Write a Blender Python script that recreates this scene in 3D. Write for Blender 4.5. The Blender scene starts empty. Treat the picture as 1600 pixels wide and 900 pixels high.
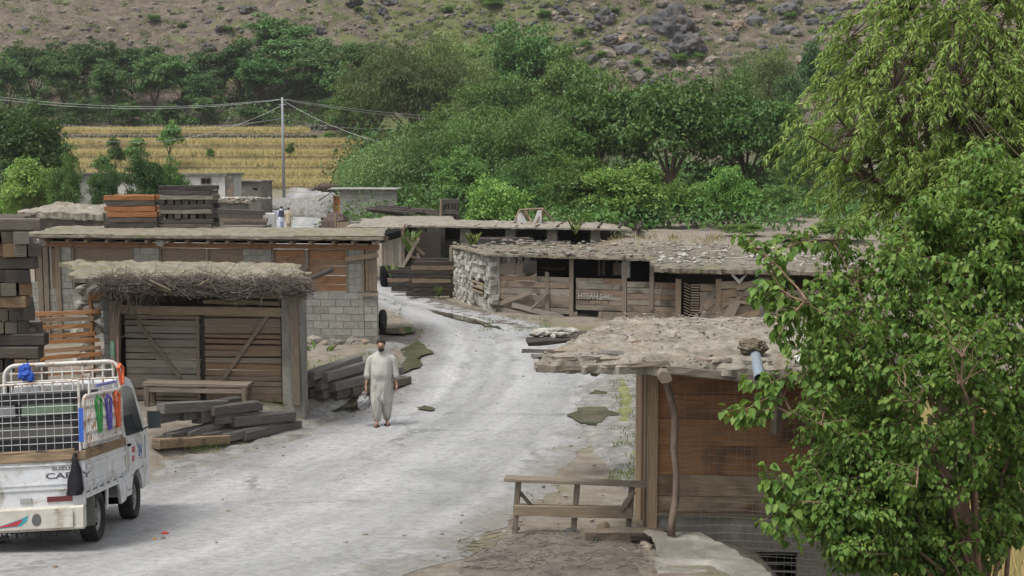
import bpy, bmesh, math, random
import numpy as np
from mathutils import Vector, Matrix, noise
SC = bpy.context.scene
COL = SC.collection
rnd = random.Random(7)
PI = math.pi
F = 2000.0
CAM = Vector((0.0, 0.0, 5.0))
TH = math.atan(0.1)
CS, SN = math.cos(TH), math.sin(TH)

def ray(px, py):
    u = (px - 800) / F
    v = (450 - py) / F
    return Vector((u, CS + v * SN, -SN + v * CS))
def P(px, py, Y):
    d = ray(px, py)
    return CAM + d * (Y / d.y)
def interp(x, pts):
    if x <= pts[0][0]: return pts[0][1]
    for (a, fa), (b, fb) in zip(pts, pts[1:]):
        if x <= b:
            t = (x - a) / (b - a)
            return fa + (fb - fa) * t
    return pts[-1][1]
def sm(a, b, x):
    t = min(1, max(0, (x - a) / (b - a)))
    return t * t * (3 - 2 * t)
def nz(x, y, z=0.0): return noise.noise(Vector((x, y, z)))
def fbm(x, y, z=0.0, o=4):
    s, a = 0.0, 1.0
    for _ in range(o):
        s += a * nz(x, y, z); x *= 2.03; y *= 2.03; z *= 2.03; a *= .5
    return s
ORD = ['zeroth','first','second','third','fourth','fifth','sixth','seventh','eighth','ninth','tenth','eleventh','twelfth','thirteenth','fourteenth','fifteenth','sixteenth','seventeenth','eighteenth','nineteenth','twentieth','twenty-first','twenty-second','twenty-third']

# ---------------------------------------------------------------- materials
def N(nt, typ, **kw):
    n = nt.nodes.new(typ)
    for k, v in kw.items(): setattr(n, k, v)
    return n
def newmat(name):
    m = bpy.data.materials.new(name); m.use_nodes = True
    nt = m.node_tree; nt.nodes.clear()
    out = N(nt, 'ShaderNodeOutputMaterial')
    return m, nt, out
def ramp(nt, stops, interp_='LINEAR'):
    r = N(nt, 'ShaderNodeValToRGB'); r.color_ramp.interpolation = interp_
    e = r.color_ramp.elements
    while len(e) < len(stops): e.new(0.5)
    for el, (p, c) in zip(e, stops):
        el.position = p
        el.color = (c, c, c, 1) if isinstance(c, (int, float)) else (*c, 1)
    return r
def noise_n(nt, vec, scale, detail=6, rough=.6, dist=0.0):
    n = N(nt, 'ShaderNodeTexNoise'); n.inputs['Scale'].default_value = scale
    n.inputs['Detail'].default_value = detail; n.inputs['Roughness'].default_value = rough
    n.inputs['Distortion'].default_value = dist
    if vec is not None: nt.links.new(vec, n.inputs['Vector'])
    return n
def mixc(nt, fac, a, b, mode='MIX'):
    m = N(nt, 'ShaderNodeMix', data_type='RGBA', blend_type=mode)
    for sock, val in ((m.inputs[0], fac), (m.inputs[6], a), (m.inputs[7], b)):
        if isinstance(val, (int, float)): sock.default_value = val
        elif isinstance(val, tuple): sock.default_value = (*val, 1)
        else: nt.links.new(val, sock)
    return m.outputs[2]
def coords(nt, coord):
    if coord == 'pos':
        return N(nt, 'ShaderNodeNewGeometry').outputs['Position']
    tc = N(nt, 'ShaderNodeTexCoord')
    return tc.outputs['UV' if coord == 'uv' else 'Object']
def principled(nt, out, rough=.8, metal=0.0, spec=.3):
    b = N(nt, 'ShaderNodeBsdfPrincipled')
    b.inputs['Roughness'].default_value = rough
    b.inputs['Metallic'].default_value = metal
    b.inputs['Specular IOR Level'].default_value = spec
    nt.links.new(b.outputs[0], out.inputs[0])
    return b
def pmat(name, palette, rand='island', grain=(.65, 1.15), scale=3.0, stretch=(1, 1, 1), coord='uv', rough=.85,
         bump=.4, bdist=.01, spots=None, metal=0.0, spec=.3, detail=6, fine=0.0):
    """palette colours picked at random per loose piece, per object or by a broad noise; multiplied with grain noise"""
    m, nt, out = newmat(name); L = nt.links.new
    b = principled(nt, out, rough, metal, spec)
    v = coords(nt, coord)
    mp = N(nt, 'ShaderNodeMapping'); mp.inputs['Scale'].default_value = stretch
    L(v, mp.inputs['Vector'])
    n1 = noise_n(nt, mp.outputs[0], scale, detail, .62, .3)
    k = len(palette)
    stops = [(i / max(1, k - 1), c) for i, c in enumerate(palette)] if k > 1 else [(0, palette[0]), (1, palette[0])]
    if rand == 'island': fac = N(nt, 'ShaderNodeNewGeometry').outputs['Random Per Island']
    elif rand == 'object': fac = N(nt, 'ShaderNodeObjectInfo').outputs['Random']
    else:
        nb = noise_n(nt, v, scale * .3, 5, .6, .5)
        rr = ramp(nt, [(.32, 0.0), (.68, 1.0)]); L(nb.outputs[0], rr.inputs[0]); fac = rr.outputs[0]
    r = ramp(nt, stops); L(fac, r.inputs[0])
    g = ramp(nt, [(.28, grain[0]), (.72, grain[1])]); L(n1.outputs[0], g.inputs[0])
    col = mixc(nt, 1.0, r.outputs[0], g.outputs[0], 'MULTIPLY')
    if coord != 'uv' and fine:
        nf = noise_n(nt, v, scale*9, 4, .75); gf = ramp(nt, [(.3,1-fine),(.5,1.0),(.7,1+fine*.6)]); L(nf.outputs[0], gf.inputs[0])
        col = mixc(nt, 1.0, col, gf.outputs[0], 'MULTIPLY')
    if spots:
        c, amt, sc = spots
        n2 = noise_n(nt, v, sc, 5, .65, .4)
        s = ramp(nt, [(max(0, .62 - amt), 0.0), (min(1, .74 - amt * .8), 1.0)]); L(n2.outputs[0], s.inputs[0])
        col = mixc(nt, s.outputs[0], col, c)
    L(col, b.inputs['Base Color'])
    bp = N(nt, 'ShaderNodeBump'); bp.inputs['Strength'].default_value = bump; bp.inputs['Distance'].default_value = bdist
    L(n1.outputs[0], bp.inputs['Height']); L(bp.outputs[0], b.inputs['Normal'])
    return m
def leafmat(name, cols, rough=.5, trans=.35, objvar=.42):
    m, nt, out = newmat(name); L = nt.links.new
    gi = N(nt, 'ShaderNodeNewGeometry'); oi = N(nt, 'ShaderNodeObjectInfo')
    k = len(cols)
    r = ramp(nt, [(i / (k - 1), c) for i, c in enumerate(cols)]); L(gi.outputs['Random Per Island'], r.inputs[0])
    hs = N(nt, 'ShaderNodeHueSaturation')
    mv = N(nt, 'ShaderNodeMapRange'); L(oi.outputs['Random'], mv.inputs[0])
    mv.inputs[3].default_value = 1 - objvar; mv.inputs[4].default_value = 1 + objvar
    L(mv.outputs[0], hs.inputs['Value'])
    mh = N(nt, 'ShaderNodeMath', operation='MULTIPLY'); L(oi.outputs['Random'], mh.inputs[0]); mh.inputs[1].default_value = 17.31
    fr = N(nt, 'ShaderNodeMath', operation='FRACT'); L(mh.outputs[0], fr.inputs[0])
    mr = N(nt, 'ShaderNodeMapRange'); L(fr.outputs[0], mr.inputs[0]); mr.inputs[3].default_value = .485; mr.inputs[4].default_value = .515
    L(mr.outputs[0], hs.inputs['Hue']); L(r.outputs[0], hs.inputs['Color'])
    b = N(nt, 'ShaderNodeBsdfPrincipled'); b.inputs['Roughness'].default_value = rough; b.inputs['Specular IOR Level'].default_value = .3
    L(hs.outputs[0], b.inputs['Base Color'])
    t = N(nt, 'ShaderNodeBsdfTranslucent')
    ty = mixc(nt, .5, hs.outputs[0], (.16, .22, .02)); L(ty, t.inputs['Color'])
    mx = N(nt, 'ShaderNodeMixShader'); mx.inputs[0].default_value = trans
    L(b.outputs[0], mx.inputs[1]); L(t.outputs[0], mx.inputs[2]); L(mx.outputs[0], out.inputs[0])
    return m
def flat(name, col, rough=.6, metal=0.0, spec=.4, var=.12, scale=9.0):
    return pmat(name, [col], None, (1 - var, 1 + var), scale, (1, 1, 1), 'obj', rough, .15, .004, None, metal, spec)

WD = (1.2, 22, 1)
M = {}
M['plank_grey'] = pmat('weathered_plank', [(.16,.14,.115),(.25,.225,.185),(.2,.155,.115),(.3,.27,.225),(.22,.19,.15)], 'island', (.5,1.15), 3, WD, rough=.9, bump=.6)
M['plank_brown'] = pmat('brown_plank', [(.16,.105,.068),(.215,.15,.1),(.2,.165,.125),(.225,.14,.08),(.21,.18,.14)], 'island', (.5,1.15), 3, WD, rough=.88, bump=.55)
M['plank_orange'] = pmat('orange_plank', [(.25,.12,.06),(.29,.155,.08),(.21,.11,.06),(.26,.17,.105)], 'island', (.55,1.15), 3, WD, rough=.85, bump=.5, spots=((.09,.05,.03),.08,1.4))
M['plank_kiosk'] = pmat('stained_plank', [(.32,.17,.085),(.37,.2,.108),(.28,.14,.072),(.33,.18,.09)], 'island', (.5,1.12), 3, (1, 16, 1), rough=.85, bump=.5, spots=((.1,.06,.04),.12,1.1))
M['plank_fresh'] = pmat('fresh_plank', [(.40,.19,.075),(.34,.165,.07),(.45,.24,.11),(.26,.18,.12)], 'island', (.6,1.12), 3, WD, rough=.8, bump=.4)
M['plank_tan'] = pmat('tan_plank', [(.3,.21,.135),(.36,.26,.17),(.26,.17,.1)], 'island', (.55,1.12), 3, WD, rough=.85, bump=.5)
M['plank_pale'] = pmat('pale_plank', [(.30,.25,.19),(.36,.3,.23),(.25,.19,.13),(.33,.24,.16)], 'island', (.55,1.1), 3, WD, rough=.9, bump=.5)
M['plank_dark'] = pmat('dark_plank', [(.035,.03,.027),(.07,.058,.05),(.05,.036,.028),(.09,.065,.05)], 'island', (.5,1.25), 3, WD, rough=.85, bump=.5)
M['post'] = pmat('post_wood', [(.17,.135,.1),(.23,.19,.145)], 'island', (.5,1.15), 4, (1.2,14,1), rough=.9, bump=.6)
M['beam_dark'] = pmat('dark_timber', [(.075,.068,.062),(.14,.125,.11),(.095,.08,.068),(.175,.16,.142),(.085,.077,.07)], 'object', (.4,1.3), 3, (1.2,16,1), rough=.75, bump=.6, spec=.4)
M['beam_grey'] = pmat('grey_timber', [(.18,.155,.125),(.24,.21,.175),(.12,.1,.08),(.25,.205,.155)], 'object', (.4,1.2), 3, (1.2,16,1), rough=.85, bump=.6)
M['beam_black'] = pmat('blackened_timber', [(.03,.026,.023),(.06,.05,.042),(.042,.033,.027),(.085,.068,.054)], 'object', (.5,1.5), 3, (1.2,16,1), rough=.7, bump=.6, spec=.4)
M['beam_tan'] = pmat('tan_timber', [(.3,.2,.115),(.24,.18,.12),(.2,.12,.065),(.33,.24,.15)], 'object', (.4,1.15), 3, (1.2,14,1), rough=.85, bump=.6, spots=((.08,.06,.05),.1,2))
M['beam_orange'] = pmat('orange_timber', [(.36,.16,.06),(.3,.13,.05)], 'object', (.5,1.15), 3, (1.2,16,1), rough=.8, bump=.5)
M['block'] = pmat('concrete_block', [(.24,.235,.21),(.29,.28,.25),(.21,.2,.175),(.31,.3,.27)], 'island', (.72,1.1), 7, (1,1,1), rough=.95, bump=.5)
M['mortar'] = pmat('mortar', [(.22,.21,.18),(.16,.15,.13)], None, (.8,1.1), 6, rough=.95)
M['concrete'] = pmat('old_concrete', [(.26,.245,.215),(.19,.175,.15),(.3,.285,.25)], None, (.7,1.12), 3, fine=.25, coord='obj', rough=.95, bump=.5, spots=((.12,.11,.09),.1,1.2))
M['plaster'] = pmat('white_plaster', [(.5,.49,.46),(.62,.61,.58)], None, (.85,1.05), 2, coord='obj', rough=.95, spots=((.33,.31,.28),.1,.5))
M['stonewall'] = pmat('stone', [(.2,.185,.16),(.29,.26,.22),(.15,.14,.13),(.33,.29,.23),(.24,.17,.13)], 'island', (.6,1.15), 6, coord='obj', rough=.95, bump=.6)
M['whitestone'] = pmat('whitewashed_stone', [(.42,.4,.36),(.5,.48,.44),(.3,.28,.24),(.4,.36,.31)], 'island', (.6,1.1), 5, coord='obj', rough=.95, bump=.6, spots=((.17,.15,.13),.12,1.5))
M['earth'] = pmat('earth_roof', [(.155,.13,.1),(.215,.19,.15),(.135,.12,.085)], None, (.5,1.25), 5, fine=.45, coord='obj', rough=1, bump=.9, bdist=.03, spots=((.16,.165,.075),.06,.8), detail=10)
M['earth_moss'] = pmat('mossy_earth_roof', [(.19,.168,.125),(.25,.222,.17),(.165,.148,.1)], None, (.55,1.2), 5, fine=.45, coord='obj', rough=1, bump=.9, bdist=.03, spots=((.13,.13,.055),.06,1.2), detail=10)
M['earth_pale'] = pmat('pale_earth_roof', [(.24,.212,.17),(.32,.29,.24),(.175,.15,.12)], None, (.5,1.2), 6, fine=.5, coord='obj', rough=1, bump=1.0, bdist=.03, spots=((.2,.17,.13),.12,2.2), detail=12)
M['clod'] = pmat('soil_clod', [(.14,.115,.08),(.21,.175,.13)], None, (.4,1.3), 16, fine=.4, coord='obj', rough=1, bump=1, bdist=.03, detail=10)
M['twig'] = pmat('dry_twig', [(.1,.08,.066),(.17,.14,.118),(.135,.11,.094),(.23,.195,.165)], 'island', (.7,1.1), 8, coord='obj', rough=.95)
M['darktwig'] = pmat('dark_brushwood', [(.05,.036,.034),(.1,.07,.06),(.075,.055,.05)], 'island', (.7,1.1), 8, coord='obj', rough=.95)
M['stick'] = pmat('bare_stick', [(.27,.17,.1),(.2,.13,.085)], None, (.6,1.15), 5, coord='obj', rough=.85)
M['pole_wood'] = pmat('crooked_pole', [(.24,.185,.145),(.17,.125,.1),(.29,.235,.19)], None, (.55,1.15), 5, (3,3,.6), coord='obj', rough=.85, bump=.7)
M['bark'] = pmat('bark', [(.10,.075,.055),(.16,.12,.09)], None, (.4,1.2), 6, (2,2,.5), coord='obj', rough=.95, bump=1, bdist=.02)
M['bark_red'] = pmat('red_bark', [(.2,.115,.075),(.3,.2,.14),(.13,.085,.06)], None, (.4,1.2), 7, (2,2,.4), coord='obj', rough=.95, bump=1, bdist=.02)
M['rock_dark'] = pmat('dark_boulder', [(.05,.05,.056),(.09,.087,.087),(.14,.115,.093)], None, (.55,1.25), 1.6, coord='obj', rough=.85, bump=1, bdist=.1)
M['rock_tan'] = pmat('tan_boulder', [(.3,.235,.165),(.24,.18,.13)], None, (.6,1.15), 1.6, coord='obj', rough=.9, bump=1, bdist=.08)
M['steel_pole'] = flat('galvanised_pole', (.26,.27,.28), .6, .2)
M['wire'] = flat('wire', (.3,.3,.3), .5, .2)
M['wire_light'] = flat('pale_wire', (.45,.45,.45), .5, .2)
M['netwire'] = flat('net_wire', (.25,.25,.24), .5, .5)
M['pvc'] = flat('grey_pipe', (.2,.235,.27), .45)
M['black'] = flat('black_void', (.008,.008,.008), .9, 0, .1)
M['rubber'] = pmat('rubber', [(.022,.022,.023),(.045,.043,.04)], None, (.7,1.2), 8, coord='obj', rough=.8, spots=((.12,.11,.1),.02,5))
M['tarp'] = flat('pale_tarp', (.55,.54,.52), .7)
M['greentin'] = flat('green_sheet', (.03,.06,.05), .5)
M['tin'] = pmat('corrugated_tin', [(.4,.4,.38),(.3,.28,.25)], None, (.8,1.1), 4, coord='obj', rough=.5, metal=.4)
L_ = leafmat
M['leaf_mul'] = L_('mulberry_leaf', [(.06,.12,.026),(.11,.2,.035),(.16,.28,.05),(.085,.165,.032),(.18,.29,.055),(.25,.35,.08),(.13,.235,.04)], .5, .42, .0)
M['leaf_wil'] = L_('willow_leaf', [(.19,.3,.06),(.27,.38,.08),(.34,.43,.11),(.21,.32,.065)], .5, .4, .0)
M['leaf_dark'] = L_('dark_leaf', [(.045,.11,.03),(.07,.15,.038),(.1,.2,.048),(.055,.125,.034)], .55, .25)
M['leaf_mid'] = L_('mid_leaf', [(.08,.165,.04),(.115,.22,.05),(.15,.27,.065),(.09,.18,.046)], .55, .28)
M['leaf_light'] = L_('light_leaf', [(.11,.22,.045),(.155,.275,.06),(.19,.32,.075),(.12,.235,.05)], .55, .32)
M['leaf_soft'] = L_('soft_willow_leaf', [(.09,.185,.05),(.125,.235,.06),(.165,.285,.075),(.1,.2,.055)], .55, .3)
M['leaf_pale'] = L_('pale_willow_leaf', [(.115,.21,.07),(.15,.26,.085),(.19,.31,.105),(.125,.225,.075)], .55, .3, .12)
M['leaf_under'] = L_('undergrowth_leaf', [(.032,.08,.026),(.05,.115,.032),(.07,.145,.04),(.04,.095,.03)], .6, .25)
M['leaf_hill'] = L_('hill_leaf', [(.1,.14,.04),(.13,.17,.05),(.09,.12,.045),(.17,.19,.07)], .6, .25)
M['leaf_grey'] = L_('grey_leaf', [(.12,.185,.07),(.155,.22,.075),(.17,.22,.07),(.19,.26,.095)], .6, .28)
M['leaf_acacia'] = L_('acacia_leaf', [(.055,.13,.045),(.075,.16,.052),(.1,.195,.06),(.065,.14,.048)], .6, .25)
M['grass'] = L_('grass_blade', [(.09,.14,.035),(.13,.19,.05),(.2,.2,.08)], .7, .3, .2)
M['drygrass'] = L_('dry_grass_blade', [(.3,.22,.1),(.25,.2,.09),(.16,.18,.06)], .8, .2, .2)
M['wheat'] = L_('wheat_stalk', [(.5,.36,.17),(.58,.43,.21),(.48,.38,.18),(.44,.4,.18)], .8, .2, .15)

# ---------------------------------------------------------------- mesh builder
class MB:
    def __init__(s): s.v = []; s.f = []; s.uv = []; s.mi = []
    def face(s, idx, uvs, mi=0): s.f.append(idx); s.uv.append(uvs); s.mi.append(mi)
    def obox(s, c, ax, half, jit=0.0, mi=0):
        """box with centre c, three unit axes, half sizes"""
        c = Vector(c); o = len(s.v); uo, vo = rnd.uniform(0, 50), rnd.uniform(0, 50)
        sg = [(-1,-1,-1),(1,-1,-1),(1,1,-1),(-1,1,-1),(-1,-1,1),(1,-1,1),(1,1,1),(-1,1,1)]
        loc = []
        for g in sg:
            q = [g[i] * half[i] for i in range(3)]
            loc.append(q)
            w = c + ax[0] * q[0] + ax[1] * q[1] + ax[2] * q[2]
            if jit: w = w + Vector((rnd.uniform(-jit, jit), rnd.uniform(-jit, jit), rnd.uniform(-jit, jit)))
            s.v.append(w)
        lg = max(range(3), key=lambda i: half[i])
        for fc, n in (((0,3,2,1),2),((4,5,6,7),2),((0,1,5,4),1),((2,3,7,6),1),((1,2,6,5),0),((3,0,4,7),0)):
            a, b = [i for i in range(3) if i != n]
            if b == lg: a, b = b, a
            s.face([o + i for i in fc], [(loc[i][a] + uo, loc[i][b] + vo + n * .37) for i in fc], mi)
    def box(s, lo, hi, jit=0.0, rz=0.0, mi=0):
        lo, hi = Vector(lo), Vector(hi); R = Matrix.Rotation(rz, 3, 'Z')
        s.obox((lo + hi) / 2, [R @ Vector((1,0,0)), R @ Vector((0,1,0)), Vector((0,0,1))], [(hi[i]-lo[i])/2 for i in range(3)], jit, mi)
    def beam(s, p0, p1, w, h, seg=4, jit=.006, up=(0,0,1), cham=.12, taper=1.0, warp=0.0):
        p0, p1 = Vector(p0), Vector(p1); d = (p1 - p0); L = d.length; d = d / L
        up = Vector(up); sx = d.cross(up)
        if sx.length < 1e-3: sx = d.cross(Vector((1,0,0)))
        sx.normalize(); uz = sx.cross(d)
        a, b = w / 2, h / 2; c = min(w, h) * cham
        prof = [(-a + c, -b), (a - c, -b), (a, -b + c), (a, b - c), (a - c, b), (-a + c, b), (-a, b - c), (-a, -b + c)]
        per = [0]
        for i in range(8):
            q, r = prof[i], prof[(i + 1) % 8]; per.append(per[-1] + math.hypot(q[0]-r[0], q[1]-r[1]))
        o = len(s.v); uo, vo = rnd.uniform(0, 50), rnd.uniform(0, 50); ph = rnd.uniform(0, 6)
        for k in range(seg + 1):
            t = k / seg; sc = 1 + (taper - 1) * t
            wob = math.sin(t * PI * 1.3 + ph) * warp
            for (x, y) in prof:
                s.v.append(p0 + d * (L * t) + sx * (x * sc + wob + rnd.uniform(-jit, jit)) + uz * (y * sc + wob * .4 + rnd.uniform(-jit, jit)))
        for k in range(seg):
            for i in range(8):
                j = (i + 1) % 8
                s.face([o + k*8 + i, o + k*8 + j, o + (k+1)*8 + j, o + (k+1)*8 + i],
                       [(uo + L*k/seg, vo + per[i]), (uo + L*k/seg, vo + per[i+1]), (uo + L*(k+1)/seg, vo + per[i+1]), (uo + L*(k+1)/seg, vo + per[i])])
        s.face([o + i for i in range(8)][::-1], [(uo + prof[i][0] * .3, vo + prof[i][1]*2) for i in range(8)][::-1])
        s.face([o + seg*8 + i for i in range(8)], [(uo + prof[i][0] * .3, vo + prof[i][1]*2) for i in range(8)])
    def tube(s, pts, rad, n=6, cap=True, mi=0, jit=0.0, closed=False):
        pts = [Vector(p) for p in pts]; m = len(pts)
        if not isinstance(rad, (list, tuple)): rad = [rad] * m
        o = len(s.v); ref = None; ul = 0; us = []
        for k, p in enumerate(pts):
            if closed: d = pts[(k+1) % m] - pts[k-1]
            else: d = pts[min(k+1, m-1)] - pts[max(k-1, 0)]
            if d.length < 1e-9: d = Vector((0,0,1))
            d.normalize()
            if ref is None:
                ref = d.cross(Vector((0,0,1)))
                if ref.length < .1: ref = d.cross(Vector((1,0,0)))
            ref = ref - d * ref.dot(d)
            if ref.length < 1e-6: ref = d.orthogonal()
            ref.normalize(); b = d.cross(ref)
            if k: ul += (p - pts[k-1]).length
            us.append(ul)
            for i in range(n):
                a = 2 * PI * i / n; r = rad[k] * (1 + (rnd.uniform(-jit, jit) if jit else 0))
                s.v.append(p + (ref * math.cos(a) + b * math.sin(a)) * r)
        R = m if closed else m - 1
        for k in range(R):
            k2 = (k + 1) % m
            for i in range(n):
                j = (i + 1) % n
                u0, u1 = us[k], us[k2] if k2 else us[k] + .1
                s.face([o+k*n+i, o+k*n+j, o+k2*n+j, o+k2*n+i], [(u0, i/n), (u0, (i+1)/n), (u1, (i+1)/n), (u1, i/n)], mi)
        if cap and not closed:
            s.face([o+i for i in range(n)][::-1], [(0, 0)]*n, mi)
            s.face([o+(m-1)*n+i for i in range(n)], [(0, 0)]*n, mi)
    def loft(s, rings, cap=True, mi=0, close=True):
        """rings: lists of equally many points"""
        o = len(s.v); n = len(rings[0])
        for r in rings: s.v.extend(Vector(p) for p in r)
        for k in range(len(rings) - 1):
            for i in range(n if close else n - 1):
                j = (i + 1) % n
                s.face([o+k*n+i, o+k*n+j, o+(k+1)*n+j, o+(k+1)*n+i], [(i/n, k*.1), ((i+1)/n, k*.1), ((i+1)/n, k*.1+.1), (i/n, k*.1+.1)], mi)
        if cap:
            s.face([o+i for i in range(n)][::-1], [(0,0)]*n, mi)
            s.face([o+(len(rings)-1)*n+i for i in range(n)], [(0,0)]*n, mi)
    def prism(s, poly, dvec, mi=0):
        """flat outline (3D points) extruded by dvec"""
        d = Vector(dvec); o = len(s.v); n = len(poly)
        poly = [Vector(p) for p in poly]
        s.v.extend(poly); s.v.extend(p + d for p in poly)
        s.face([o+i for i in range(n)][::-1], [(p.x, p.z + p.y) for p in poly][::-1], mi)
        s.face([o+n+i for i in range(n)], [(p.x, p.z + p.y) for p in poly], mi)
        for i in range(n):
            j = (i+1) % n
            s.face([o+i, o+j, o+n+j, o+n+i], [(0,0),(1,0),(1,.1),(0,.1)], mi)
    def rock(s, c, r, sub=2, amp=.3, seed=None, mi=0, fq=1.3):
        bm = bmesh.new(); bmesh.ops.create_icosphere(bm, subdivisions=sub, radius=1.0)
        sd = rnd.uniform(0, 100) if seed is None else seed; o = len(s.v); c = Vector(c)
        bm.verts.ensure_lookup_table()
        for v in bm.verts:
            q = v.co
            k = 1 + amp * nz(q.x*fq + sd, q.y*fq, q.z*fq) + amp * .5 * nz(q.x*fq*2.6 + sd, q.y*fq*2.6, q.z*fq*2.6)
            s.v.append(c + Vector((q.x*r[0]*k, q.y*r[1]*k, q.z*r[2]*k)))
        for f in bm.faces:
            s.face([o + v.index for v in f.verts], [(v.co.x, v.co.y) for v in f.verts], mi)
        bm.free()
    def patch(s, fn, nu, nv, mi=0):
        o = len(s.v)
        for j in range(nv + 1):
            for i in range(nu + 1): s.v.append(Vector(fn(i/nu, j/nv)))
        for j in range(nv):
            for i in range(nu):
                a = o + j*(nu+1) + i
                idx = [a, a+1, a+nu+2, a+nu+1]
                s.face(idx, [(s.v[q].x, s.v[q].y) for q in idx], mi)
    def build(s, name, mats, parent=None, smooth=False, recalc=True):
        if not isinstance(mats, (list, tuple)): mats = [mats]
        off = parent.matrix_basis.translation if parent is not None and parent.rotation_euler[2] == 0 else Vector((0,0,0))
        if parent is not None and parent.parent is not None:
            off = off + parent.parent.matrix_basis.translation
        me = bpy.data.meshes.new(name)
        me.from_pydata([tuple(v - off) for v in s.v], [], s.f)
        uvl = me.uv_layers.new(name='UVMap')
        flatuv = [c for f in s.uv for p in f for c in p]
        uvl.data.foreach_set('uv', flatuv)
        me.polygons.foreach_set('material_index', s.mi)
        if smooth: me.polygons.foreach_set('use_smooth', [True]*len(s.f))
        if recalc:
            bm = bmesh.new(); bm.from_mesh(me); bmesh.ops.recalc_face_normals(bm, faces=bm.faces); bm.to_mesh(me); bm.free()
        for m in mats: me.materials.append(m)
        o = bpy.data.objects.new(name, me); COL.objects.link(o)
        if parent is not None: o.parent = parent
        return o
def tag(o, label=None, cat=None, group=None, kind=None):
    if label: o['label'] = label
    if cat: o['category'] = cat
    if group: o['group'] = group
    if kind: o['kind'] = kind
    elif cat: o['kind'] = 'thing'
    return o
def empty(name, loc, label, cat, group=None):
    o = bpy.data.objects.new(name, None); COL.objects.link(o); o.location = loc; o.empty_display_size = .2
    return tag(o, label, cat, group)
def rebase(o, loc):
    """move a top-level mesh's origin to its base"""
    loc = Vector(loc); o.data.transform(Matrix.Translation(-loc)); o.location = loc
    return o
def leaf_mesh(name, mat, C, A, Nn, Ls, Ws, kind='diamond', fold=.25):
    """C centres (base of leaf), A unit axes, Nn unit normals, Ls lengths, Ws widths -> one mesh of leaves"""
    n = len(C); S = np.cross(A, Nn); S /= (np.linalg.norm(S, axis=1, keepdims=True) + 1e-9)
    Ls = Ls[:, None]; Ws = Ws[:, None]
    if kind == 'diamond':
        V = np.stack([C, C + A*Ls*.45 + S*Ws*.5 + Nn*Ws*fold, C + A*Ls - Nn*Ls*.12, C + A*Ls*.45 - S*Ws*.5 + Nn*Ws*fold], 1)
        idx = np.arange(n*4).reshape(n, 4); faces = idx; k = 4
    else:
        up = Nn * Ws * fold
        V = np.stack([C, C + A*Ls*.12 + S*Ws*.42 + up*.8, C + A*Ls*.5 + S*Ws*.42 + up, C + A*Ls - Nn*Ls*.18,
                      C + A*Ls*.5 - S*Ws*.42 + up, C + A*Ls*.12 - S*Ws*.42 + up*.8], 1)
        b = np.arange(n)[:, None]*6
        faces = np.concatenate([b + np.array([[0,1,2,3]]), b + np.array([[0,3,4,5]])], 0); k = 6
    me = bpy.data.meshes.new(name)
    nv, nf = n*k, len(faces)
    me.vertices.add(nv); me.vertices.foreach_set('co', V.reshape(-1).astype(np.float32))
    me.loops.add(nf*4); me.loops.foreach_set('vertex_index', faces.reshape(-1).astype(np.int32))
    me.polygons.add(nf); me.polygons.foreach_set('loop_start', np.arange(0, nf*4, 4, dtype=np.int32))
    me.update(calc_edges=True); me.validate()
    me.materials.append(mat)
    return me
def link(name, me, parent=None, loc=None):
    o = bpy.data.objects.new(name, me); COL.objects.link(o)
    if parent is not None: o.parent = parent
    if loc is not None: o.location = loc
    return o
def text_mesh(mb_name, body, size, mat, parent, origin, xax, yax, depth=.002, bold=0.0, width=1.0):
    cu = bpy.data.curves.new('lettering', 'FONT'); cu.body = body; cu.size = size; cu.extrude = depth; cu.offset = bold
    to = bpy.data.objects.new('lettering_tmp', cu); COL.objects.link(to)
    bpy.context.view_layer.update()
    me = bpy.data.meshes.new_from_object(to.evaluated_get(bpy.context.evaluated_depsgraph_get()))
    bpy.data.objects.remove(to)
    xax, yax = Vector(xax).normalized(), Vector(yax).normalized(); zx = xax.cross(yax)
    Mx = Matrix((( *(xax*width), 0), (*yax, 0), (*zx, 0), (0,0,0,1))).transposed()
    Mx[0][3], Mx[1][3], Mx[2][3] = origin
    off = parent.matrix_basis.translation + (parent.parent.matrix_basis.translation if parent.parent else Vector((0,0,0)))
    me.transform(Matrix.Translation(-off) @ Mx)
    me.materials.clear(); me.materials.append(mat)
    o = bpy.data.objects.new(mb_name, me); COL.objects.link(o); o.parent = parent
    return o
# ================================================================ terrain
PROF = [(-60,7.5),(0,2.75),(8,1.62),(12,1.02),(13.95,.73),(15.9,.44),(18,.25),(20.5,.09),(24,-.04),(30,-.07),(60,0),(95,0),(104,.35),(118,1.0),(130,1.7),
        (140,3.4),(165,7.9),(176,10.2),(190,15.5),(205,23.5),(225,34),(300,78)]
LEFT = [(-40,-9),(8,-7.6),(12.4,-7.1),(16,-6.4),(20,-5.3),(21.8,-4.65),(24.5,-3.4),(27,-2.75),(32,-2.42),(38,-2.75),(44,-4.5),(55,-8.6),(75,-14.6),(93,-19),(120,-22.2),(135,-23)]
RIGHT = [(-40,-6),(8,-2.1),(12.4,-.75),(18.3,.55),(24.4,1.75),(30,2.45),(34,2.35),(37,1.7),(40,.6),(44,-2.0),(50,-4.5),(60,-7.2),(75,-10.6),(93,-13.6),(120,-16.6),(135,-18)]
def smprof(y):
    return (interp(y-1.2, PROF) + 2*interp(y, PROF) + interp(y+1.2, PROF)) / 4
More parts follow.
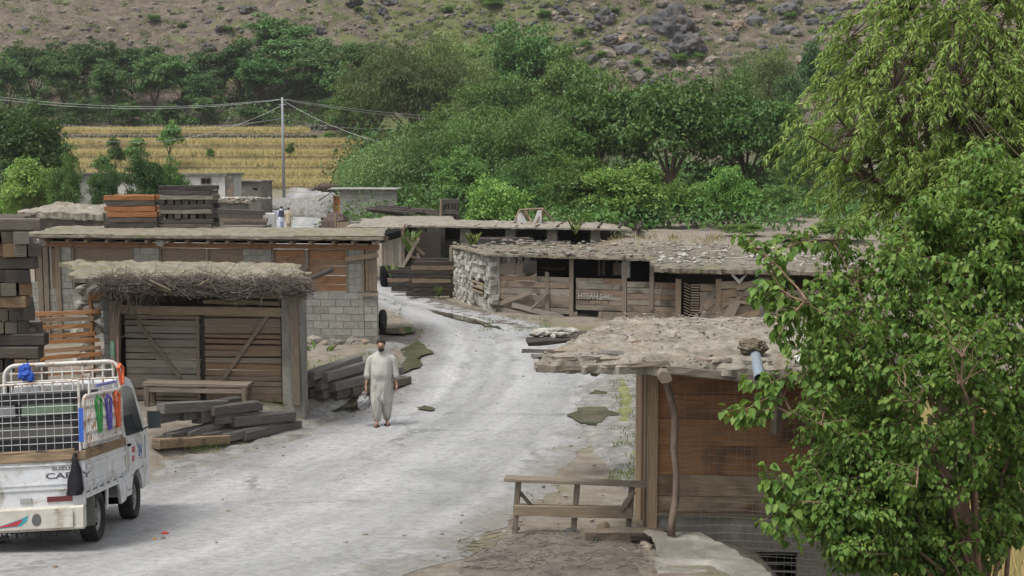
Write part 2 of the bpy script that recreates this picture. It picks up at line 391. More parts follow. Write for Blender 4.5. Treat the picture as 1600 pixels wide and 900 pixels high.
def h(x, y):
    z = smprof(y)
    lx, rx = interp(y, LEFT), interp(y, RIGHT)
    # raised verge in front of the left shops
    z += .42 * sm(lx, lx - .95, x) * sm(17, 20.5, y) * sm(36, 30, y)
    # ditch in front of the plank shop
    z -= .4 * math.exp(-((y - 39.2)/1.9)**2) * sm(rx - .2, rx + 2.2, x)
    # rise of rubble behind the right hand roofs
    z += 1.75 * sm(-1, 5, x) * sm(47.5, 52, y) * sm(110, 85, y)
    # fields below the road on the right
    xb = 2.15 + max(0, (y - 13)) * .27
    z -= 2.6 * sm(xb, xb + 2.2, x) * sm(50, 44, y)
    on = min(sm(lx - 1.2, lx + .2, x), sm(rx + 1.2, rx - .2, x))
    if y < 130:
        z += (1 - on) * .05 * fbm(x*.9, y*.9) * (1 if y < 60 else 3)
    else:
        a = sm(160, 200, y)
        z += .3 * fbm(x*.15, y*.15) + a * (2.6 * fbm(x*.045+3, y*.045, 2) + .9 * fbm(x*.21, y*.21, 7))
        z += a * .04 * (x + 20)
    return z
def G(px, py, extra=0.0):
    """where the sight line of a pixel meets the ground"""
    d = ray(px, py); t = 5.0
    for _ in range(4000):
        q = CAM + d * t
        if q.z <= h(q.x, q.y) + extra: break
        t += .05 if t < 60 else .25
    return q
def axis(segs):
    out = []
    for a, b, st in segs:
        n = max(1, round((b - a)/st)); out += [a + (b-a)*i/n for i in range(n)]
    return out + [segs[-1][1]]
xs = axis([(-300,-140,20),(-140,-60,2.2),(-60,-14,1.0),(-14,12,.4),(12,40,1.0),(40,110,2.2),(110,300,20)])
ys = axis([(-60,6,4),(6,56,.4),(56,100,1.2),(100,168,1.6),(168,250,1.0),(250,300,5)])
mb = MB()
nx = len(xs)
mb.v = [Vector((x, y, h(x, y))) for y in ys for x in xs]
for j in range(len(ys)-1):
    for i in range(nx-1):
        a = j*nx + i; mb.face([a, a+1, a+nx+1, a+nx], [(0,0)]*4)
def ground_mat():
    m, nt, out = newmat('ground'); L = nt.links.new
    b = principled(nt, out, .95, 0, .2)
    pos = N(nt, 'ShaderNodeNewGeometry').outputs['Position']
    sep = N(nt, 'ShaderNodeSeparateXYZ'); L(pos, sep.inputs[0])
    n0 = noise_n(nt, pos, .35, 8, .65); n1 = noise_n(nt, pos, 3.2, 10, .7); n2 = noise_n(nt, pos, 22, 8, .7)
    near = ramp(nt, [(.3,(.15,.12,.09)),(.5,(.22,.19,.155)),(.7,(.28,.255,.22))]); L(n1.outputs[0], near.inputs[0])
    gsel = ramp(nt, [(.52,0.0),(.63,1.0)]); L(n0.outputs[0], gsel.inputs[0])
    grass = ramp(nt, [(.3,(.1,.12,.035)),(.7,(.2,.2,.08))]); L(n1.outputs[0], grass.inputs[0])
    gm = N(nt, 'ShaderNodeMath', operation='MULTIPLY'); L(gsel.outputs[0], gm.inputs[0]); gm.inputs[1].default_value = .45
    c_near = mixc(nt, gm.outputs[0], near.outputs[0], grass.outputs[0])
    # hillside: tan scree, grey stones, olive scrub patches
    h0 = noise_n(nt, pos, .13, 8, .7, .4); h1 = noise_n(nt, pos, .55, 9, .72, .3); h2 = noise_n(nt, pos, 2.2, 8, .75)
    hill = ramp(nt, [(.25,(.05,.045,.04)),(.4,(.125,.1,.076)),(.55,(.185,.15,.115)),(.72,(.26,.22,.172))]); L(h1.outputs[0], hill.inputs[0])
    fine = ramp(nt, [(.3,.5),(.7,1.3)]); L(h2.outputs[0], fine.inputs[0])
    hc = mixc(nt, 1.0, hill.outputs[0], fine.outputs[0], 'MULTIPLY')
    # scrub likes the middle/right of the slope
    xr = N(nt, 'ShaderNodeMapRange'); L(sep.outputs[0], xr.inputs[0]); xr.inputs[1].default_value = -50; xr.inputs[2].default_value = -10; xr.inputs[3].default_value = -.1; xr.inputs[4].default_value = .05
    xq = N(nt, 'ShaderNodeMapRange'); L(sep.outputs[0], xq.inputs[0]); xq.inputs[1].default_value = 4; xq.inputs[2].default_value = 26; xq.inputs[3].default_value = 0; xq.inputs[4].default_value = -.13
    a0 = N(nt, 'ShaderNodeMath', operation='ADD'); L(xr.outputs[0], a0.inputs[0]); L(xq.outputs[0], a0.inputs[1])
    ad = N(nt, 'ShaderNodeMath', operation='ADD'); L(h0.outputs[0], ad.inputs[0]); L(a0.outputs[0], ad.inputs[1])
    h3 = noise_n(nt, pos, .8, 6, .65)
    ad2 = N(nt, 'ShaderNodeMath', operation='MULTIPLY_ADD'); L(h3.outputs[0], ad2.inputs[0]); ad2.inputs[1].default_value = .55; L(ad.outputs[0], ad2.inputs[2])
    ss = ramp(nt, [(.74,0.0),(.84,.8)]); L(ad2.outputs[0], ss.inputs[0])
    hc = mixc(nt, ss.outputs[0], hc, (.13,.155,.05))
    # dark ground under the far trees
    far = N(nt, 'ShaderNodeMapRange'); L(sep.outputs[1], far.inputs[0]); far.inputs[1].default_value = 120; far.inputs[2].default_value = 150
    col = mixc(nt, far.outputs[0], c_near, hc)
    L(col, b.inputs['Base Color'])
    bp = N(nt, 'ShaderNodeBump'); bp.inputs['Strength'].default_value = .8; bp.inputs['Distance'].default_value = .05
    L(n2.outputs[0], bp.inputs['Height'])
    bp2 = N(nt, 'ShaderNodeBump'); bp2.inputs['Strength'].default_value = 1.0
    bd = N(nt, 'ShaderNodeMapRange'); L(sep.outputs[1], bd.inputs[0]); bd.inputs[1].default_value = 120; bd.inputs[2].default_value = 170; bd.inputs[3].default_value = .03; bd.inputs[4].default_value = .9
    L(bd.outputs[0], bp2.inputs['Distance']); L(h1.outputs[0], bp2.inputs['Height']); L(bp.outputs[0], bp2.inputs['Normal'])
    L(bp2.outputs[0], b.inputs['Normal'])
    return m
tag(mb.build('ground', ground_mat(), smooth=True, recalc=False), kind='structure')

# ---------------------------------------------------------------- road
def road_mat():
    m, nt, out = newmat('wet_worn_asphalt'); L = nt.links.new
    b = principled(nt, out, .6, 0, .5)
    pos = N(nt, 'ShaderNodeNewGeometry').outputs['Position']
    uv = coords(nt, 'uv')
    mp = N(nt, 'ShaderNodeMapping'); mp.inputs['Scale'].default_value = (1.7, .05, 1); L(uv, mp.inputs[0])
    st = noise_n(nt, mp.outputs[0], 1.0, 5, .6, .0)       # streaks along the wheel tracks
    n0 = noise_n(nt, pos, .45, 8, .65, .6); n1 = noise_n(nt, pos, 9, 8, .75); n2 = noise_n(nt, pos, 60, 4, .7)
    c0 = ramp(nt, [(.3,(.25,.248,.244)),(.5,(.325,.323,.318)),(.68,(.39,.388,.383))]); L(st.outputs[0], c0.inputs[0])
    c1 = ramp(nt, [(.26,.8),(.44,.98),(.7,1.06)]); L(n0.outputs[0], c1.inputs[0])
    c2 = ramp(nt, [(.28,.4),(.5,1.0),(.72,1.35)]); L(n1.outputs[0], c2.inputs[0])
    col = mixc(nt, 1.0, c0.outputs[0], c1.outputs[0], 'MULTIPLY'); col = mixc(nt, .8, col, c2.outputs[0], 'MULTIPLY')
    c3 = ramp(nt, [(.3,.55),(.7,1.3)]); L(n2.outputs[0], c3.inputs[0]); col = mixc(nt, .7, col, c3.outputs[0], 'MULTIPLY')
    # cracks
    vo = N(nt, 'ShaderNodeTexVoronoi', feature='DISTANCE_TO_EDGE'); vo.inputs['Scale'].default_value = .33
    dn = noise_n(nt, pos, 1.3, 6, .7); add = N(nt, 'ShaderNodeVectorMath', operation='MULTIPLY_ADD')
    L(dn.outputs[1], add.inputs[0]); add.inputs[1].default_value = (1.6,1.6,0); L(pos, add.inputs[2]); L(add.outputs[0], vo.inputs['Vector'])
    cr = ramp(nt, [(.0,1.0),(.007,.9),(.022,0.0)]); L(vo.outputs['Distance'], cr.inputs[0])
    ck = N(nt, 'ShaderNodeMath', operation='MULTIPLY'); L(cr.outputs[0], ck.inputs[0])
    cm = ramp(nt, [(.45,0.0),(.6,.65)]); L(noise_n(nt, pos, .3, 3).outputs[0], cm.inputs[0]); L(cm.outputs[0], ck.inputs[1])
    col = mixc(nt, ck.outputs[0], col, (.1,.1,.085))
    # wheel tracks
    su0 = N(nt, 'ShaderNodeSeparateXYZ'); L(uv, su0.inputs[0]); wn = noise_n(nt, pos, .35, 4, .6)
    wu = N(nt, 'ShaderNodeMath', operation='MULTIPLY_ADD'); L(wn.outputs[0], wu.inputs[0]); wu.inputs[1].default_value = .9; L(su0.outputs[0], wu.inputs[2])
    ws = N(nt, 'ShaderNodeMath', operation='DIVIDE'); L(wu.outputs[0], ws.inputs[0]); ws.inputs[1].default_value = 6.4
    tr_ = ramp(nt, [(.1,.8),(.2,.9),(.27,1.08),(.33,1.06),(.4,.86),(.47,.95),(.56,1.08),(.62,1.04),(.7,.88),(.8,.97),(.92,.8)]); L(ws.outputs[0], tr_.inputs[0])
    col = mixc(nt, .85, col, tr_.outputs[0], 'MULTIPLY')
    # dust and grit drifting in from both edges
    su = N(nt, 'ShaderNodeSeparateXYZ'); L(uv, su.inputs[0])
    e1 = N(nt, 'ShaderNodeMath', operation='SUBTRACT'); e1.inputs[0].default_value = 5.5; L(su.outputs[0], e1.inputs[1])
    em = N(nt, 'ShaderNodeMath', operation='MINIMUM'); L(su.outputs[0], em.inputs[0]); L(e1.outputs[0], em.inputs[1])
    ne = noise_n(nt, pos, 1.1, 8, .7, .3); eo = N(nt, 'ShaderNodeMath', operation='MULTIPLY_ADD'); L(ne.outputs[0], eo.inputs[0]); eo.inputs[1].default_value = -2.6; L(em.outputs[0], eo.inputs[2])
    er = ramp(nt, [(.0,.95),(.5,0.0)]); ea = N(nt, 'ShaderNodeMath', operation='ADD'); L(eo.outputs[0], ea.inputs[0]); ea.inputs[1].default_value = 1.15; L(ea.outputs[0], er.inputs[0])
    dirt_c = mixc(nt, 1.0, (.2,.187,.165), c2.outputs[0], 'MULTIPLY')
    col = mixc(nt, er.outputs[0], col, dirt_c)
    L(col, b.inputs['Base Color'])
    rr = ramp(nt, [(.3,.32),(.6,.62)]); L(n0.outputs[0], rr.inputs[0]); L(rr.outputs[0], b.inputs['Roughness'])
    bp = N(nt, 'ShaderNodeBump'); bp.inputs['Strength'].default_value = .7; bp.inputs['Distance'].default_value = .012
    L(n1.outputs[0], bp.inputs['Height'])
    bp2 = N(nt, 'ShaderNodeBump'); bp2.inputs['Strength'].default_value = .5; bp2.inputs['Distance'].default_value = .006
    L(n2.outputs[0], bp2.inputs['Height']); L(bp.outputs[0], bp2.inputs['Normal']); L(bp2.outputs[0], b.inputs['Normal'])
    return m
mb = MB(); rows = axis([(-40,6,2),(6,56,.25),(56,134,.7)]); NU = 26
for y in rows:
    l, r = interp(y, LEFT), interp(y, RIGHT)
    l = (interp(y-1,LEFT)+l+interp(y+1,LEFT))/3; r = (interp(y-1,RIGHT)+r+interp(y+1,RIGHT))/3
    l += .28*fbm(y*.7, 3.3) + .1*nz(y*3, 1); r += .22*fbm(y*.8, 9.1) + .1*nz(y*3, 5)
    for i in range(NU+1):
        t = i/NU; x = l + (r-l)*t
        edge = sm(0, .06, t)*sm(1, .94, t)
        mb.v.append(Vector((x, y, h(x, y) + .004 + .03*edge)))
for j in range(len(rows)-1):
    for i in range(NU):
        a = j*(NU+1)+i
        mb.face([a, a+1, a+NU+2, a+NU+1], [(i/NU*5.5, rows[j]), ((i+1)/NU*5.5, rows[j]), ((i+1)/NU*5.5, rows[j+1]), (i/NU*5.5, rows[j+1])])
tag(mb.build('road', road_mat(), smooth=True, recalc=False), kind='structure')

def sheet_from_px(name, pts, mat, dz, noise_amp=.08, sub=10, world=False, feather=False):
    """irregular patch on the ground with the given outline"""
    q = [Vector(p) if world else G(*p) for p in pts]
    out = []
    for a, b in zip(q, q[1:] + q[:1]):
        for k in range(sub):
            t = k/sub; p = a.lerp(b, t)
            out.append(Vector((p.x + noise_amp*fbm(p.x*2.1, p.y*2.1, 3), p.y + 2*noise_amp*fbm(p.x*2.1, p.y*2.1, 11), 0)))
    c = sum(out, Vector())/len(out); mb = MB(); n = len(out)
    if not feather:
        from mathutils.geometry import tessellate_polygon
        z0 = h(c.x, c.y) - smprof(c.y) + dz
        mb.v = [Vector((p.x, p.y, z0 + smprof(p.y))) for p in out]
        for tri in tessellate_polygon([out]): mb.face(list(tri), [(0,0)]*3)
        ob = mb.build(name, mat, smooth=True)
        if ob.data.polygons[0].normal.z < 0: ob.data.flip_normals()
        return ob
    P2 = np.array([(p.x, p.y) for p in out]); Q2 = np.roll(P2, -1, 0); E = Q2 - P2; LL = (E**2).sum(1) + 1e-12
    def dist(x, y):
        q = np.array((x, y)); t = np.clip(((q - P2)*E).sum(1)/LL, 0, 1); d = np.sqrt(((P2 + E*t[:,None] - q)**2).sum(1)).min()
        cr = ((P2[:,1] > y) != (Q2[:,1] > y)); xi = P2[:,0] + (y - P2[:,1])*E[:,0]/np.where(E[:,1] == 0, 1e-9, E[:,1])
        return d if (cr & (x < xi)).sum() % 2 else -d
    x0, y0 = P2.min(0) - .2; x1, y1 = P2.max(0) + .2; st = .16 if y0 < 28 else .22
    nx_, ny_ = int((x1-x0)/st)+1, int((y1-y0)/st)+1; D = {}; idx = {}
    for j in range(ny_+1):
        for i in range(nx_+1): D[i,j] = dist(x0+i*st, y0+j*st)
    for j in range(ny_):
        for i in range(nx_):
            cs = [(i,j),(i+1,j),(i+1,j+1),(i,j+1)]
            if max(D[k] for k in cs) < 0: continue
            f = []
            for k in cs:
                if k not in idx:
                    x, y = x0+k[0]*st, y0+k[1]*st; e = sm(-.05, .22, D[k] + .12*fbm(x*2.5, y*2.5, 4))
                    idx[k] = len(mb.v); mb.v.append(Vector((x, y, h(x,y) - .05 + (dz + .05)*e + .018*fbm(x*3, y*3, 2)*e)))
                f.append(idx[k])
            mb.face(f, [(0,0)]*4)
    return mb.build(name, mat, smooth=True, recalc=False)
def water_mat():
    m, nt, out = newmat('puddle_water'); L = nt.links.new
    b = principled(nt, out, .04, 0, .9)
    pos = N(nt, 'ShaderNodeNewGeometry').outputs['Position']
    r = ramp(nt, [(.4,(.045,.045,.03)),(.6,(.09,.085,.06))]); L(noise_n(nt, pos, 1.5, 5).outputs[0], r.inputs[0]); L(r.outputs[0], b.inputs['Base Color'])
    bp = N(nt, 'ShaderNodeBump'); bp.inputs['Strength'].default_value = .06; bp.inputs['Distance'].default_value = .01
    L(noise_n(nt, pos, 5, 2).outputs[0], bp.inputs['Height']); L(bp.outputs[0], b.inputs['Normal'])
    return m
WAT = water_mat()
mudm = pmat('wet_mud', [(.1,.083,.066),(.16,.138,.112),(.125,.105,.085)], None, (.5,1.25), 3, fine=.5, coord='pos', rough=.6, bump=.7, bdist=.02, detail=9)
gravm = pmat('grey_gravel', [(.17,.163,.15),(.25,.24,.22),(.14,.13,.112)], None, (.5,1.25), 5, fine=.6, coord='pos', rough=.8, bump=.8, bdist=.02, detail=10)
greenm = pmat('mossy_ground', [(.13,.15,.05),(.2,.2,.085),(.2,.18,.12)], None, (.6,1.2), 6, fine=.5, coord='pos', rough=.95, bump=.8, bdist=.02, detail=9)
for pts, mt, dz, nm in [
    ([(690,893),(760,842),(850,828),(1000,838),(1015,850),(1030,905),(900,935),(690,935)], mudm, .02, 'verge'),
    ([(880,620),(960,575),(1010,580),(1010,770),(965,760),(915,700)], gravm, .045, 'verge'),
    ([(455,655),(530,612),(580,600),(625,585),(640,596),(560,640),(480,690),(380,712),(250,752),(235,715),(340,700)], gravm, .05, 'verge'),
    ([(470,600),(560,560),(600,528),(655,523),(615,555),(560,590),(520,615)], gravm, .03, 'path'),
    ([(590,465),(620,468),(800,520),(880,523),(770,487),(712,470),(640,452)], mudm, .02, 'verge')]:
    tag(sheet_from_px(nm, pts, mt, dz+.012, .2, feather=True), kind='structure')
for pts in [[(958,596),(985,590),(1000,650),(985,680),(955,660)],[(975,705),(1000,700),(1000,740),(980,745)],[(770,500),(830,512),(870,520),(800,508)],[(560,580),(600,562),(622,556),(604,582),(572,592)]]:
    tag(sheet_from_px('grass_verge', pts, greenm, .095, .12, feather=True), kind='structure')
for pts in [[(598,588),(612,566),(622,547),(655,537),(668,548),(676,556),(652,563),(662,574),(640,583)],
            [(592,516),(640,514),(652,522),(628,526),(594,524)],
            [(888,655),(905,642),(945,640),(966,650),(945,660),(928,671),(905,664)],
            [(918,620),(928,614),(946,616),(940,622)],
            [(500,648),(520,634),(560,622),(576,618),(572,640),(530,650)],
            [(655,642),(668,640),(682,644),(668,647)],
            [(668,486),(720,496),(760,507),(790,518),(740,508),(690,495)]]:
    tag(sheet_from_px('water_puddle', pts, WAT, .066, .1), kind='structure')

# ---------------------------------------------------------------- wheat terraces
fieldm = pmat('ripe_wheat', [(.42,.3,.145),(.48,.36,.18),(.4,.35,.16)], None, (.7,1.15), 2.4, coord='pos', rough=.95, bump=1, bdist=.1)
bankm = pmat('weedy_bank', [(.18,.155,.08),(.28,.22,.12),(.19,.175,.08)], None, (.5,1.3), 2.5, coord='pos', rough=1, bump=1, bdist=.1, detail=9)
TERR = [(131.5,136,2.35,-53,-17,.06),(136.2,141,3.2,-55,-17,.05),(141.2,147,4.3,-57,-17,0),(147.2,153,5.5,-58,-17,0),(153.3,159.5,6.85,-58,-18,0),(160.5,168,8.4,-60,-26,0)]
C_, A_, N_, Ls_, Ws_ = [], [], [], [], []
for k, (y0, y1, z, x0, x1, gr) in enumerate(TERR):
    mb = MB()
    top = lambda u, v: (x0+(x1-x0)*u, y0 + (y1-y0)*v + 1.1*nz(u*4+k*3.7, v*.5)+.3*nz(u*13+k, v), z + .03*nz(u*40, v*6, k) + .25*v)
    mb.patch(top, 60, 5)
    tag(mb.build('wheat_field', fieldm), kind='structure'); mb = MB()
    mb.patch(lambda u, v: (x0+(x1-x0)*u, y0 - .25 + .25*v + 1.1*nz(u*4+k*3.7, 0)+.3*nz(u*13+k, 0), z - 2.2*(1-v) + .03*nz(u*40, 0, k)*v), 60, 2)
    tag(mb.build('terrace_bank', bankm), kind='structure')
    for i in range(5200):
        u, v = rnd.random(), rnd.random()**1.6
        p = top(u, v); C_.append(p); A_.append((rnd.uniform(-.25,.25), rnd.uniform(-.25,.15), 1)); N_.append((rnd.uniform(-.4,.4), -1, 0)); Ls_.append(rnd.uniform(.4,.85)); Ws_.append(rnd.uniform(.08,.16))
def nrm(a): a = np.array(a, float); return a/np.linalg.norm(a, axis=1, keepdims=True)
tag(link('wheat', leaf_mesh('wheat', M['wheat'], np.array(C_), nrm(A_), nrm(N_), np.array(Ls_), np.array(Ws_))), 'ripe golden wheat standing on the terraced fields', 'wheat', kind='stuff')
def drystone(name, x0, x1, y, z, hgt, label, step=.5, rows_=3, mat=None, ysl=0):
    mb = MB(); x = x0
    while x < x1:
        w = rnd.uniform(.3,.6)
        for r in range(rows_):
            mb.rock((x + rnd.uniform(-.1,.1), y + ysl*(x-x0) + rnd.uniform(-.15,.1) + r*.06, z + hgt*(r+.5)/rows_), (w*.62, .3, hgt/rows_*.62), 1, .35)
        x += w*1.05
    o = mb.build(name, mat or M['stonewall']); return tag(o, label, 'stone wall')
wallm = pmat('dark_fieldstone', [(.09,.085,.08),(.15,.14,.12),(.19,.17,.14),(.11,.1,.08)], 'island', (.6,1.2), 3, coord='obj', rough=.95)
drystone('drystone_wall', -60, -25, 160.0, 7.0, 1.15, 'dark dry stone wall holding up the highest wheat terrace', mat=wallm)
drystone('drystone_wall', -62, -17, 170.5, 8.7, .9, 'rubble stone wall along the foot of the trees above the topmost wheat field', mat=wallm)
# ================================================================ building helpers
class Facade:
    """vertical plane through A and B (x, y); outwards = towards the viewer's side"""
    def __init__(s, A, B):
        s.A = Vector((*A, 0)); d = Vector((*B, 0)) - s.A; s.L = d.length; s.e = d/s.L
        s.n = Vector((s.e.y, -s.e.x, 0))
    def pix(s, px, py, off=0.0):
        d = ray(px, py); o = s.A + s.n*off
        t = (o - CAM).dot(s.n)/d.dot(s.n); q = CAM + d*t
        return (q - s.A).dot(s.e), q.z
    def pt(s, u, z, t=0.0): return s.A + s.e*u + s.n*t + Vector((0,0,z))
    def box(s, mb, u0, u1, z0, z1, t0, t1, jit=0.0):
        mb.obox(s.pt((u0+u1)/2, (z0+z1)/2, (t0+t1)/2), [s.e, s.n, Vector((0,0,1))], [abs(u1-u0)/2, abs(t1-t0)/2, abs(z1-z0)/2], jit)
    def pbox(s, mb, x0, y0, x1, y1, t0, t1, jit=0.0):
        u0, z0 = s.pix(x0, y0); u1, z1 = s.pix(x1, y1)
        s.box(mb, u0, u1, min(z0, z1), max(z0, z1), t0, t1, jit)
    def planks(s, mb, u0, u1, z0, z1, t, n, gap=.012, thick=.03, jit=.008, vert=False, tilt=.0, miss=0.0, split=0.0):
        """boards of uneven width filling a rectangle"""
        ws = [rnd.uniform(.7, 1.3) for _ in range(n)]; S = sum(ws); pos = z0 if not vert else u0
        span = (z1-z0) if not vert else (u1-u0)
        for w in ws:
            a = pos + gap*rnd.uniform(.1, 1); b = pos + w/S*span; pos = b
            if rnd.random() < miss: continue
            tt = t + rnd.uniform(-.008, .008)
            if vert: segs = [(z0 + rnd.uniform(-.03,.03), z1 + rnd.uniform(-.03,.02))]
            elif rnd.random() < split:
                c = rnd.uniform(.3,.7)*(u1-u0)+u0; segs = [(u0, c-.005), (c+.005, u1)]
            else: segs = [(u0, u1)]
            for (p, q) in segs:
                mid = (p+q)/2
                if vert: c = s.pt((a+b)/2, mid, tt); ax = [s.e, s.n, Vector((0,0,1))]; hf = [(b-a)/2, thick/2, (q-p)/2]
                else:
                    c = s.pt(mid, (a+b)/2, tt); hf = [(q-p)/2, thick/2, (b-a)/2]
                    th = rnd.uniform(-tilt, tilt); R = Matrix.Rotation(th, 3, s.n)
                    ax = [R @ s.e, s.n, R @ Vector((0,0,1))]
                mb.obox(c, ax, hf, jit)
    def blocks(s, mb, mm, u0, u1, z0, z1, t=0.0, bw=.42, bh=.21, th=.16, mort=.014, holes=()):
        """blockwork: blocks in mb, mortar bed in mm"""
        n = max(1, round((z1-z0)/bh)); bh = (z1-z0)/n
        for r in range(n):
            u = u0 - (bw/2 if r % 2 else 0)
            while u < u1:
                a, b = max(u, u0), min(u+bw, u1); u += bw
                if b - a < .05: continue
                za, zb = z0 + r*bh, z0 + (r+1)*bh
                if any(a < hx1-.02 and b > hx0+.02 and za < hz1-.02 and zb > hz0+.02 for hx0, hx1, hz0, hz1 in holes): continue
                s.box(mb, a+mort/2, b-mort/2, za+mort/2, zb-mort/2, t-th, t+rnd.uniform(-.004,.004), .004)
        if mm is not None and not holes: s.box(mm, u0+.01, u1-.01, z0+.01, z1-.01, t-th+.01, t-.012)
def roof_slab(name, mat, c, parent=None, thick=.16, nu=40, nv=14, amp=.05, rag=.06, under=None, heap=0.0, fq=2.0):
    """earth covered slab over four 3D corners front-left, front-right, back-right, back-left"""
    a, b, cc, d = [Vector(p) for p in c]; mb = MB(); sd = rnd.uniform(0, 90)
    e1 = (b-a).normalized(); e2 = (d-a).normalized()
    def base(u, v):
        p = a.lerp(b, u).lerp(d.lerp(cc, u), v)
        r = rag*fbm(p.x*1.6+sd, p.y*1.6)
        if u in (0.0, 1.0): p = p + e1*(r*1.4 + rag*.6*nz(p.y*7+sd, 3))
        if v in (0.0, 1.0): p = p + e2*(r*1.4 + rag*.6*nz(p.x*7+sd, 3))
        return p
    def top(u, v):
        p = base(u, v); ed = min(1, min(u, 1-u)*nu/2.2, min(v, 1-v)*nv/2.2)
        return p + Vector((0,0, amp*fbm(p.x*fq+sd, p.y*fq, 0, 5)*(.5+ed) + (heap+.03)*ed + .02*nz(p.x*9, p.y*9)))
    mb.patch(top, nu, nv)
    def skirt(p0, k): return p0 - Vector((0,0, thick*(.75+.5*abs(fbm(p0.x*2.3+sd, p0.y*2.3)))))
    loop = [(i/nu, 0.0) for i in range(nu)] + [(1.0, j/nv) for j in range(nv)] + [(1-i/nu, 1.0) for i in range(nu)] + [(0.0, 1-j/nv) for j in range(nv)]
    o = len(mb.v); n = len(loop)
    for (u, v) in loop: mb.v.append(top(u, v))
    for (u, v) in loop: mb.v.append(skirt(base(u, v), 0))
    for i in range(n):
        j = (i+1) % n; mb.face([o+i, o+n+i, o+n+j, o+j], [(0,0)]*4)
    mb.face([o+n+i for i in range(n)], [(0,0)]*n)
    ob = mb.build(name, mat, parent, smooth=False)
    ob.data.polygons.foreach_set('use_smooth', [i < nu*nv for i in range(len(ob.data.polygons))])
    return ob
def part(mb, name, mat, parent, **kw):
    return mb.build(name, M[mat] if isinstance(mat, str) else mat, parent, **kw)

# ================================================================ LEFT BLOCK HOUSE
fa = Facade((-13.2, 35.7), (-3.62, 34.5))
hb = empty('block_house', fa.pt(4.5, h(-8, 35)), 'long grey block house with brown plank shutters and a flat earth roof, roadside', 'house')
ZB = -.1
uR = fa.pix(590, 500)[0]; uP = fa.pix(569, 500)[0]
zt = fa.pix(500, 389)[1]                     # underside of the ceiling beam
blk, mor = MB(), MB()
def fb(x0, y0, x1, y1): 
    u0, z1 = fa.pix(x0, y0); u1, z0 = fa.pix(x1, y1); fa.blocks(blk, mor, u0, u1, z0, z1, 0)
zsill = fa.pix(500, 456)[1]; zpl = fa.pix(500, 524)[1]
u_a = fa.pix(112, 450)[0]
fa.blocks(blk, mor, u_a, uP, zpl, zsill)                           # breast wall
for x0, x1 in ((90,112),(209,249),(380,425),(543,570)): 
    fa.blocks(blk, mor, fa.pix(x0, 420)[0], fa.pix(x1, 420)[0], zsill, zt)
fa.blocks(blk, mor, fa.pix(74, 440)[0], fa.pix(112, 440)[0], zpl, zsill)
bl2, mo2 = MB(), MB(); fa.blocks(bl2, mo2, fa.pix(22, 440)[0], fa.pix(62, 440)[0], zpl, fa.pix(50, 440)[1]); part(bl2, 'wall', 'block', hb); part(mo2, 'mortar_bed', 'mortar', hb)
fa.blocks(blk, mor, uP+.004, uR, zpl, fa.pix(580,455)[1], .02)
# side wall towards the road, straight back
fs = Facade(tuple(fa.pt(uR, 0).xy), (fa.pt(uR,0).x - .55, 38.6))
part(blk, 'wall', 'block', hb); blk = MB(); fs.blocks(blk, None, .02, fs.L, zpl, zt, 0, th=.16); part(blk, 'side_wall', 'block', hb); part(mor, 'mortar_bed', 'mortar', hb)
mb = MB(); fa.box(mb, fa.pix(480, 500)[0], uR+.02, ZB-.5, zpl, -.2, .03); part(mb, 'plinth', 'concrete', hb)
mb = MB(); fa.box(mb, 0, fa.pix(480,500)[0]-.004, ZB-.5, zpl, -.3, -.02); part(mb, 'plinth', 'concrete', hb)
# shutters
for x0, x1, y0, y1, k, mt in ((113,208,385,430,4,'plank_brown'),(250,322,388,440,4,'plank_brown'),(324,379,388,440,4,'plank_brown'),(426,478,391,456,5,'plank_orange'),(480,543,391,456,5,'plank_orange')):
    u0, z1 = fa.pix(x0, y0); u1, z0 = fa.pix(x1, y1); z0 = zsill+.01
    mb = MB(); fa.planks(mb, u0+.02, u1-.02, z0, zt-.02, -.05, k, .012); sh = part(mb, 'shutter', mt, hb)
    for ja, jb in ((u0-.02, u0+.035), (u1-.035, u1+.02)): mb = MB(); fa.box(mb, ja, jb, z0, zt-.02, -.02, .02, .003); part(mb, 'jamb', 'post', sh)
# barred openings on the left end
for x0, x1 in ((80,89),(53,70)):
    u0, _ = fa.pix(x0, 400); u1, _ = fa.pix(x1, 400)
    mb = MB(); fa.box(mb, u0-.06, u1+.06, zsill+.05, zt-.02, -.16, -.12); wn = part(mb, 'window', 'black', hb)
    mb = MB()
    for q in range(3): 
        uu = u0 + (u1-u0)*(q+.5)/3; fa.box(mb, uu-.035, uu+.035, zsill-.2, zt-.05, -.06, -.02, .003)
    part(mb, 'window_bar', 'plank_brown', wn)
for x in (73, 92, 64, 30):
    mb = MB(); u, _ = fa.pix(x, 430); fa.box(mb, u-.07, u+.07, ZB, zt, -.08, .05, .006); part(mb, 'post', 'post', hb)
# plank corner panel with its post
mb = MB(); fa.planks(mb, uP+.05, uR, fa.pix(580,455)[1], zt, .03, 3, .015, vert=True); part(mb, 'corner_boarding', 'plank_brown', hb)
mb = MB(); fa.box(mb, uP-.03, uP+.035, fa.pix(580,460)[1], zt, .0, .06, .004); part(mb, 'post', 'post', hb)
mb = MB(); q0 = fa.pt(*fa.pix(541, 405), .085); q1 = fa.pt(*fa.pix(592, 398), .085); mb.beam(q0, q1, .05, .13, 4); part(mb, 'batten', 'plank_pale', hb); mb = MB()
q0 = fa.pt(*fa.pix(567, 461), .075); q1 = fa.pt(*fa.pix(592, 460), .075); mb.beam(q0, q1, .04, .08, 3); part(mb, 'batten', 'plank_pale', hb)
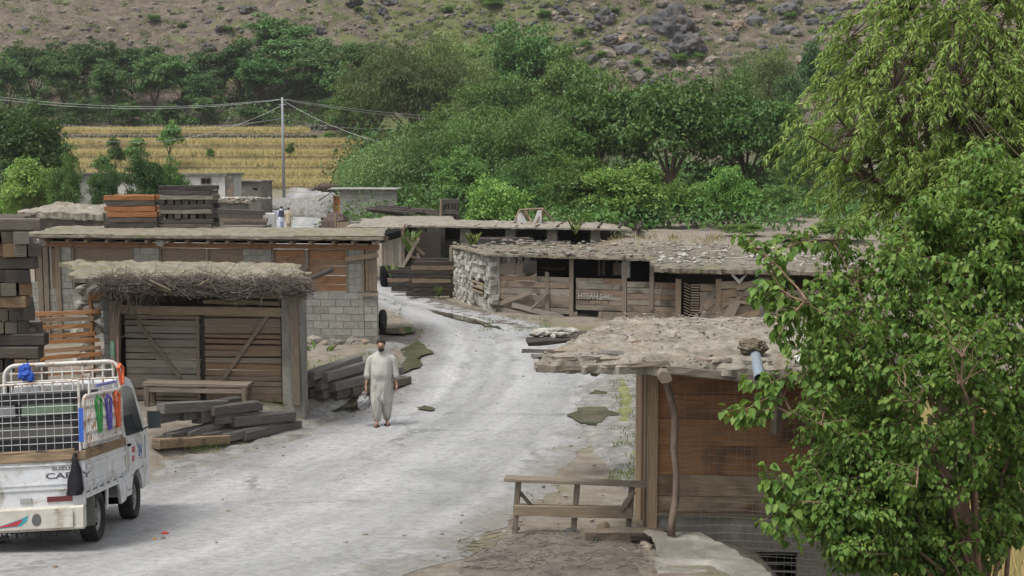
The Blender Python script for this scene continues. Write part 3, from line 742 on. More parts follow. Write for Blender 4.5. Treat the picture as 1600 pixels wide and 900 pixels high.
# ceiling beam, rafters, fascia, roof
zb1 = zt + .13
mb = MB(); fa.box(mb, fa.pix(75,384)[0], uR+.05, zt, zb1, -.1, .07, .01); part(mb, 'wall_beam', 'plank_orange', hb)
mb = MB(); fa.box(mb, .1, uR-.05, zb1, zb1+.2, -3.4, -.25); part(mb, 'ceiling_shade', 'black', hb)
mb = MB()
for k in range(17):
    u = .3 + (uR-.3)*k/16 + rnd.uniform(-.06,.06); z = zb1 + .055
    mb.beam(fa.pt(u, z, -.3), fa.pt(u, z, .26), .085, .1, 2, .006)
part(mb, 'rafter_end', 'plank_pale', hb)
zr = zb1 + .11
mb = MB(); 
for k in range(4):
    u0 = -.3 + (uR+.65)*k/4; u1 = -.3 + (uR+.65)*(k+1)/4
    mb.beam(fa.pt(u0, zr+.07+rnd.uniform(-.02,.02), .34), fa.pt(u1+.05, zr+.07+rnd.uniform(-.02,.02), .34), .04, .13, 6, .008)
part(mb, 'fascia_board', 'plank_dark', hb)
fl, fr = fa.pt(-.4, zr+.11, .42), fa.pt(uR+.28, zr+.11, .42)
roof_slab('roof', M['earth_moss'], [fl, fr, fr + Vector((-.35,4.4,0)), fl + Vector((-.5,4.6,0))], hb, .08, 110, 24, .02, .05, fq=3)
# hanging bundle of wire under the eave
mb = MB()
for k in range(14):
    c = fa.pt(*fa.pix(254, 378), .2); mb.tube([c + Vector((rnd.uniform(-.13,.13), rnd.uniform(-.05,.05), rnd.uniform(-.12,.1))) for _ in range(5)], .008, 4)
tag(part(mb, 'net_bundle', 'tarp', None), 'tangle of pale netting hung from the eave of the block house', 'net')
# rubble footing below the right part
mb = MB()
for k in range(60):
    u, z = rnd.uniform(fa.pix(476,545)[0], uP+.2), rnd.uniform(-.25, zpl-.12); s_ = rnd.uniform(.09,.19)
    mb.rock(fa.pt(u, z, .12 + .35*(zpl-z)*rnd.uniform(.5,1)), (s_*1.3, s_, s_*.8), 1, .3)
tag(part(mb, 'rubble_footing', 'stonewall', None), 'loose rubble stone bank under the right half of the block house', 'stone bank')
# tyre by the corner
mb = MB(); c = Vector((P(598,498,37.4).x, 37.4, h(-3.8,37.4)+.33))
rings = []
for a in range(24):
    t = 2*PI*a/24
    rings.append([c + Vector((.08*math.cos(q)*1.3, (.24 + .09*math.cos(q+PI/2))*math.cos(t), (.24 + .09*math.cos(q+PI/2))*math.sin(t))) for q in [2*PI*k/8 for k in range(8)]])
mb.loft(rings + [rings[0]], cap=False)
tag(rebase(part(mb, 'tyre', 'rubber', None, smooth=True), c - Vector((0,0,.33))), 'old black tyre leaning behind the corner of the block house', 'tyre')

# ================================================================ BRUSH ROOFED SHED
fb_ = Facade((-7.75, 24.3), (-3.87, 24.0))
sx0 = fb_.pix(176, 600)[0]; zS = .38
sb = empty('brush_roof_shed', fb_.pt(1.8, zS), 'old wooden shed with brushwood on its roof and two braced plank door leaves', 'shed')
zl0, zl1 = fb_.pix(320, 492)[1], fb_.pix(320, 481)[1]
uL0, uL1 = fb_.pix(196, 560)[0], fb_.pix(312, 560)[0]; uR0, uR1 = fb_.pix(320, 560)[0], fb_.pix(439, 560)[0]
ztop = fb_.pix(320, 452)[1]
mb = MB(); fb_.planks(mb, uL0, uL1, zS+.02, zl0-.02, -.04, 13, .03, .03, .008, tilt=.012); dl = part(mb, 'door', 'plank_grey', sb)
mb = MB(); mb.beam(fb_.pt(*fb_.pix(212,500),.0), fb_.pt(*fb_.pix(282,590),.0), .03, .07, 4); part(mb, 'brace', 'post', dl); mb = MB(); fb_.box(mb, uL1-.06, uL1, zS+.02, zl0-.02, -.018, .02, .004); part(mb, 'door_stile', 'post', dl)
mb = MB(); fb_.planks(mb, uR0, uR1, zS+.02, zl0+.06, -.04, 14, .03, .03, .008, tilt=.012); dr = part(mb, 'door', 'plank_brown', sb)
mb = MB(); mb.beam(fb_.pt(*fb_.pix(418,494),.0), fb_.pt(*fb_.pix(350,590),.0), .03, .07, 4); part(mb, 'brace', 'post', dr)
for ja, jb, ta, tb in ((uR1+.005, uR1+.07, -.05, .02), (uL1+.012, uR0-.012, -.1, -.06)): mb = MB(); fb_.box(mb, ja, jb, zS, zl0, ta, tb, .003); part(mb, 'door_post', 'plank_dark', sb)
# lintel boards
mb = MB(); mb.beam(fb_.pt(sx0+.1, zl0+.09, .03), fb_.pt(uR1+.1, zl0+.07, .03), .05, .16, 6, .01); part(mb, 'lintel', 'plank_pale', sb)
mb = MB(); mb.beam(fb_.pt(uR0, zl1+.12, .0), fb_.pt(uR1, zl1+.1, .0), .04, .08, 6, .01); part(mb, 'lintel', 'plank_brown', sb)
# concrete pillar on the right, block pillar and painted post on the left
mb = MB(); u0, u1 = fb_.pix(443,560)[0], fb_.pix(475,560)[0]; fb_.box(mb, u0, u1, zS-.3, ztop+.05, -.3, .08, .012); part(mb, 'pillar', 'concrete', sb)
mb = MB(); mb.beam(fb_.pt(u0+.26, zS, .11), fb_.pt(u0+.24, ztop, .11), .04, .16, 5, .008); part(mb, 'post', 'post', sb)
bl, mo = MB(), MB(); fb_.blocks(bl, mo, fb_.pix(158,560)[0], fb_.pix(174,560)[0], zS, ztop, -.15, .36, .21); part(bl, 'pillar', 'block', sb); part(mo, 'mortar_bed', 'mortar', sb)
paint = pmat('peeling_green_paint', [(.2,.42,.28),(.28,.5,.35)], None, (.7,1.1), 5, coord='obj', spots=((.3,.25,.2),.14,3))
pinkp = pmat('peeling_pink_paint', [(.5,.22,.24),(.45,.25,.22)], None, (.7,1.1), 5, coord='obj', spots=((.3,.25,.2),.16,3))
mb = MB(); mb.beam(fb_.pt(*fb_.pix(182,640),.05), fb_.pt(*fb_.pix(182,470),.05), .1, .19, 5, .006); po = part(mb, 'post', 'post', sb)
mb = MB(); fb_.pbox(mb, 175.5, 532, 185, 640, .108, .116, .002); part(mb, 'paint_strip', paint, po)
mb = MB(); fb_.pbox(mb, 185.6, 525, 190, 585, .108, .115, .002); part(mb, 'paint_strip', pinkp, po)
# side and back walls, dark interior
mb = MB(); 
fb_.planks(mb, sx0-.1, u1-.6, zS, ztop-.05, -2.6, 12, .02)
fL = Facade(tuple(fb_.pt(sx0-.1,0,-2.6).xy), tuple(fb_.pt(sx0-.1,0,-.3).xy)); fL.planks(mb, 0, fL.L, zS, ztop-.05, 0, 12, .02)
fR = Facade(tuple(fb_.pt(u1-.06,0,-.3).xy), tuple(fb_.pt(u1-.62,0,-2.6).xy)); fR.planks(mb, 0, fR.L, zS-.2, ztop-.05, 0, 12, .02)
part(mb, 'plank_wall', 'plank_grey', sb)
# roof: front log, cross poles, earth slab
mb = MB(); mb.beam(fb_.pt(fb_.pix(226,458)[0], ztop+.0, .16), fb_.pt(fb_.pix(482,470)[0], ztop-.08, .16), .15, .17, 8, .012, cham=.3); part(mb, 'roof_log', 'post', sb)
mb = MB()
for k in range(9):
    u = sx0 - .5 + 4.2*k/8; mb.beam(fb_.pt(u, ztop+.15, -2.7), fb_.pt(u+rnd.uniform(-.1,.1), ztop+.13, .42+rnd.uniform(-.1,.15)), .09, .09, 5, .01, cham=.3)
part(mb, 'roof_pole', 'plank_dark', sb)
zr2 = fb_.pix(300, 434, .3)[1]
rl = [fb_.pt(fb_.pix(118,432,.3)[0], zr2-.02, .35), fb_.pt(fb_.pix(484,440,.3)[0], zr2-.05, .35), fb_.pt(fb_.pix(470,428,-2.9)[0]-.05, zr2, -2.9), fb_.pt(fb_.pix(125,420,-2.9)[0]-.3, zr2+.02, -2.9)]
roof_slab('roof', M['earth_moss'], rl, sb, .1, 90, 44, .04, .14, heap=.01, fq=3)
# brushwood
mb = MB(); ua, ub = fb_.pix(160,450,.3)[0], fb_.pix(484,450,.3)[0]
for k in range(2600):
    u = rnd.uniform(ua, ub); t = .38 + rnd.gauss(0, .13); z = zr2 - .11 + rnd.gauss(0, .085)*(1+.5*nz(u*1.7,3)) - .03*(u-ua)/(ub-ua) + .07*nz(u*1.3, 8)
    p = fb_.pt(u, z, t); d = Vector((rnd.gauss(0,1), rnd.gauss(0,.6), rnd.gauss(-.03,.3))).normalized(); L0 = rnd.uniform(.2,.65)
    b = p + d*L0*.5 + Vector((0,0,rnd.uniform(-.06,.06))); r = rnd.uniform(.003,.0075)
    mb.tube([p - d*L0*.5, p + Vector((0,0,rnd.uniform(-.04,.05))), b], [r, r*.8, r*.4], 3, cap=False)
for (uc, n, dl_, sp) in ((fb_.pix(205,0)[0], 70, 1.0, .2), (fb_.pix(232,0)[0], 30, .6, .2), (fb_.pix(440,0)[0], 22, .6, .12)):
    for k in range(n):
        u = uc + rnd.gauss(0, sp); p = fb_.pt(u, zr2-.1, .42 + rnd.gauss(0,.08)); q = [p]; d = Vector((rnd.gauss(.1,.4), rnd.gauss(0,.3), -1)); L0 = dl_*rnd.uniform(.3,1)
        for s_ in range(4):
            d = (d + Vector((rnd.gauss(0,.35), rnd.gauss(0,.25), rnd.gauss(-.1,.2)))).normalized(); p = p + d*L0/4; q.append(p)
        r = rnd.uniform(.003,.008); mb.tube(q, [r, r*.9, r*.7, r*.5, r*.3], 3, cap=False)
tag(part(mb, 'brushwood', 'twig', None), 'tangled dry brushwood heaped along the front edge of the shed roof', 'brushwood', kind='stuff')
for (x0,y0,x1,y1,w,lab) in ((234,440,268,456,.14,'grey board tilted in the brushwood on the shed roof'),(310,447,328,437,.06,'short pale lath stuck in the brushwood on the shed roof')):
    mb = MB(); mb.beam(fb_.pt(*fb_.pix(x0,y0,.55),.55), fb_.pt(*fb_.pix(x1,y1,.6),.6), w, .025, 3, .004, up=(0,.6,.8)); tag(part(mb, 'board', 'plank_pale', None), lab, 'board')
for (x,y,r,lab) in ((392,418,.13,'orange brick stone lying at the back of the shed roof'),):
    mb = MB(); mb.rock(P(x, y, 26.4), (r, r, r*.6), 2, .25); tag(part(mb, 'stone', flat('orange_stone', (.36,.16,.09), .9), None), lab, 'stone')

# bench in front of the shed
def trestle_bench(f, x0, x1, ytop, yleg, t, label):
    u0, z1 = f.pix(x0, ytop, t); u1, _ = f.pix(x1, ytop, t); z0 = f.pix(x0, yleg, t)[1]
    r = empty('bench', f.pt((u0+u1)/2, z0, t), label, 'bench')
    mb = MB(); mb.beam(f.pt(u0, z1-.03, t-.12), f.pt(u1, z1-.04, t-.12), .4, .06, 5, .006); part(mb, 'seat', 'plank_grey', r)
    mb = MB(); mb.beam(f.pt(u0+.03, z1-.13, t+.05), f.pt(u1-.02, z1-.14, t+.05), .05, .09, 5, .005); part(mb, 'rail', 'plank_grey', r)
    for u in (u0+.08, u1-.08):
        for dt in (.045, -.28):
            mb = MB(); p = f.pt(u, 0, t+dt); mb.beam((p.x, p.y, h(p.x,p.y)-.02), f.pt(u, z1-.07, t+dt), .09, .09, 3, .006); part(mb, 'leg', 'post', r)
trestle_bench(fb_, 224, 389, 597, 642, .52, 'long low grey plank bench standing before the shed doors')
# ================================================================ slat fence beside the shed
ff = Facade((-9.75, 26.0), (-8.0, 25.6))
sf = empty('slat_fence', ff.pt(.8, h(-9,26)), 'open fence of orange horizontal slats between the tall timber stack and the shed', 'fence')
mb = MB(); slats = [(491,487),(500,498),(513,509),(527,521),(535,531),(549,543),(560,553),(572,566),(585,579)]
for k, (ya, yb) in enumerate(slats):
    xa = [52,62,45,48,60,66,62,58,60][k]; xb = [156,147,145,150,155,157,158,157,157][k]
    mb.beam(ff.pt(*ff.pix(xa, ya)), ff.pt(*ff.pix(xb, yb)), .025, .085, 5, .005, warp=.012)
part(mb, 'slats', 'plank_fresh', sf)
mb = MB(); p = ff.pt(*ff.pix(140, 456), -.04); mb.beam((p.x,p.y,h(p.x,p.y)-.1), p, .1, .06, 4, .005); part(mb, 'fence_post', 'plank_fresh', sf); mb = MB(); p = ff.pt(*ff.pix(62, 490), -.04); mb.beam((p.x,p.y,h(p.x,p.y)-.1), p, .08, .06, 4, .005); part(mb, 'fence_post', 'plank_fresh', sf)
mb = MB(); mb.beam(ff.pt(*ff.pix(140, 466), .03), ff.pt(*ff.pix(176, 459), .03), .05, .09, 3, .005); part(mb, 'top_rail', 'plank_fresh', sf)
# white washed rubble pier behind it
mb = MB()
for k in range(46):
    p = P(rnd.uniform(100,158), 0, 27.5); mb.rock((p.x, 27.5+rnd.uniform(-.1,.1), rnd.uniform(.3,2.6)), (.17,.12,.12), 1, .35)
tag(part(mb, 'rubble_pier', 'whitestone', None), 'whitewashed rubble pier behind the slat fence', 'pier')

# ================================================================ timbers
def beam_obj(p0, p1, w, h_, mat, label, group, cat='timber', seg=4, jit=.006, up=(0,0,1), cham=.1, warp=0.0):
    mb = MB(); p0, p1 = Vector(p0), Vector(p1); c = (p0+p1)/2
    mb.beam(p0 - c, p1 - c, w, h_, seg, jit, up, cham, 1.0, warp)
    o = mb.build('squared_timber', M[mat]); o.location = c
    return tag(o, label, cat, group)
# tall stack on the left edge
zt0 = P(20, 341, 22.2).z; nl = 16; lh = (zt0 - h(-8.6,22.5) + .02)/nl
side_layers = {0, 3, 6, 9, 10, 12, 15}
for k in range(nl):
    z = zt0 - lh*(k+.5); up_ = rnd.uniform(-.09,.09) + (.08 if k in (0,9,13) else 0)
    xr = P(58,460,22.2).x + up_ + (.06 if k > 8 else 0) - (.12 if 3 < k < 9 else 0)
    if k in side_layers:
        for q in range(3):
            y = 22.35 + q*.75
            sk = -.38*q*.75
            beam_obj((xr+sk-2.3+rnd.uniform(-.2,0), y+rnd.uniform(-.05,.05), z), (xr+sk - (0 if q == 0 else rnd.uniform(0,.3)), y+rnd.uniform(-.05,.05), z), .26, lh*.95, rnd.choice(['beam_black','beam_grey','beam_tan'] if k > 4 else ['beam_black','beam_black','beam_grey']),
                     f"timber lying crosswise, {ORD[q+1]} from the front, {ORD[k+1]} layer down in the tallest stack", 'timbers of the tall left stack')
    else:
        x = xr; q = 0
        while x > xr - 1.35:
            q += 1; w = rnd.uniform(.19,.27)
            mt = rnd.choice(['beam_black','beam_black','beam_grey','beam_tan'] if k < 9 else ['beam_tan','beam_grey','beam_grey','beam_black'])
            beam_obj((x-w/2, 22.2+rnd.uniform(-.12,.1), z), (x-w/2-.78, 24.2+rnd.uniform(-.2,.2), z), w*.95, lh*.95, mt,
                     f"timber end, {ORD[q]} from the right, {ORD[k+1]} layer down in the tallest stack", 'timbers of the tall left stack', cham=.06)
            x -= w
# pile in front of the shed: near ends from pixels, running away to the right
def gb(px, py, dx, dy, w, hh, z0, mat, label, group):
    w *= rnd.uniform(.75,1); hh *= rnd.uniform(.85,1); dx += rnd.uniform(-.16,.16); dy *= rnd.uniform(.85,1.15)
    p = G(px, py); q = Vector((p.x+dx, p.y+dy, 0))
    p = Vector((p.x, p.y, h(p.x,p.y)+.03+z0+hh/2)); q.z = h(q.x,q.y)+.03+z0+hh/2
    return beam_obj(p, q, w, hh, mat, label, group, warp=.008, jit=.008)
grp = 'timbers heaped before the shed'
base = [(243,704,.7,1.5,'beam_tan'),(262,697,.75,1.9,'beam_dark'),(290,694,.75,2.0,'beam_dark'),(312,694,.8,1.9,'beam_dark'),(345,694,.85,1.8,'beam_dark'),(378,692,.8,1.9,'beam_dark')]
names = ['split reddish log lowest at the near left edge','grey beam on the ground next to the split log','third ground beam from the split log','fourth ground beam from the split log','fifth ground beam, squeezed under the leaning upper ones','long grey beam nearest the road']
for (x,y,dx,dy,mt), nm in zip(base, names): gb(x, y, dx, dy*.85, .21, .17, 0, mt, nm + ', timber heap before the shed', grp)
for (x,y,dx,dy,z0,mt), nm in zip([(236,690,.7,2.2,.17,'beam_dark'),(256,684,.85,2.2,.18,'beam_dark'),(282,684,.95,2.1,.18,'beam_dark'),(308,688,.75,1.9,.18,'beam_dark'),(330,690,.85,1.8,.18,'beam_dark'),(362,694,.8,1.7,.18,'beam_dark')],
    ['upper beam farthest left','second upper beam from the left','third upper beam from the left','upper beam in the middle with a split end','upper beam right of the middle','upper beam closest to the road, pale worn top']):
    gb(x, y-7, dx, dy*.72, .22, .2, z0, mt, nm + ' of the timber heap before the shed', grp)
for (x,y,dx,dy,z0,mt), nm in zip([(252,694,.8,1.8,.38,'beam_dark'),(330,696,.65,1.6,.39,'beam_dark')],['topmost left beam','topmost right beam, short and squared']):
    gb(x, y-7, dx, dy*.72, .2, .18, z0, mt, nm + ' of the timber heap before the shed', grp)
grp = 'timbers heaped beside the walking man'
for k, (x,y,dx,dy,z0,mt) in enumerate([(452,628,.3,1.4,0,'beam_dark'),(478,625,.75,2.6,0,'beam_black'),(498,627,.8,2.8,0,'beam_dark'),(520,628,.9,2.9,0,'beam_dark'),(545,622,.95,2.7,0,'beam_grey'),
                                       (472,627,.75,2.5,.2,'beam_black'),(496,629,.8,2.5,.2,'beam_dark'),(518,631,.95,2.9,.2,'beam_dark'),(484,630,.7,2.3,.4,'beam_dark'),(505,631,.8,2.6,.4,'beam_dark')]):
    nm = ['short stub lying loose at the left','ground beam second from the shed pillar','ground beam third from the shed pillar','ground beam fourth from the shed pillar','outermost ground beam nearest the puddle','upper beam on the shed side','middle upper beam with a dark end','upper beam on the road side','topmost beam on the shed side','topmost beam on the road side'][k]
    gb(x, y, dx, dy, .23, .2, z0, mt, nm + ', timber heap beside the walking man', grp)
mb = MB(); p = G(410, 628); mb.beam((p.x-.3,p.y,h(p.x,p.y)+.12), (p.x+.5,p.y+.4,h(p.x,p.y)+.12), .2, .12, 4, .012); tag(part(mb, 'stone_slab', 'concrete', None), 'flat grey kerb slab lying at the foot of the shed pillar', 'slab')

# stacks on the house roof
def stack(px0, px1, py0, py1, Y, nl, mats, where, group, depth=1.0, endon=(), n_end=5, zbase=None, overh=.05, per=2, rz=0.0):
    x0, x1 = P(px0, py0, Y).x, P(px1, py0, Y).x; zt_, zb_ = P(px0, py0, Y).z, P(px0, py1, Y).z
    if zbase is not None: zb_ = zbase
    lh = (zt_-zb_)/nl
    for k in range(nl):
        z = zt_ - lh*(k+.5); mt = mats[k % len(mats)]
        if k in endon:
            for q in range(n_end):
                w = (x1-x0)/n_end; x = x0+w*(q+.5)
                beam_obj((x, Y+rnd.uniform(-.03,.05), z), (x, Y+depth, z), w*rnd.uniform(.6,.8), lh*.93, mt, f"{ORD[q+1]} timber end from left, {ORD[k+1]} layer down in {where}", group, cham=.06)
        else:
            for q in range(per):
                y = Y+.1+q*(depth-.2)/max(1,per-1)
                beam_obj((x0+rnd.uniform(-overh,overh), y, z), (x1+rnd.uniform(-overh,overh), y+rz, z), .2, lh*.9, mt, f"{'front' if q==0 else 'rear'} lengthwise timber, {ORD[k+1]} layer down in {where}", group, cham=.07, jit=.008)
ZHR = zr + .13
stack(163,243,305,349,38.2,6,['beam_orange','beam_black','beam_orange','beam_orange','beam_black','beam_black'],'the orange stack on the house roof','timbers of the orange roof stack', zbase=ZHR)
stack(247,330,290,349,38.3,9,['beam_black','beam_black','beam_grey','beam_black','beam_black','beam_grey','beam_black','beam_black','beam_grey'],'the black stack on the house roof','timbers of the black roof stack', zbase=ZHR, endon=(3,6), n_end=7)
# brown lumber stack across the road
stack(640,707,408,462,46.4,8,['plank_dark','plank_brown','plank_dark','plank_dark','plank_brown','plank_dark','plank_dark','plank_dark'],'the brown plank stack by the bend','planks of the stack by the bend', zbase=.05, overh=.15, depth=1.6, per=2)
stack(612,650,421,455,48.2,5,['plank_dark','beam_black','plank_brown','beam_black','plank_dark'],'the low dark stack behind the brown one','planks of the low dark stack', zbase=.05, overh=.25, depth=1.2)
# dark stack inside the long shed, on the rubble
stack(748,830,372,396,51.6,4,['beam_black','plank_brown','beam_black','beam_black'],'the stack under the long shed eave','timbers under the long shed eave', overh=.1, endon=(2,), n_end=7, zbase=h(1,51.6))
stack(835,905,378,394,51.0,3,['beam_black','beam_black','beam_black'],'the collapsed stack right of the shed stack','collapsed dark timbers', overh=.6, zbase=h(1.5,51))
# tall black stack behind
stack(690,717,311,346,66,8,['beam_black','beam_black','beam_dark'],'the tall black stack before the trees','timbers of the tall black stack', endon=(1,3,5,7), n_end=5, zbase=.9)
mb = MB(); p = P(688.5,340,65.8); mb.beam((p.x,65.8,.0), P(688.5,311,65.8), .12, .1, 4, .01); tag(part(mb, 'post', 'plank_pale', None), 'pale upright post at the side of the tall black stack', 'post')
for (px0,px1,Y) in ((691,716,66.5),):
    mb = MB(); mb.box((P(px0,340,Y).x, 66.0, h(-3,66)-.1), (P(px1,340,Y).x, 67, .895)); tag(part(mb, 'platform', 'concrete', None), 'rough concrete platform carrying the tall black stack', 'platform')

# ================================================================ plank shop on the right of the bend
PS0, PS1 = (-.67, 42.6), (6.2, 40.2)
fp = Facade(PS0, PS1)
zpr = fp.pix(850, 401)[1] - .02
ps = empty('plank_shop', fp.pt(3, h(2,40)), 'long low shop of patched grey and rust planks with open hatches, by the road bend', 'shop')
fw = Facade((-2.05, 46.6), PS0)
# rubble side wall
mb = MB(); 
for r in range(13):
    u = 0
    while u < fw.L:
        w = rnd.uniform(.22,.5); z = -.25 + (zpr+.2)*(r+.5)/13
        mb.obox(fw.pt(u+w/2, z, rnd.uniform(-.04,.04)), [fw.e, fw.n, Vector((0,0,1))], [w/2*.97, .12, (zpr+.25)/26*.96], .025); u += w
fp.box(mb, 0, .28, -.4, zpr, -.25, .03, .02)
part(mb, 'side_wall', 'whitestone', ps)
mb = MB(); u, z = fw.pix(752, 447); fw.box(mb, u-.5, u+.7, z-.22, z+.25, .125, .15); hole = part(mb, 'vent_opening', 'black', ps)
mb = MB(); 
for q in range(3): fw.box(mb, u-.6, u+.75, z-.2+.15*q, z-.13+.15*q, .155, .185, .01)
part(mb, 'board', 'plank_pale', ps)
mb = MB(); fw.box(mb, -.12, .08, -.3, zpr, -.1, .2, .02); part(mb, 'post', 'post', ps)
# front boards by bays, leaving the hatches open
def bay(x0, x1, y0, y1, n, mt='plank_grey', tilt=.012, t=-.02, miss=0.0, split=.5):
    u0, z1 = fp.pix(x0, y0); u1, z0 = fp.pix(x1, y1)
    mb = MB(); fp.planks(mb, u0, u1, z0, z1, t, n, .025, .035, .012, tilt=tilt, miss=miss, split=split); return part(mb, 'boarding', mt, ps)
patch = pmat('patched_plank', [(.21,.185,.145),(.29,.26,.21),(.25,.165,.115),(.24,.215,.17),(.32,.285,.23),(.27,.2,.145)], 'island', (.45,1.15), 3, WD, rough=.92, bump=.6, spots=((.09,.075,.06),.1,1.5))
M['patch'] = patch
bay(771,806,411,430,2,'patch'); bay(769,893,430,492,6,'patch',.025); bay(806,816,411,430,1,'patch')
bay(900,976,434,487,6,'patch'); bay(936,976,487,508,2,'patch'); bay(980,1062,440,512,7,'patch',.015)
bay(895,902,487,510,2,'patch')
mb = MB()   # slumped lower boards in front of the ditch
for (a,b,c,d,w) in ((772,478,830,456,.14),(768,483,880,507,.26),(790,490,900,512,.22),(800,476,880,497,.18),(825,487,858,456,.07),(868,505,934,512,.2)):
    mb.beam(fp.pt(*fp.pix(a,b,.1),.1), fp.pt(*fp.pix(c,d,.1),.1), .03, w, 5, .012, up=(0,.15,1))
part(mb, 'slumped_boarding', 'plank_grey', ps)
mb = MB()
for x, y0, y1 in ((811,408,432),(893,405,512),(976,405,510),(1019,403,484),(855,425,488),(938,487,508)):
    mb = MB(); u, z1 = fp.pix(x, y0); z0 = fp.pix(x, y1)[1]; fp.box(mb, u-.07, u+.07, z0, z1, -.06, .035 if x in (855,1019) else .01, .012); part(mb, 'post', 'plank_grey', ps)
bl, mo = MB(), MB(); u, z1 = fp.pix(972, 405); fp.blocks(bl, mo, u-.02, u+.26, fp.pix(972,434)[1], z1, .015); part(bl, 'pillar', 'block', ps); part(mo, 'mortar_bed', 'mortar', ps)
# hatch frames, things seen through
mb = MB(); 
for x in (917,924,945): mb = MB(); u, z1 = fp.pix(x, 412); fp.box(mb, u-.04, u+.04, fp.pix(x,436)[1], z1, -1.6, -1.5, .01); part(mb, 'inner_post', 'plank_pale', ps)
mb = MB()
u, z1 = fp.pix(947, 414); fp.box(mb, u, u+.35, fp.pix(947,433)[1], z1, -.9, -.87, .01)
part(mb, 'inner_shutter', 'plank_pale', ps)
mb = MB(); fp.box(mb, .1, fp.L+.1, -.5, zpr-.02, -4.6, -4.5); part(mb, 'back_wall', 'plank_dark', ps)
mb = MB(); u0, z1 = fp.pix(846, 417,-3); u1, z0 = fp.pix(884, 422,-3); fp.box(mb, u0, u1, z0, z1, -3.0, -2.97); part(mb, 'gap_board', 'plank_pale', ps)
mb = MB()
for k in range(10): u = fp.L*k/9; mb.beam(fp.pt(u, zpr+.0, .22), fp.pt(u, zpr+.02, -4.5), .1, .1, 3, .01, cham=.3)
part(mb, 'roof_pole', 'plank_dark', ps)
a = fw.pt(-.1, zpr+.07, .2); b = fp.pt(-.1, zpr+.07, .35); c = fp.pt(fp.L+.2, zpr+.05, .3)
roof_slab('roof', M['earth'], [b, c, c + Vector((1.6,6.4,.1)), a + Vector((0,.3,.0))], ps, .07, 120, 30, .035, .1, fq=2.2)
# faded chalk lettering on the boards
chalk = flat('faded_white_paint', (.36,.34,.3), .9, 0, .4, .45, 60)
u, z = fp.pix(903, 466); text_mesh('lettering', 'HTEAH 5441', .26, chalk, ps, fp.pt(u, z, .03), fp.e, (0,0,1), .001, 0.004, .82)

def roof_debris(label, c, n, mat='stonewall', big=.03, dz=.1):
    a_, b_, c_, d_ = [Vector(p) for p in c]; mb = MB()
    for k in range(n):
        u, v = rnd.random(), rnd.random()**1.5; p = a_.lerp(b_, u).lerp(d_.lerp(c_, u), v); s_ = abs(rnd.gauss(0, big)) + .012
        if rnd.random() < .12: q = Vector((rnd.gauss(0,1), rnd.gauss(0,.5), 0)).normalized()*rnd.uniform(.1,.5); mb.tube([p-q+Vector((0,0,dz)), p+q+Vector((0,0,dz+.02))], .012, 4)
        else: mb.rock(p + Vector((0,0,dz+rnd.uniform(-.03,.03))), (s_*1.6, s_*1.2, s_*.7), 1, .35)
    tag(part(mb, 'roof_debris', mat, None), label, 'debris', kind='stuff')
roof_debris('stones and sticks scattered over the plank shop roof', [a, b.lerp(c,.0), c + Vector((1.6,6.4,.1)), a + Vector((0,.3,0))], 60)
roof_debris('pale stones and sticks along the edge of the plank shop roof', [b, c, c + Vector((1.6,6.4,.1)), b + Vector((0,5,.1))], 420)
# ---------------------------------------------------------------- second plank shop (nearer, right)
f2 = Facade((4.75, 38.6), (10.6, 37.6))
z2r = f2.pix(1120, 427)[1]
p2 = empty('patchwork_shop', f2.pt(2, h(6,38.5)), 'smaller shop of crooked patched boards with a slatted hatch, under a ragged earth roof', 'shop')
zb2 = h(6.5,38)-.1
def bay2(x0, x1, y0, y1, n, mt='patch', tilt=.02, vert=False, t=-.02):
    u0, z1 = f2.pix(x0, y0); u1, z0 = f2.pix(x1, y1); mb = MB(); f2.planks(mb, u0, u1, z0, z1, t, n, .03, .035, .015, tilt=tilt, vert=vert, split=.3); return part(mb, 'boarding', mt, p2)
bay2(1094,1122,444,502,5,'patch',.14); bay2(1126,1150,440,502,4,'plank_pale',.16); bay2(1150,1184,440,502,5,'patch',.22,t=-.05)
mb = MB()
for (a,b,c,d,w) in ((1128,478,1158,464,.1),(1140,468,1186,478,.08),(1150,450,1186,440,.16),(1100,480,1112,470,.22),(1135,500,1150,470,.3),(1155,498,1186,486,.2)):
    mb.beam(f2.pt(*f2.pix(a,b,.03),.03), f2.pt(*f2.pix(c,d,.03),.03), .03, w, 3, .012)
part(mb, 'crooked_board', 'plank_pale', p2)
mb = MB(); u0, z1 = f2.pix(1068,443); u1, z0 = f2.pix(1092,503)
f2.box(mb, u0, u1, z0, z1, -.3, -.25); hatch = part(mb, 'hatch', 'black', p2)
mb = MB()
for k in range(15): z = z0+(z1-z0)*(k+.5)/15; f2.box(mb, u0+.22, u1, z-.018, z+.018, -.05, -.02, .006)
for k in range(13): z = z0+(z1-z0)*(k+.5)/13; mb.beam(f2.pt(u0+.02, z+.05, -.02), f2.pt(u0+.2, z-.04, -.1), .03, .03, 2, .004)
part(mb, 'slats', 'plank_pale', hatch)
mb = MB()
for x in (1060,1123): mb = MB(); u, z1 = f2.pix(x, 436); f2.box(mb, u-.08, u+.08, zb2, z1, -.06, .03, .01); part(mb, 'post', 'plank_pale', p2)
mb = MB(); u, z1 = f2.pix(1193, 432); f2.box(mb, u-.17, u+.17, zb2, z1, -.2, .04, .02); part(mb, 'pillar', 'concrete', p2)
mb = MB(); u0, z1 = f2.pix(1205, 453); u1, z0 = f2.pix(1300, 510); f2.planks(mb, u0, u1, zb2, z1, -.03, 6, .03, .03, .01); part(mb, 'boarding', 'patch', p2)
mb = MB(); f2.box(mb, 0, f2.L, z2r-.02, z2r+.1, -.1, .05, .02); part(mb, 'lintel', 'plank_grey', p2)
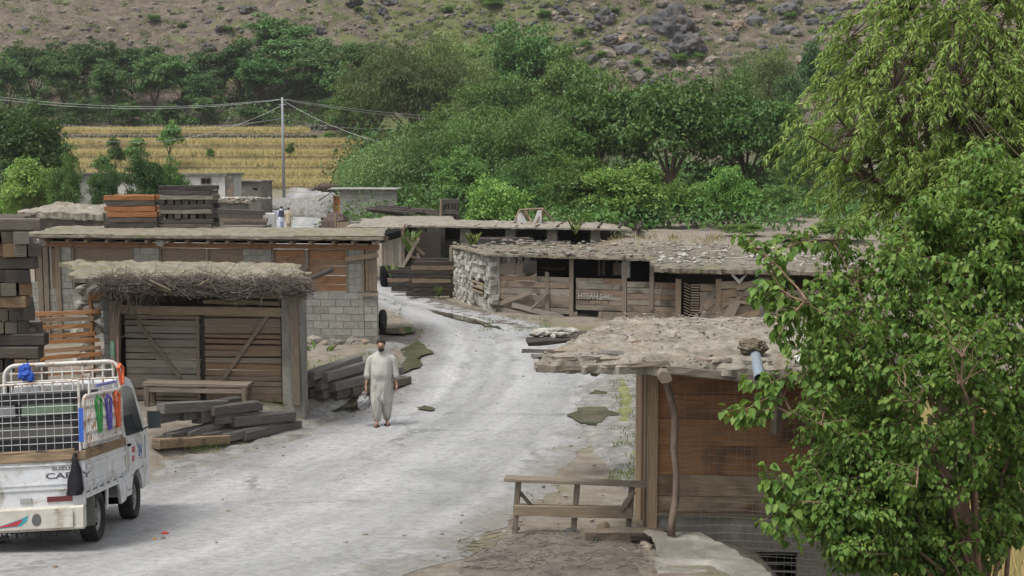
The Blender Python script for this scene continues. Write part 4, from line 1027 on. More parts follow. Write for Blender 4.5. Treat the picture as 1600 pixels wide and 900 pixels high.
mb = MB(); f2.box(mb, .1, f2.L, zb2, z2r-.05, -3.4, -3.3); part(mb, 'back_wall', 'plank_dark', p2)
mb = MB(); c = f2.pt(*f2.pix(1157, 434, .1), .1); mb.tube([c+Vector((-.25,0,.1)), c+Vector((-.05,-.05,-.1)), c+Vector((.2,0,.12))], [.03,.07,.02], 5, jit=.3)
tag(part(mb, 'rag', 'tarp', None), 'white plastic rag caught under the eave of the patched shop', 'rag')
a, b = f2.pt(-.35, z2r+.16, .5), f2.pt(f2.L+.5, z2r+.12, .45)
roof_slab('roof', M['earth'], [a, b, b + Vector((2.2,8.6,-.0)), a + Vector((.5,6.6,.12))], p2, .13, 110, 40, .06, .17, fq=2.0, heap=.05)

roof_debris('stones and white scraps on the ragged roof of the smaller patched shop', [a, b, b + Vector((2.2,8.6,0)), a + Vector((.5,6.6,.12))], 380, 'whitestone', .035, .2)
# ================================================================ long open shed
f3 = Facade((-5.9, 55.2), (5.4, 54.0))
z3 = f3.pix(800, 356)[1]
s3 = empty('open_shed', f3.pt(5, h(0,54.6)), 'long open fronted shed, dark inside, with a thin pale roof, behind the plank shop', 'shed')
mb = MB()
for x in (657,726,797,863,930): mb = MB(); u, _ = f3.pix(x, 370); p = f3.pt(u, 0); f3.box(mb, u-.22, u+.22, min(-.1,h(p.x,p.y)), z3+.02, -.35, .03, .03); part(mb, 'pillar', 'concrete', s3)
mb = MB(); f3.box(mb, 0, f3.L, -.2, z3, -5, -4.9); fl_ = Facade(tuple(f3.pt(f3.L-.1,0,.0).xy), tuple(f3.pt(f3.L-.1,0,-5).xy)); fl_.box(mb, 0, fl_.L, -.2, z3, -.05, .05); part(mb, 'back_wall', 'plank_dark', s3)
mb = MB(); u0, z1 = f3.pix(672, 374, -4.7); f3.box(mb, u0, u0+1.7, -.1, z1, -4.8, -4.7); part(mb, 'back_panel', 'concrete', s3)
mb = MB(); u0, z1 = f3.pix(725, 366, -4.5); f3.box(mb, u0-2.2, u0-.9, 1.2, 1.9, -4.6, -4.5); part(mb, 'back_window', 'plaster', s3)
mb = MB()
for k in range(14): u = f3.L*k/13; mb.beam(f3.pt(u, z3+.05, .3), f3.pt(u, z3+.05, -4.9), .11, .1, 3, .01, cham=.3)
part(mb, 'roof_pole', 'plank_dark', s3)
a, b = f3.pt(-.6, z3+.13, .5), f3.pt(f3.L-.3, z3+.0, .5)
roof_slab('roof', M['earth_pale'], [a, b, b + Vector((-.6,5.5,0)), a + Vector((-.5,5.6,0.02))], s3, .08, 90, 12, .05, .1, fq=1.5)
# junk boards hut at its left end
f4 = Facade((-6.6, 52.4), (-3.8, 52.2))
s4 = empty('board_hut', f4.pt(1, 0), 'leaning hut of silvery grey boards at the left end of the long open shed', 'hut')
z4 = f4.pix(630, 358)[1]
mb = MB(); u0, _ = f4.pix(596, 400); u1, _ = f4.pix(632, 400); f4.planks(mb, u0, u1, -.1, z4, 0, 7, .03, .03, .02, vert=True, tilt=.05); part(mb, 'board_wall', 'plank_grey', s4)
mb = MB(); 
for (a,b,c,d,w) in ((628,366,662,398,.1),(634,350,626,372,.08),(655,372,628,420,.12),(612,420,650,440,.1),(622,372,645,372,.09),(640,400,668,408,.09),(652,395,668,440,.09),(630,385,655,378,.08)):
    mb.beam(f4.pt(*f4.pix(a,b,.4),rnd.uniform(.2,.6)), f4.pt(*f4.pix(c,d,.4),rnd.uniform(.2,.6)), .05, w, 4, .012)
part(mb, 'leaning_lath', 'plank_pale', s4)
mb = MB(); f4.box(mb, u1, u1+1.3, -.1, z4-.2, -1.6, -1.5); part(mb, 'back_wall', 'plank_dark', s4)
a, b = f4.pt(-.2, z4+.1, .3), f4.pt(2.3, z4+.1, .3); roof_slab('roof', M['earth_pale'], [a, b, b+Vector((0,2.4,0)), a+Vector((0,2.4,0))], s4, .08, 24, 10, .06, .12)
mb = MB(); mb.tube([P(604,447,50.5)+Vector((0,0,z_)) for z_ in (0,.05,.1,.4,.75,.8)], [.2,.24,.25,.26,.25,.2], 12); 
o = part(mb, 'barrel', 'black', None, smooth=True); tag(o, 'black drum standing at the road bend behind the block house', 'drum')
# concrete terrace edge, fence and slabs further back

roof_slab('roof_slab', M['earth_pale'], [P(592,347,62), P(711,346,62), P(706,336.5,67), P(600,336.5,67)], None, .35, 40, 8, .03, .06)
o = bpy.data.objects['roof_slab']; tag(o, 'thick tan roof slab beyond the long shed, dark planks lying behind it', 'roof')
mb = MB(); mb.box((P(600,340,62).x, 62.6, -.1), (P(704,340,62).x, 66.5, P(600,347,62).z-.16)); tag(part(mb, 'store_wall', 'concrete', None), 'grey walls of the store under the tan roof slab', 'wall')
grp = 'dark planks in the loose pile on the far roof'
for k, (a,b,c,d) in enumerate([(572,326,650,333),(578,324,662,330),(574,329,690,335),(590,322,640,325),(600,327,688,331),(612,324,684,329),(583,331,640,337),(640,329,692,337)]):
    q0, q1 = P(a,b,66.8+.2*k), P(c,d,66.2+.15*k); beam_obj(q0, q1, .3, .1, 'beam_black', f"dark plank, {ORD[k+1]} from the front in the loose pile beyond the tan roof slab", grp, 'plank')
# grey plank fence + low concrete wall
f5 = Facade((-7.55, 70), (-4.2, 69.5))
mb = MB(); u0, z1 = f5.pix(526, 347); u1, _ = f5.pix(545, 347); f5.planks(mb, u0, u1, 0, z1, 0, 5, .03, .03, .02, vert=True); f5.box(mb, u0-.1, u0-.02, 0, f5.pix(527,334)[1], -.05, .05)
tag(part(mb, 'board_fence', 'plank_pale', None), 'short grey board fence with one tall post beside the far road', 'fence')
mb = MB(); u0, z1 = f5.pix(546, 346); u1, _ = f5.pix(590, 346); f5.box(mb, u0, u1, 0, z1, -.2, 0, .02); tag(part(mb, 'yard_wall', 'concrete', None), 'low stained concrete wall right of the grey board fence', 'wall')
# block hut by the far road
f6 = Facade((-12.6, 88), (-7.85, 87.4))
s6 = empty('far_block_hut', f6.pt(2.5, 0), 'small grey block hut with an orange door panel beside the far road', 'hut')
bl, mo = MB(), MB(); z6 = f6.pix(570, 296)[1]; u0, _ = f6.pix(531, 320); f6.blocks(bl, mo, u0, f6.L, .1, z6-.35, 0, .45, .23); part(bl, 'wall', 'block', s6); part(mo, 'mortar_bed', 'mortar', s6)
mb = MB(); f6.box(mb, u0, f6.L, z6-.345, z6, -.2, .02, .01); part(mb, 'ring_beam', 'concrete', s6)
f6b = Facade((f6.pt(u0-.0,0).x-.55, f6.pt(u0,0).y+.8), tuple(f6.pt(u0,0,-.02).xy)); mb = MB(); f6b.planks(mb, 0, f6b.L, 1.4, z6-.45, 0, 6, .02, vert=True); part(mb, 'door_panel', 'beam_orange', s6)
mb = MB(); f6b.box(mb, 0, f6b.L, .0, 1.39, -.1, .0); part(mb, 'side_wall', 'concrete', s6)
a, b = f6.pt(u0-.7, z6+.05, .25), f6.pt(f6.L+.1, z6+.05, .25); roof_slab('roof', M['tin'], [a, b, b+Vector((0,4,0)), a+Vector((-.3,4,0))], s6, .06, 30, 8, .02, .04)
mb = MB(); q = [P(524,297,87.8), P(497,315,87.8), P(497,315,89.5), P(524,297,89.5)]; mb.prism(q, (0,0,.08)); part(mb, 'awning', 'greentin', s6)
def twigpile(name, c, r, n, mat, label, lo=.5, hi=1.4):
    mb = MB(); c = Vector(c)
    mb.rock(c + Vector((0,0,r[2]*.4)), (r[0]*.8, r[1]*.8, r[2]*.75), 2, .2)
    for k in range(n):
        a = rnd.uniform(0, 2*PI); q = math.sqrt(rnd.random()); zz = (1-q*q)*r[2]*rnd.uniform(.6,1.05)
        p = c + Vector((math.cos(a)*q*r[0], math.sin(a)*q*r[1], zz)); d = Vector((rnd.gauss(0,1), rnd.gauss(0,.6), rnd.gauss(0,.25))).normalized(); L0 = rnd.uniform(lo, hi)
        mb.tube([p-d*L0/2, p+Vector((0,0,.05)), p+d*L0/2], [.018,.016,.008], 3, cap=False)
    return tag(part(mb, name, mat, None), label, 'brushwood', kind=None)
tag(twigpile('brushwood_pile', (P(524,360,82).x, 82, .0), (1.15,1.6,1.5), 500, 'darktwig', 'dark reddish brushwood pile between the far road and the block hut'), kind='stuff')
tag(twigpile('brushwood_pile', (P(514,290,118).x, 118, 2.2), (1.5,1.2,.6), 240, 'darktwig', 'small dark brushwood heap on the mound below the wheat fields'), kind='stuff')
mb = MB(); mb.rock((P(470,320,112).x, 113, h(-18,113)+.0), (4.5,3,.9), 3, .3); mb.rock((P(505,315,105).x, 106, h(-15,106)), (3.2,2.5,1.5), 3, .3); tag(mb.build('gravel_mound', gravm, smooth=True), 'grey gravel mounds beside the far end of the road', 'gravel', kind='stuff')
# low hut roofs left of the far road
f7 = Facade((P(332,340,72).x, 72.5), (P(420,340,72).x, 72))
s7 = empty('low_hut', f7.pt(1.5, 0), 'low hut with a rubble strewn sagging roof left of the far road', 'hut')
z7 = f7.pix(370, 312)[1]
mb = MB(); f7.box(mb, 0, f7.L*.62, 0, z7-.1, -.2, 0, .03); part(mb, 'wall', 'concrete', s7)
mb = MB(); f7.box(mb, f7.L*.3, f7.L, 0, z7-.8, -1.2, -1.0, .03); part(mb, 'wall', 'plaster', s7)
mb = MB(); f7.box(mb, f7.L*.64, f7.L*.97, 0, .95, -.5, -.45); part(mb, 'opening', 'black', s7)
mb = MB(); f7.box(mb, f7.L*.62, f7.L, 1.0, 1.06, -.7, .3, .03); part(mb, 'counter', 'tin', s7)
for u in (f7.L*.64, f7.L*.98):
    mb = MB(); f7.box(mb, u-.05, u+.05, 0, 1.0, .1, .2, .01); part(mb, 'counter_leg', 'post', s7)
a, b = f7.pt(-.2, z7, .4), f7.pt(f7.L*.72, z7-.05, .4); roof_slab('roof', M['earth_pale'], [a, b, b+Vector((0,4,0)), a+Vector((0,4,0))], s7, .15, 30, 10, .14, .15)
mb = MB()
for k in range(26): 
    p = f7.pt(rnd.uniform(.2, f7.L*.95), z7+.06, -rnd.uniform(-.2,1.5)); mb.rock(p, (rnd.uniform(.1,.3), .2, rnd.uniform(.05,.12)), 1, .4)
tag(part(mb, 'roof_rubble', 'whitestone', None), 'pale rubble and scraps on the low hut roof', 'rubble', kind='stuff')
grp = 'timbers on the hut roof'
for k, (a,b,c,d) in enumerate([(332,330,414,332),(336,336,410,338),(342,343,418,344),(350,350,416,350)]):
    beam_obj(P(a,b,60+k), P(c,d,60+k), .25, .22, ['beam_black','beam_dark','beam_grey','beam_black'][k], f"squared timber, {ORD[k+1]} from the top in the ladder like pile left of the far road", 'timbers in the pile left of the far road')
mb = MB(); mb.box((P(345,340,62).x, 61.9, 0), (P(412,340,62).x, 64, P(345,353,62).z)); tag(part(mb, 'platform', 'concrete', None), 'block platform under the timber pile left of the far road', 'platform')
# roof of the neighbour behind the tall stack
f8 = Facade((P(36,340,41.5).x, 42.2), (P(166,340,41.5).x, 41.5)); z8 = f8.pix(100, 333)[1]
s8 = empty('stone_store', f8.pt(1.5, 0), 'store with a cracked pale stone and earth roof behind the block house', 'store')
mb = MB(); f8.box(mb, .1, f8.L-.1, 0, z8-.05, -2.8, -.2, .03); part(mb, 'wall', 'concrete', s8)
a, b = f8.pt(-.2, z8+.05, .3), f8.pt(f8.L, z8, .3); roof_slab('roof', M['earth_pale'], [a, b, b+Vector((0,3.4,.1)), a+Vector((0,3.4,.15))], s8, .25, 40, 16, .1, .12)
# white house and small block hut behind the trees
f9 = Facade((P(92,340,101).x, 101.5), (P(357,340,101).x, 100)); z9 = f9.pix(250, 274)[1]
s9 = empty('white_house', f9.pt(6, .2), 'whitewashed house with a small brown window, half hidden by trees below the wheat fields', 'house')
mb = MB(); f9.box(mb, 0, f9.L, -.2, z9, -4, 0); part(mb, 'wall', 'plaster', s9)
mb = MB(); f9.box(mb, -.2, f9.L+.2, z9+.002, z9+.18, -4.2, .25, .03); part(mb, 'roof', 'concrete', s9)
mb = MB(); u, z = f9.pix(322, 283); f9.box(mb, u-.42, u+.42, z-.25, z+.25, -.05, .04); w_ = part(mb, 'window', 'plank_brown', s9)
mb = MB(); f9.box(mb, u-.33, u-.03, z-.17, z+.17, .042, .05); f9.box(mb, u+.03, u+.33, z-.17, z+.17, .042, .05); part(mb, 'pane', 'black', w_)
bl, mo = MB(), MB(); u = f9.L+.004; f9.blocks(bl, mo, u, u+.6, -.1, z9-.05, -.1, .45, .25); part(bl, 'pier', 'stonewall', s9); part(mo, 'mortar_bed', 'mortar', s9)
f10 = Facade((P(378,340,106).x, 106), (P(410,340,106).x, 105.7)); z10 = f10.pix(395, 284)[1]
s10 = empty('tiny_hut', f10.pt(.8, .3), 'tiny square concrete hut with one dark window right of the white house', 'hut')
mb = MB(); f10.box(mb, 0, f10.L, 0, z10, -2.5, 0, .02); part(mb, 'wall', 'concrete', s10)
mb = MB(); f10.box(mb, -.15, f10.L+.1, z10+.002, z10+.12, -2.7, .2, .02); part(mb, 'roof', 'concrete', s10)
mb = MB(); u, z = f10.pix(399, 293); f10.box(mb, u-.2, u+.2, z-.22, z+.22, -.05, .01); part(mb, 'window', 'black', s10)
# white frame with tarps on the long shed roof
tr = empty('tarp_frame', P(835, 349, 57), 'pole frame hung with pale tarpaulins on the roof of the long open shed', 'frame')
mb = MB(); 
for a, b in (((803,349),(812,328)),((832,349),(820,328)),((812,328),(848,326)),((848,326),(866,347)),((838,348),(848,326)),((812,328),(830,346)),((848,327),(846,349))): mb.tube([P(*a,57), P(*b,57.3)], .05, 5)
part(mb, 'pole', 'plank_pale', tr)
for q in ([(804,349),(811,333),(816,331),(824,349)], [(833,348),(840,329),(847,328),(846,349)]):
    mb = MB(); mb.prism([P(x,y,57.1) for x, y in q], (0,.06,0)); part(mb, 'tarpaulin', 'tarp', tr)

# utility pole with its wires
pt_ = P(441, 152, 124); pb = Vector((pt_.x, pt_.y, h(pt_.x, pt_.y)))
up = empty('utility_pole', pb, 'tall grey concrete utility pole carrying sagging wires above the wheat terraces', 'utility pole')
mb = MB(); mb.tube([pb - Vector((0,0,.3)), pt_], [.16, .11], 10); part(mb, 'pole', 'steel_pole', up, smooth=True)
mb = MB(); mb.beam(pt_+Vector((-.5,0,-.25)), pt_+Vector((.5,0,-.25)), .1, .1, 2, 0); mb.beam(pt_+Vector((-.4,0,-.7)), pt_+Vector((.4,0,-.7)), .08, .08, 2, 0); part(mb, 'crossarm', 'steel_pole', up)
def wire(p, q, sag, r=.013):
    mb = MB(); n = 22; mb.tube([p.lerp(q, t/n) - Vector((0,0,sag*4*(t/n)*(1-t/n))) for t in range(n+1)], r, 4, cap=False); part(mb, 'wire', 'wire_light', up)
wire(pt_+Vector((-.4,0,-.2)), P(-60,143,118), 1.0); wire(pt_+Vector((0,0,-.2)), P(-60,147,119), 1.1); wire(pt_+Vector((.3,0,-.6)), P(30,192,112), 2.6)
wire(pt_+Vector((.4,0,-.2)), P(900,184,150), .8); wire(pt_+Vector((0,0,-.2)), P(900,190,149), .9); wire(pt_+Vector((.2,0,-.4)), P(640,232,110), .6); wire(pt_+Vector((.1,0,-2.0)), P(620,200,130), .4, .009); wire(pt_+Vector((-.1,0,-2.0)), P(60,190,120), .9, .008)
# ================================================================ KIOSK (right foreground)
fk = Facade((1.60, 14.35), (4.3, 14.2))
zk0 = h(1.4, 14.3); zkt = fk.pix(1100, 574)[1]
kk = empty('roadside_kiosk', (2.6, 15.5, zk0), 'small plank kiosk with a thick earth roof and wire mesh over its stained boards', 'kiosk')
mb = MB()
zs = [fk.pix(1100, y)[1] for y in (578, 616, 655, 697, 742, 800)]
def kplank(mb_, z1, z0, a=.02, b=2.75):
    fk.box(mb_, a, b, z0+.004, z1-.004, -.035, rnd.uniform(-.004,.006), .004)
for z1, z0 in zip(zs[:-2], zs[1:-1]): kplank(mb, z1, z0)
part(mb, 'boarding', 'plank_kiosk', kk)
mb = MB(); zm = (zs[-2]*.42+zs[-1]*.58); kplank(mb, zs[-2], zm); kplank(mb, zm, zs[-1]); part(mb, 'boarding', pmat('bleached_plank', [(.31,.235,.155),(.37,.295,.205)], 'island', (.5,1.12), 3, (1,16,1), rough=.9, bump=.5, spots=((.14,.09,.06),.14,1.2)), kk)
mb = MB(); fk.box(mb, .0, 2.75, zs[-1]-.045, zs[-1], -.1, .05, .006); part(mb, 'sill_beam', 'post', kk)
# plinth with the dark cellar opening
uo0, uo1 = fk.pix(1175, 880)[0], fk.pix(1245, 880)[0]; zo = fk.pix(1200, 862)[1]
mb = MB(); fk.box(mb, .0, uo0, -2.2, zs[-1]-.05, -.12, .02, .006); fk.box(mb, uo1, 2.75, -2.2, zs[-1]-.05, -.12, .02); fk.box(mb, uo0, uo1, zo, zs[-1]-.05, -.12, .015); fk.box(mb, uo0, uo1, -2.2, -.4, -.12, .015); part(mb, 'plinth', 'concrete', kk)
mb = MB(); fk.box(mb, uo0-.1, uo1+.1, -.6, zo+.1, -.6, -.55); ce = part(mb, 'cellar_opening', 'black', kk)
mb = MB()
for k in range(6): z = zo - .1*k - .04; fk.box(mb, uo0, uo1, z-.008, z+.008, -.05, -.035)
part(mb, 'bars', 'netwire', ce)
# road side: upright boards and door
fkl = Facade((1.66, 16.9), (1.595, 14.34))
mb = MB(); fkl.planks(mb, .0, fkl.L-.06, h(1.5,16)-.1, zkt-.02, .0, 13, .02, .03, .006, vert=True); part(mb, 'door', 'plank_tan', kk)
mb = MB()
for u, w in ((fkl.L-.03,.05),(fkl.L-.42,.045),(fkl.L-.95,.05)): fkl.box(mb, u-w, u+w, zk0-.03, zkt, .012, .05, .004)
part(mb, 'door_post', 'plank_pale', kk)
mb = MB(); fk.box(mb, -.04, .06, zk0-.05, zkt, .004, .05, .004); part(mb, 'corner_post', 'plank_tan', kk)
mb = MB(); fk.box(mb, .0, 2.75, zk0-2.5, zkt-.05, -2.6, -2.55); fkr = Facade((4.33,14.3),(4.4,16.8)); fkr.planks(mb, 0, fkr.L, zk0-2, zkt-.05, 0, 9, .02); part(mb, 'back_wall', 'plank_brown', kk)
# roof: edge boards, beam ends, slab
a = P(840, 578, 13.65); b = P(1300, 592, 13.6); bk_l = P(960, 506, 17.3); bk_r = P(1330, 505, 17.5)
mb = MB()
mb.beam(a + Vector((-.02,.05,.0)), P(1045, 568, 13.62), .06, .05, 6, .008); mb.beam(P(1040, 577, 13.6), P(1180, 592, 13.6), .05, .09, 6, .008); mb.beam(P(1170, 588, 13.62), b, .05, .1, 4, .008)
part(mb, 'edge_board', 'plank_grey', kk)
mb = MB(); zr3 = P(1100, 585, 14).z
for x0, y0, x1, y1 in ((.9,13.75,1.5,16.9),(1.62,13.35,1.75,16.9),(2.45,13.6,2.5,16.9),(3.05,13.4,3.1,16.9),(3.8,13.5,3.8,16.9)):
    mb.beam((x0,y0,zkt+.05), (x1,y1,zkt+.07), .13, .12, 5, .012, cham=.3)
part(mb, 'roof_beam', 'post', kk)
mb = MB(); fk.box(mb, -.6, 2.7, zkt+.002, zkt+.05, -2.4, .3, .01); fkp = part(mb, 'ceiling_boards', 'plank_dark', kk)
roof_slab('roof', M['earth_pale'], [a + Vector((0,0,.05)), b + Vector((0,0,.1)), bk_r, bk_l], kk, .09, 200, 110, .022, .14, heap=.07, fq=3.2)
mb = MB(); mb.beam(P(1170, 540, 13.5)+Vector((0,.6,.12)), P(1188, 592, 13.3), .1, .1, 2, 0); 
mb = MB(); p0, p1 = P(1180, 553, 13.9), P(1187, 592, 13.25)
rings = []
for t, r in ((0,.06),(1,.06),(1.0,.052),(.1,.052)):
    c = p0.lerp(p1, t); d = (p1-p0).normalized(); x_ = d.cross(Vector((0,0,1))).normalized(); y_ = x_.cross(d)
    rings.append([c + (x_*math.cos(q)+y_*math.sin(q))*r for q in [2*PI*k/16 for k in range(16)]])
mb.loft(rings, cap=True); part(mb, 'drain_pipe', 'pvc', kk, smooth=False)
# second short post and the crooked pole
mb = MB(); q = fk.pix(1206, 640); mb.beam(fk.pt(q[0], q[1]-.2, .35), fk.pt(q[0]+.02, zkt+.05, .4), .09, .09, 3, .008); part(mb, 'post', 'post', kk)
mb = MB(); pts = [(1049,838),(1050,815),(1056,780),(1057,740),(1053,700),(1055,665),(1053,640),(1046,615),(1041,595),(1040,580)]
mb.tube([P(x, y, 13.78 + .004*(838-y)*.1) for x, y in pts], [.044,.042,.039,.037,.038,.042,.035,.038,.034,.038], 9, jit=.1); part(mb, 'crooked_pole', 'pole_wood', kk, smooth=True)
mb = MB(); 
for k in range(34):
    t = rnd.random(); p = Vector((a.x + (b.x-a.x)*t, 13.72 + rnd.uniform(-.02,.3), a.z + (b.z-a.z)*t + .1 + rnd.uniform(.0,.06))); s_ = rnd.uniform(.04,.14)
    mb.obox(p, [Matrix.Rotation(rnd.uniform(-.3,.3),3,'Z') @ Vector((1,0,0)), Vector((0,1,rnd.uniform(-.2,.2))).normalized(), Vector((0,0,1))], [s_*1.3, s_*.8, .018], .012)
tag(part(mb, 'roof_slates', 'stonewall', None), 'thin flat stones bedded along the front edge of the kiosk roof', 'stones', kind='stuff')
mb = MB()
for k in range(900):
    u, v = rnd.random(), rnd.random()**1.3; p = a.lerp(b, u).lerp(bk_l.lerp(bk_r, u), v); s_ = abs(rnd.gauss(0,.008))+.004
    mb.rock(p + Vector((0,0,.135+rnd.uniform(-.02,.04))), (s_*1.4, s_*1.1, s_*.7), 1, .3)
tag(part(mb, 'roof_grit', 'stonewall', None), 'small stones and grit strewn over the kiosk roof', 'grit', kind='stuff')
mb = MB(); c = P(1176, 541, 13.95)
mb.rock(c, (.155,.13,.085), 4, .3, fq=2.2); tag(rebase(part(mb, 'soil_clod', 'clod', None), c - Vector((0,0,.08))), 'brown clod of soil sitting on top of the grey drain pipe', 'soil clod')
mb = MB(); mb.tube([P(*q) for q in ((885,554,14.3),(905,547,14.5),(930,541,14.7),(960,537,14.8),(985,536,14.8),(1002,531,14.9))], [.014,.016,.014,.013,.011,.006], 6); mb.tube([P(985,536,14.8), P(1003,541,14.7)], [.008,.005], 5)
tag(part(mb, 'stick', pmat('red_stick', [(.3,.13,.08),(.24,.12,.08)], None, coord='obj'), None), 'long reddish forked stick lying on the kiosk roof', 'stick')
mb = MB(); mb.tube([P(*q) for q in ((985,513,16.9),(1005,511,16.9),(1028,513,17),(1040,515,17))], [.02,.03,.035,.03], 6, jit=.2); tag(part(mb, 'branch', 'bark', None), 'short thick dark branch at the back of the kiosk roof', 'branch')
for (x,y,Y,r,mt,lab) in ((958,515,16.4,(.1,.05,.04),'whitestone','pale flat stone at the back left of the kiosk roof'),(940,548,14.6,(.08,.06,.03),'tarp','white scrap of plastic near the forked stick on the kiosk roof'),(912,564,13.95,(.13,.08,.05),'rock_dark','dark flat stone at the left front edge of the kiosk roof'),
                           (1222,563,13.8,(.08,.08,.07),'rock_tan','brown rounded stone beside the soil clod on the kiosk roof'),(1258,560,13.7,(.12,.1,.07),'tarp','crumpled pale plastic on the kiosk roof beside the tree')):
    mb = MB(); c = P(x,y,Y); mb.rock(c, r, 3, .35); tag(rebase(part(mb, 'stone' if 'stone' in lab else 'plastic_scrap', mt, None), c), lab, 'stone' if 'stone' in lab else 'scrap')
# eave of a neighbour behind the kiosk roof
en = empty('broken_eave', P(870, 530, 19), 'broken eave of dark boards topped with pale stones, jutting out behind the kiosk roof', 'eave')
zE = P(865, 534, 19).z
mb = MB(); mb.beam((P(824,340,19).x, 19, zE), (P(912,340,19).x, 19.05, zE+.05), .5, .06, 5, .01); mb.beam((P(850,340,19).x, 19.4, zE+.05), (2.3, 19.6, zE+.06), .4, .05, 4, .01); part(mb, 'board', 'plank_dark', en)
mb = MB()
for k in range(22): mb.rock((P(rnd.uniform(838,905),0,19).x, 19.1+rnd.uniform(-.1,.5), zE+.07+rnd.uniform(0,.06)), (rnd.uniform(.05,.14),.08,.04), 1, .4)
part(mb, 'stones', 'whitestone', en)
mb = MB(); mb.beam((2.15,19.5,h(2.15,19.5)), (2.15,19.5,zE+.03), .12, .12, 4, .01); part(mb, 'post', 'concrete', en)
# wire mesh in front of the boards
wm = empty('wire_mesh', (3.2, 13.9, zk0), 'rusty square wire mesh stretched before the kiosk boards', 'wire mesh')
mb = MB(); x0, x1 = P(1062,340,13.9).x, P(1290,340,13.9).x; zA, zB_ = P(1100,588,13.9).z, -.3
def wob(x, z): return .03*math.sin(x*3+z*2)+.02*math.sin(z*5)
n = int((x1-x0)/.088)
for k in range(n+1):
    x = x0+(x1-x0)*k/n; mb.tube([(x+.012*math.sin(z_*4+k), 13.92+wob(x,z_), z_) for z_ in [zB_+(zA-zB_)*q/14 for q in range(15)]], .0021, 3, cap=False)
n2 = int((zA-zB_)/.088)
for k in range(n2+1):
    z_ = zB_+(zA-zB_)*k/n2; mb.tube([(x, 13.92+wob(x,z_), z_+.014*math.sin(x*4+k*.3)+.012*math.sin(x*1.3)) for x in [x0+(x1-x0)*q/14 for q in range(15)]], .0021, 3, cap=False)
part(mb, 'wires', 'netwire', wm)
mb = MB(); mb.tube([(4.6,13.92,-1.8),(4.62,13.92,2.2)], .03, 6); part(mb, 'mesh_post', 'post', wm)

# plank railing bench left of the kiosk
fr_ = Facade((.0, 14.75), (1.62, 14.55))
rb = empty('plank_railing', fr_.pt(.7, zk0), 'weathered plank bench frame with a top rail, standing left of the kiosk', 'bench')
mb = MB(); mb.beam(fr_.pt(*fr_.pix(789, 747)), fr_.pt(*fr_.pix(1012, 757)), .19, .035, 6, .005); part(mb, 'top_board', 'plank_grey', rb)
mb = MB(); mb.beam(fr_.pt(*fr_.pix(804, 797,.06),.06), fr_.pt(*fr_.pix(988, 802,.06),.06), .035, .125, 6, .005); mb.beam(fr_.pt(*fr_.pix(806, 790,-.16),-.16), fr_.pt(*fr_.pix(985, 794,-.16),-.16), .05, .05, 5, .005); part(mb, 'lower_board', 'plank_pale', rb)
for (xa, ya, xb) in ((804, 830, 810), (896, 833, 902), (981, 833, 988)):
    mb = MB(); t = fr_.pt(*fr_.pix(xb, 752)); b_ = fr_.pt(*fr_.pix(xa, ya)); b_.z = h(b_.x, b_.y) - .02; mb.beam(b_, t, .065, .065, 4, .006, up=(0,1,0)); part(mb, 'leg', 'plank_grey', rb)
mb = MB(); mb.beam(fr_.pt(*fr_.pix(813, 770,-.05),-.05), fr_.pt(*fr_.pix(832, 792,-.1),-.1), .04, .06, 2, .004, up=(0,1,0)); part(mb, 'brace', 'plank_grey', rb); mb = MB(); mb.beam(fr_.pt(*fr_.pix(970, 797,.09),.09), fr_.pt(*fr_.pix(991, 768,.05),.05), .05, .06, 2, .004, up=(0,1,0)); part(mb, 'brace', 'plank_grey', rb)
for (x,y,r,mt,lab) in ((943,829,(.085,.075,.07),'rock_tan','rounded tan stone on the ground under the plank bench frame'),(806,828,(.05,.05,.03),'rock_dark','small dark stone at the left leg of the plank bench frame'),(890,832,(.06,.05,.035),'rock_dark','small grey stone at the middle leg of the plank bench frame')):
    mb = MB(); c = G(x,y); c.z = h(c.x,c.y)+r[2]*.5; mb.rock(c, r, 3, .2); tag(rebase(part(mb, 'stone', mt, None, smooth=True), c), lab, 'stone')
mb = MB(); p = G(910, 848); q = G(1035, 846); mb.beam(p+Vector((0,0,.08)), q+Vector((0,0,.08)), .16, .13, 5, .012); tag(part(mb, 'timber_sill', 'post', None), 'half buried old beam on the ground before the kiosk door', 'timber')
mb = MB(); p = P(1005, 836, 14.2); mb.beam(p+Vector((-.15,-.1,0)), p+Vector((.35,.0,0)), .1, .07, 3, .012); tag(part(mb, 'board_scrap', 'plank_dark', None), 'dark scrap of board lying at the foot of the kiosk corner post', 'board')
mb = MB(); pts = [(912,836),(925,835),(935,842),(930,853),(938,846),(955,843),(975,847),(1000,843),(1012,840)]
mb.tube([G(*q)+Vector((0,0,.09 if 3<k else .03)) for k, q in enumerate(pts)], .009, 5); tag(part(mb, 'cord', flat('teal_cord', (.05,.13,.13), .7), None), 'thin teal cord trailing over the half buried beam', 'cord')
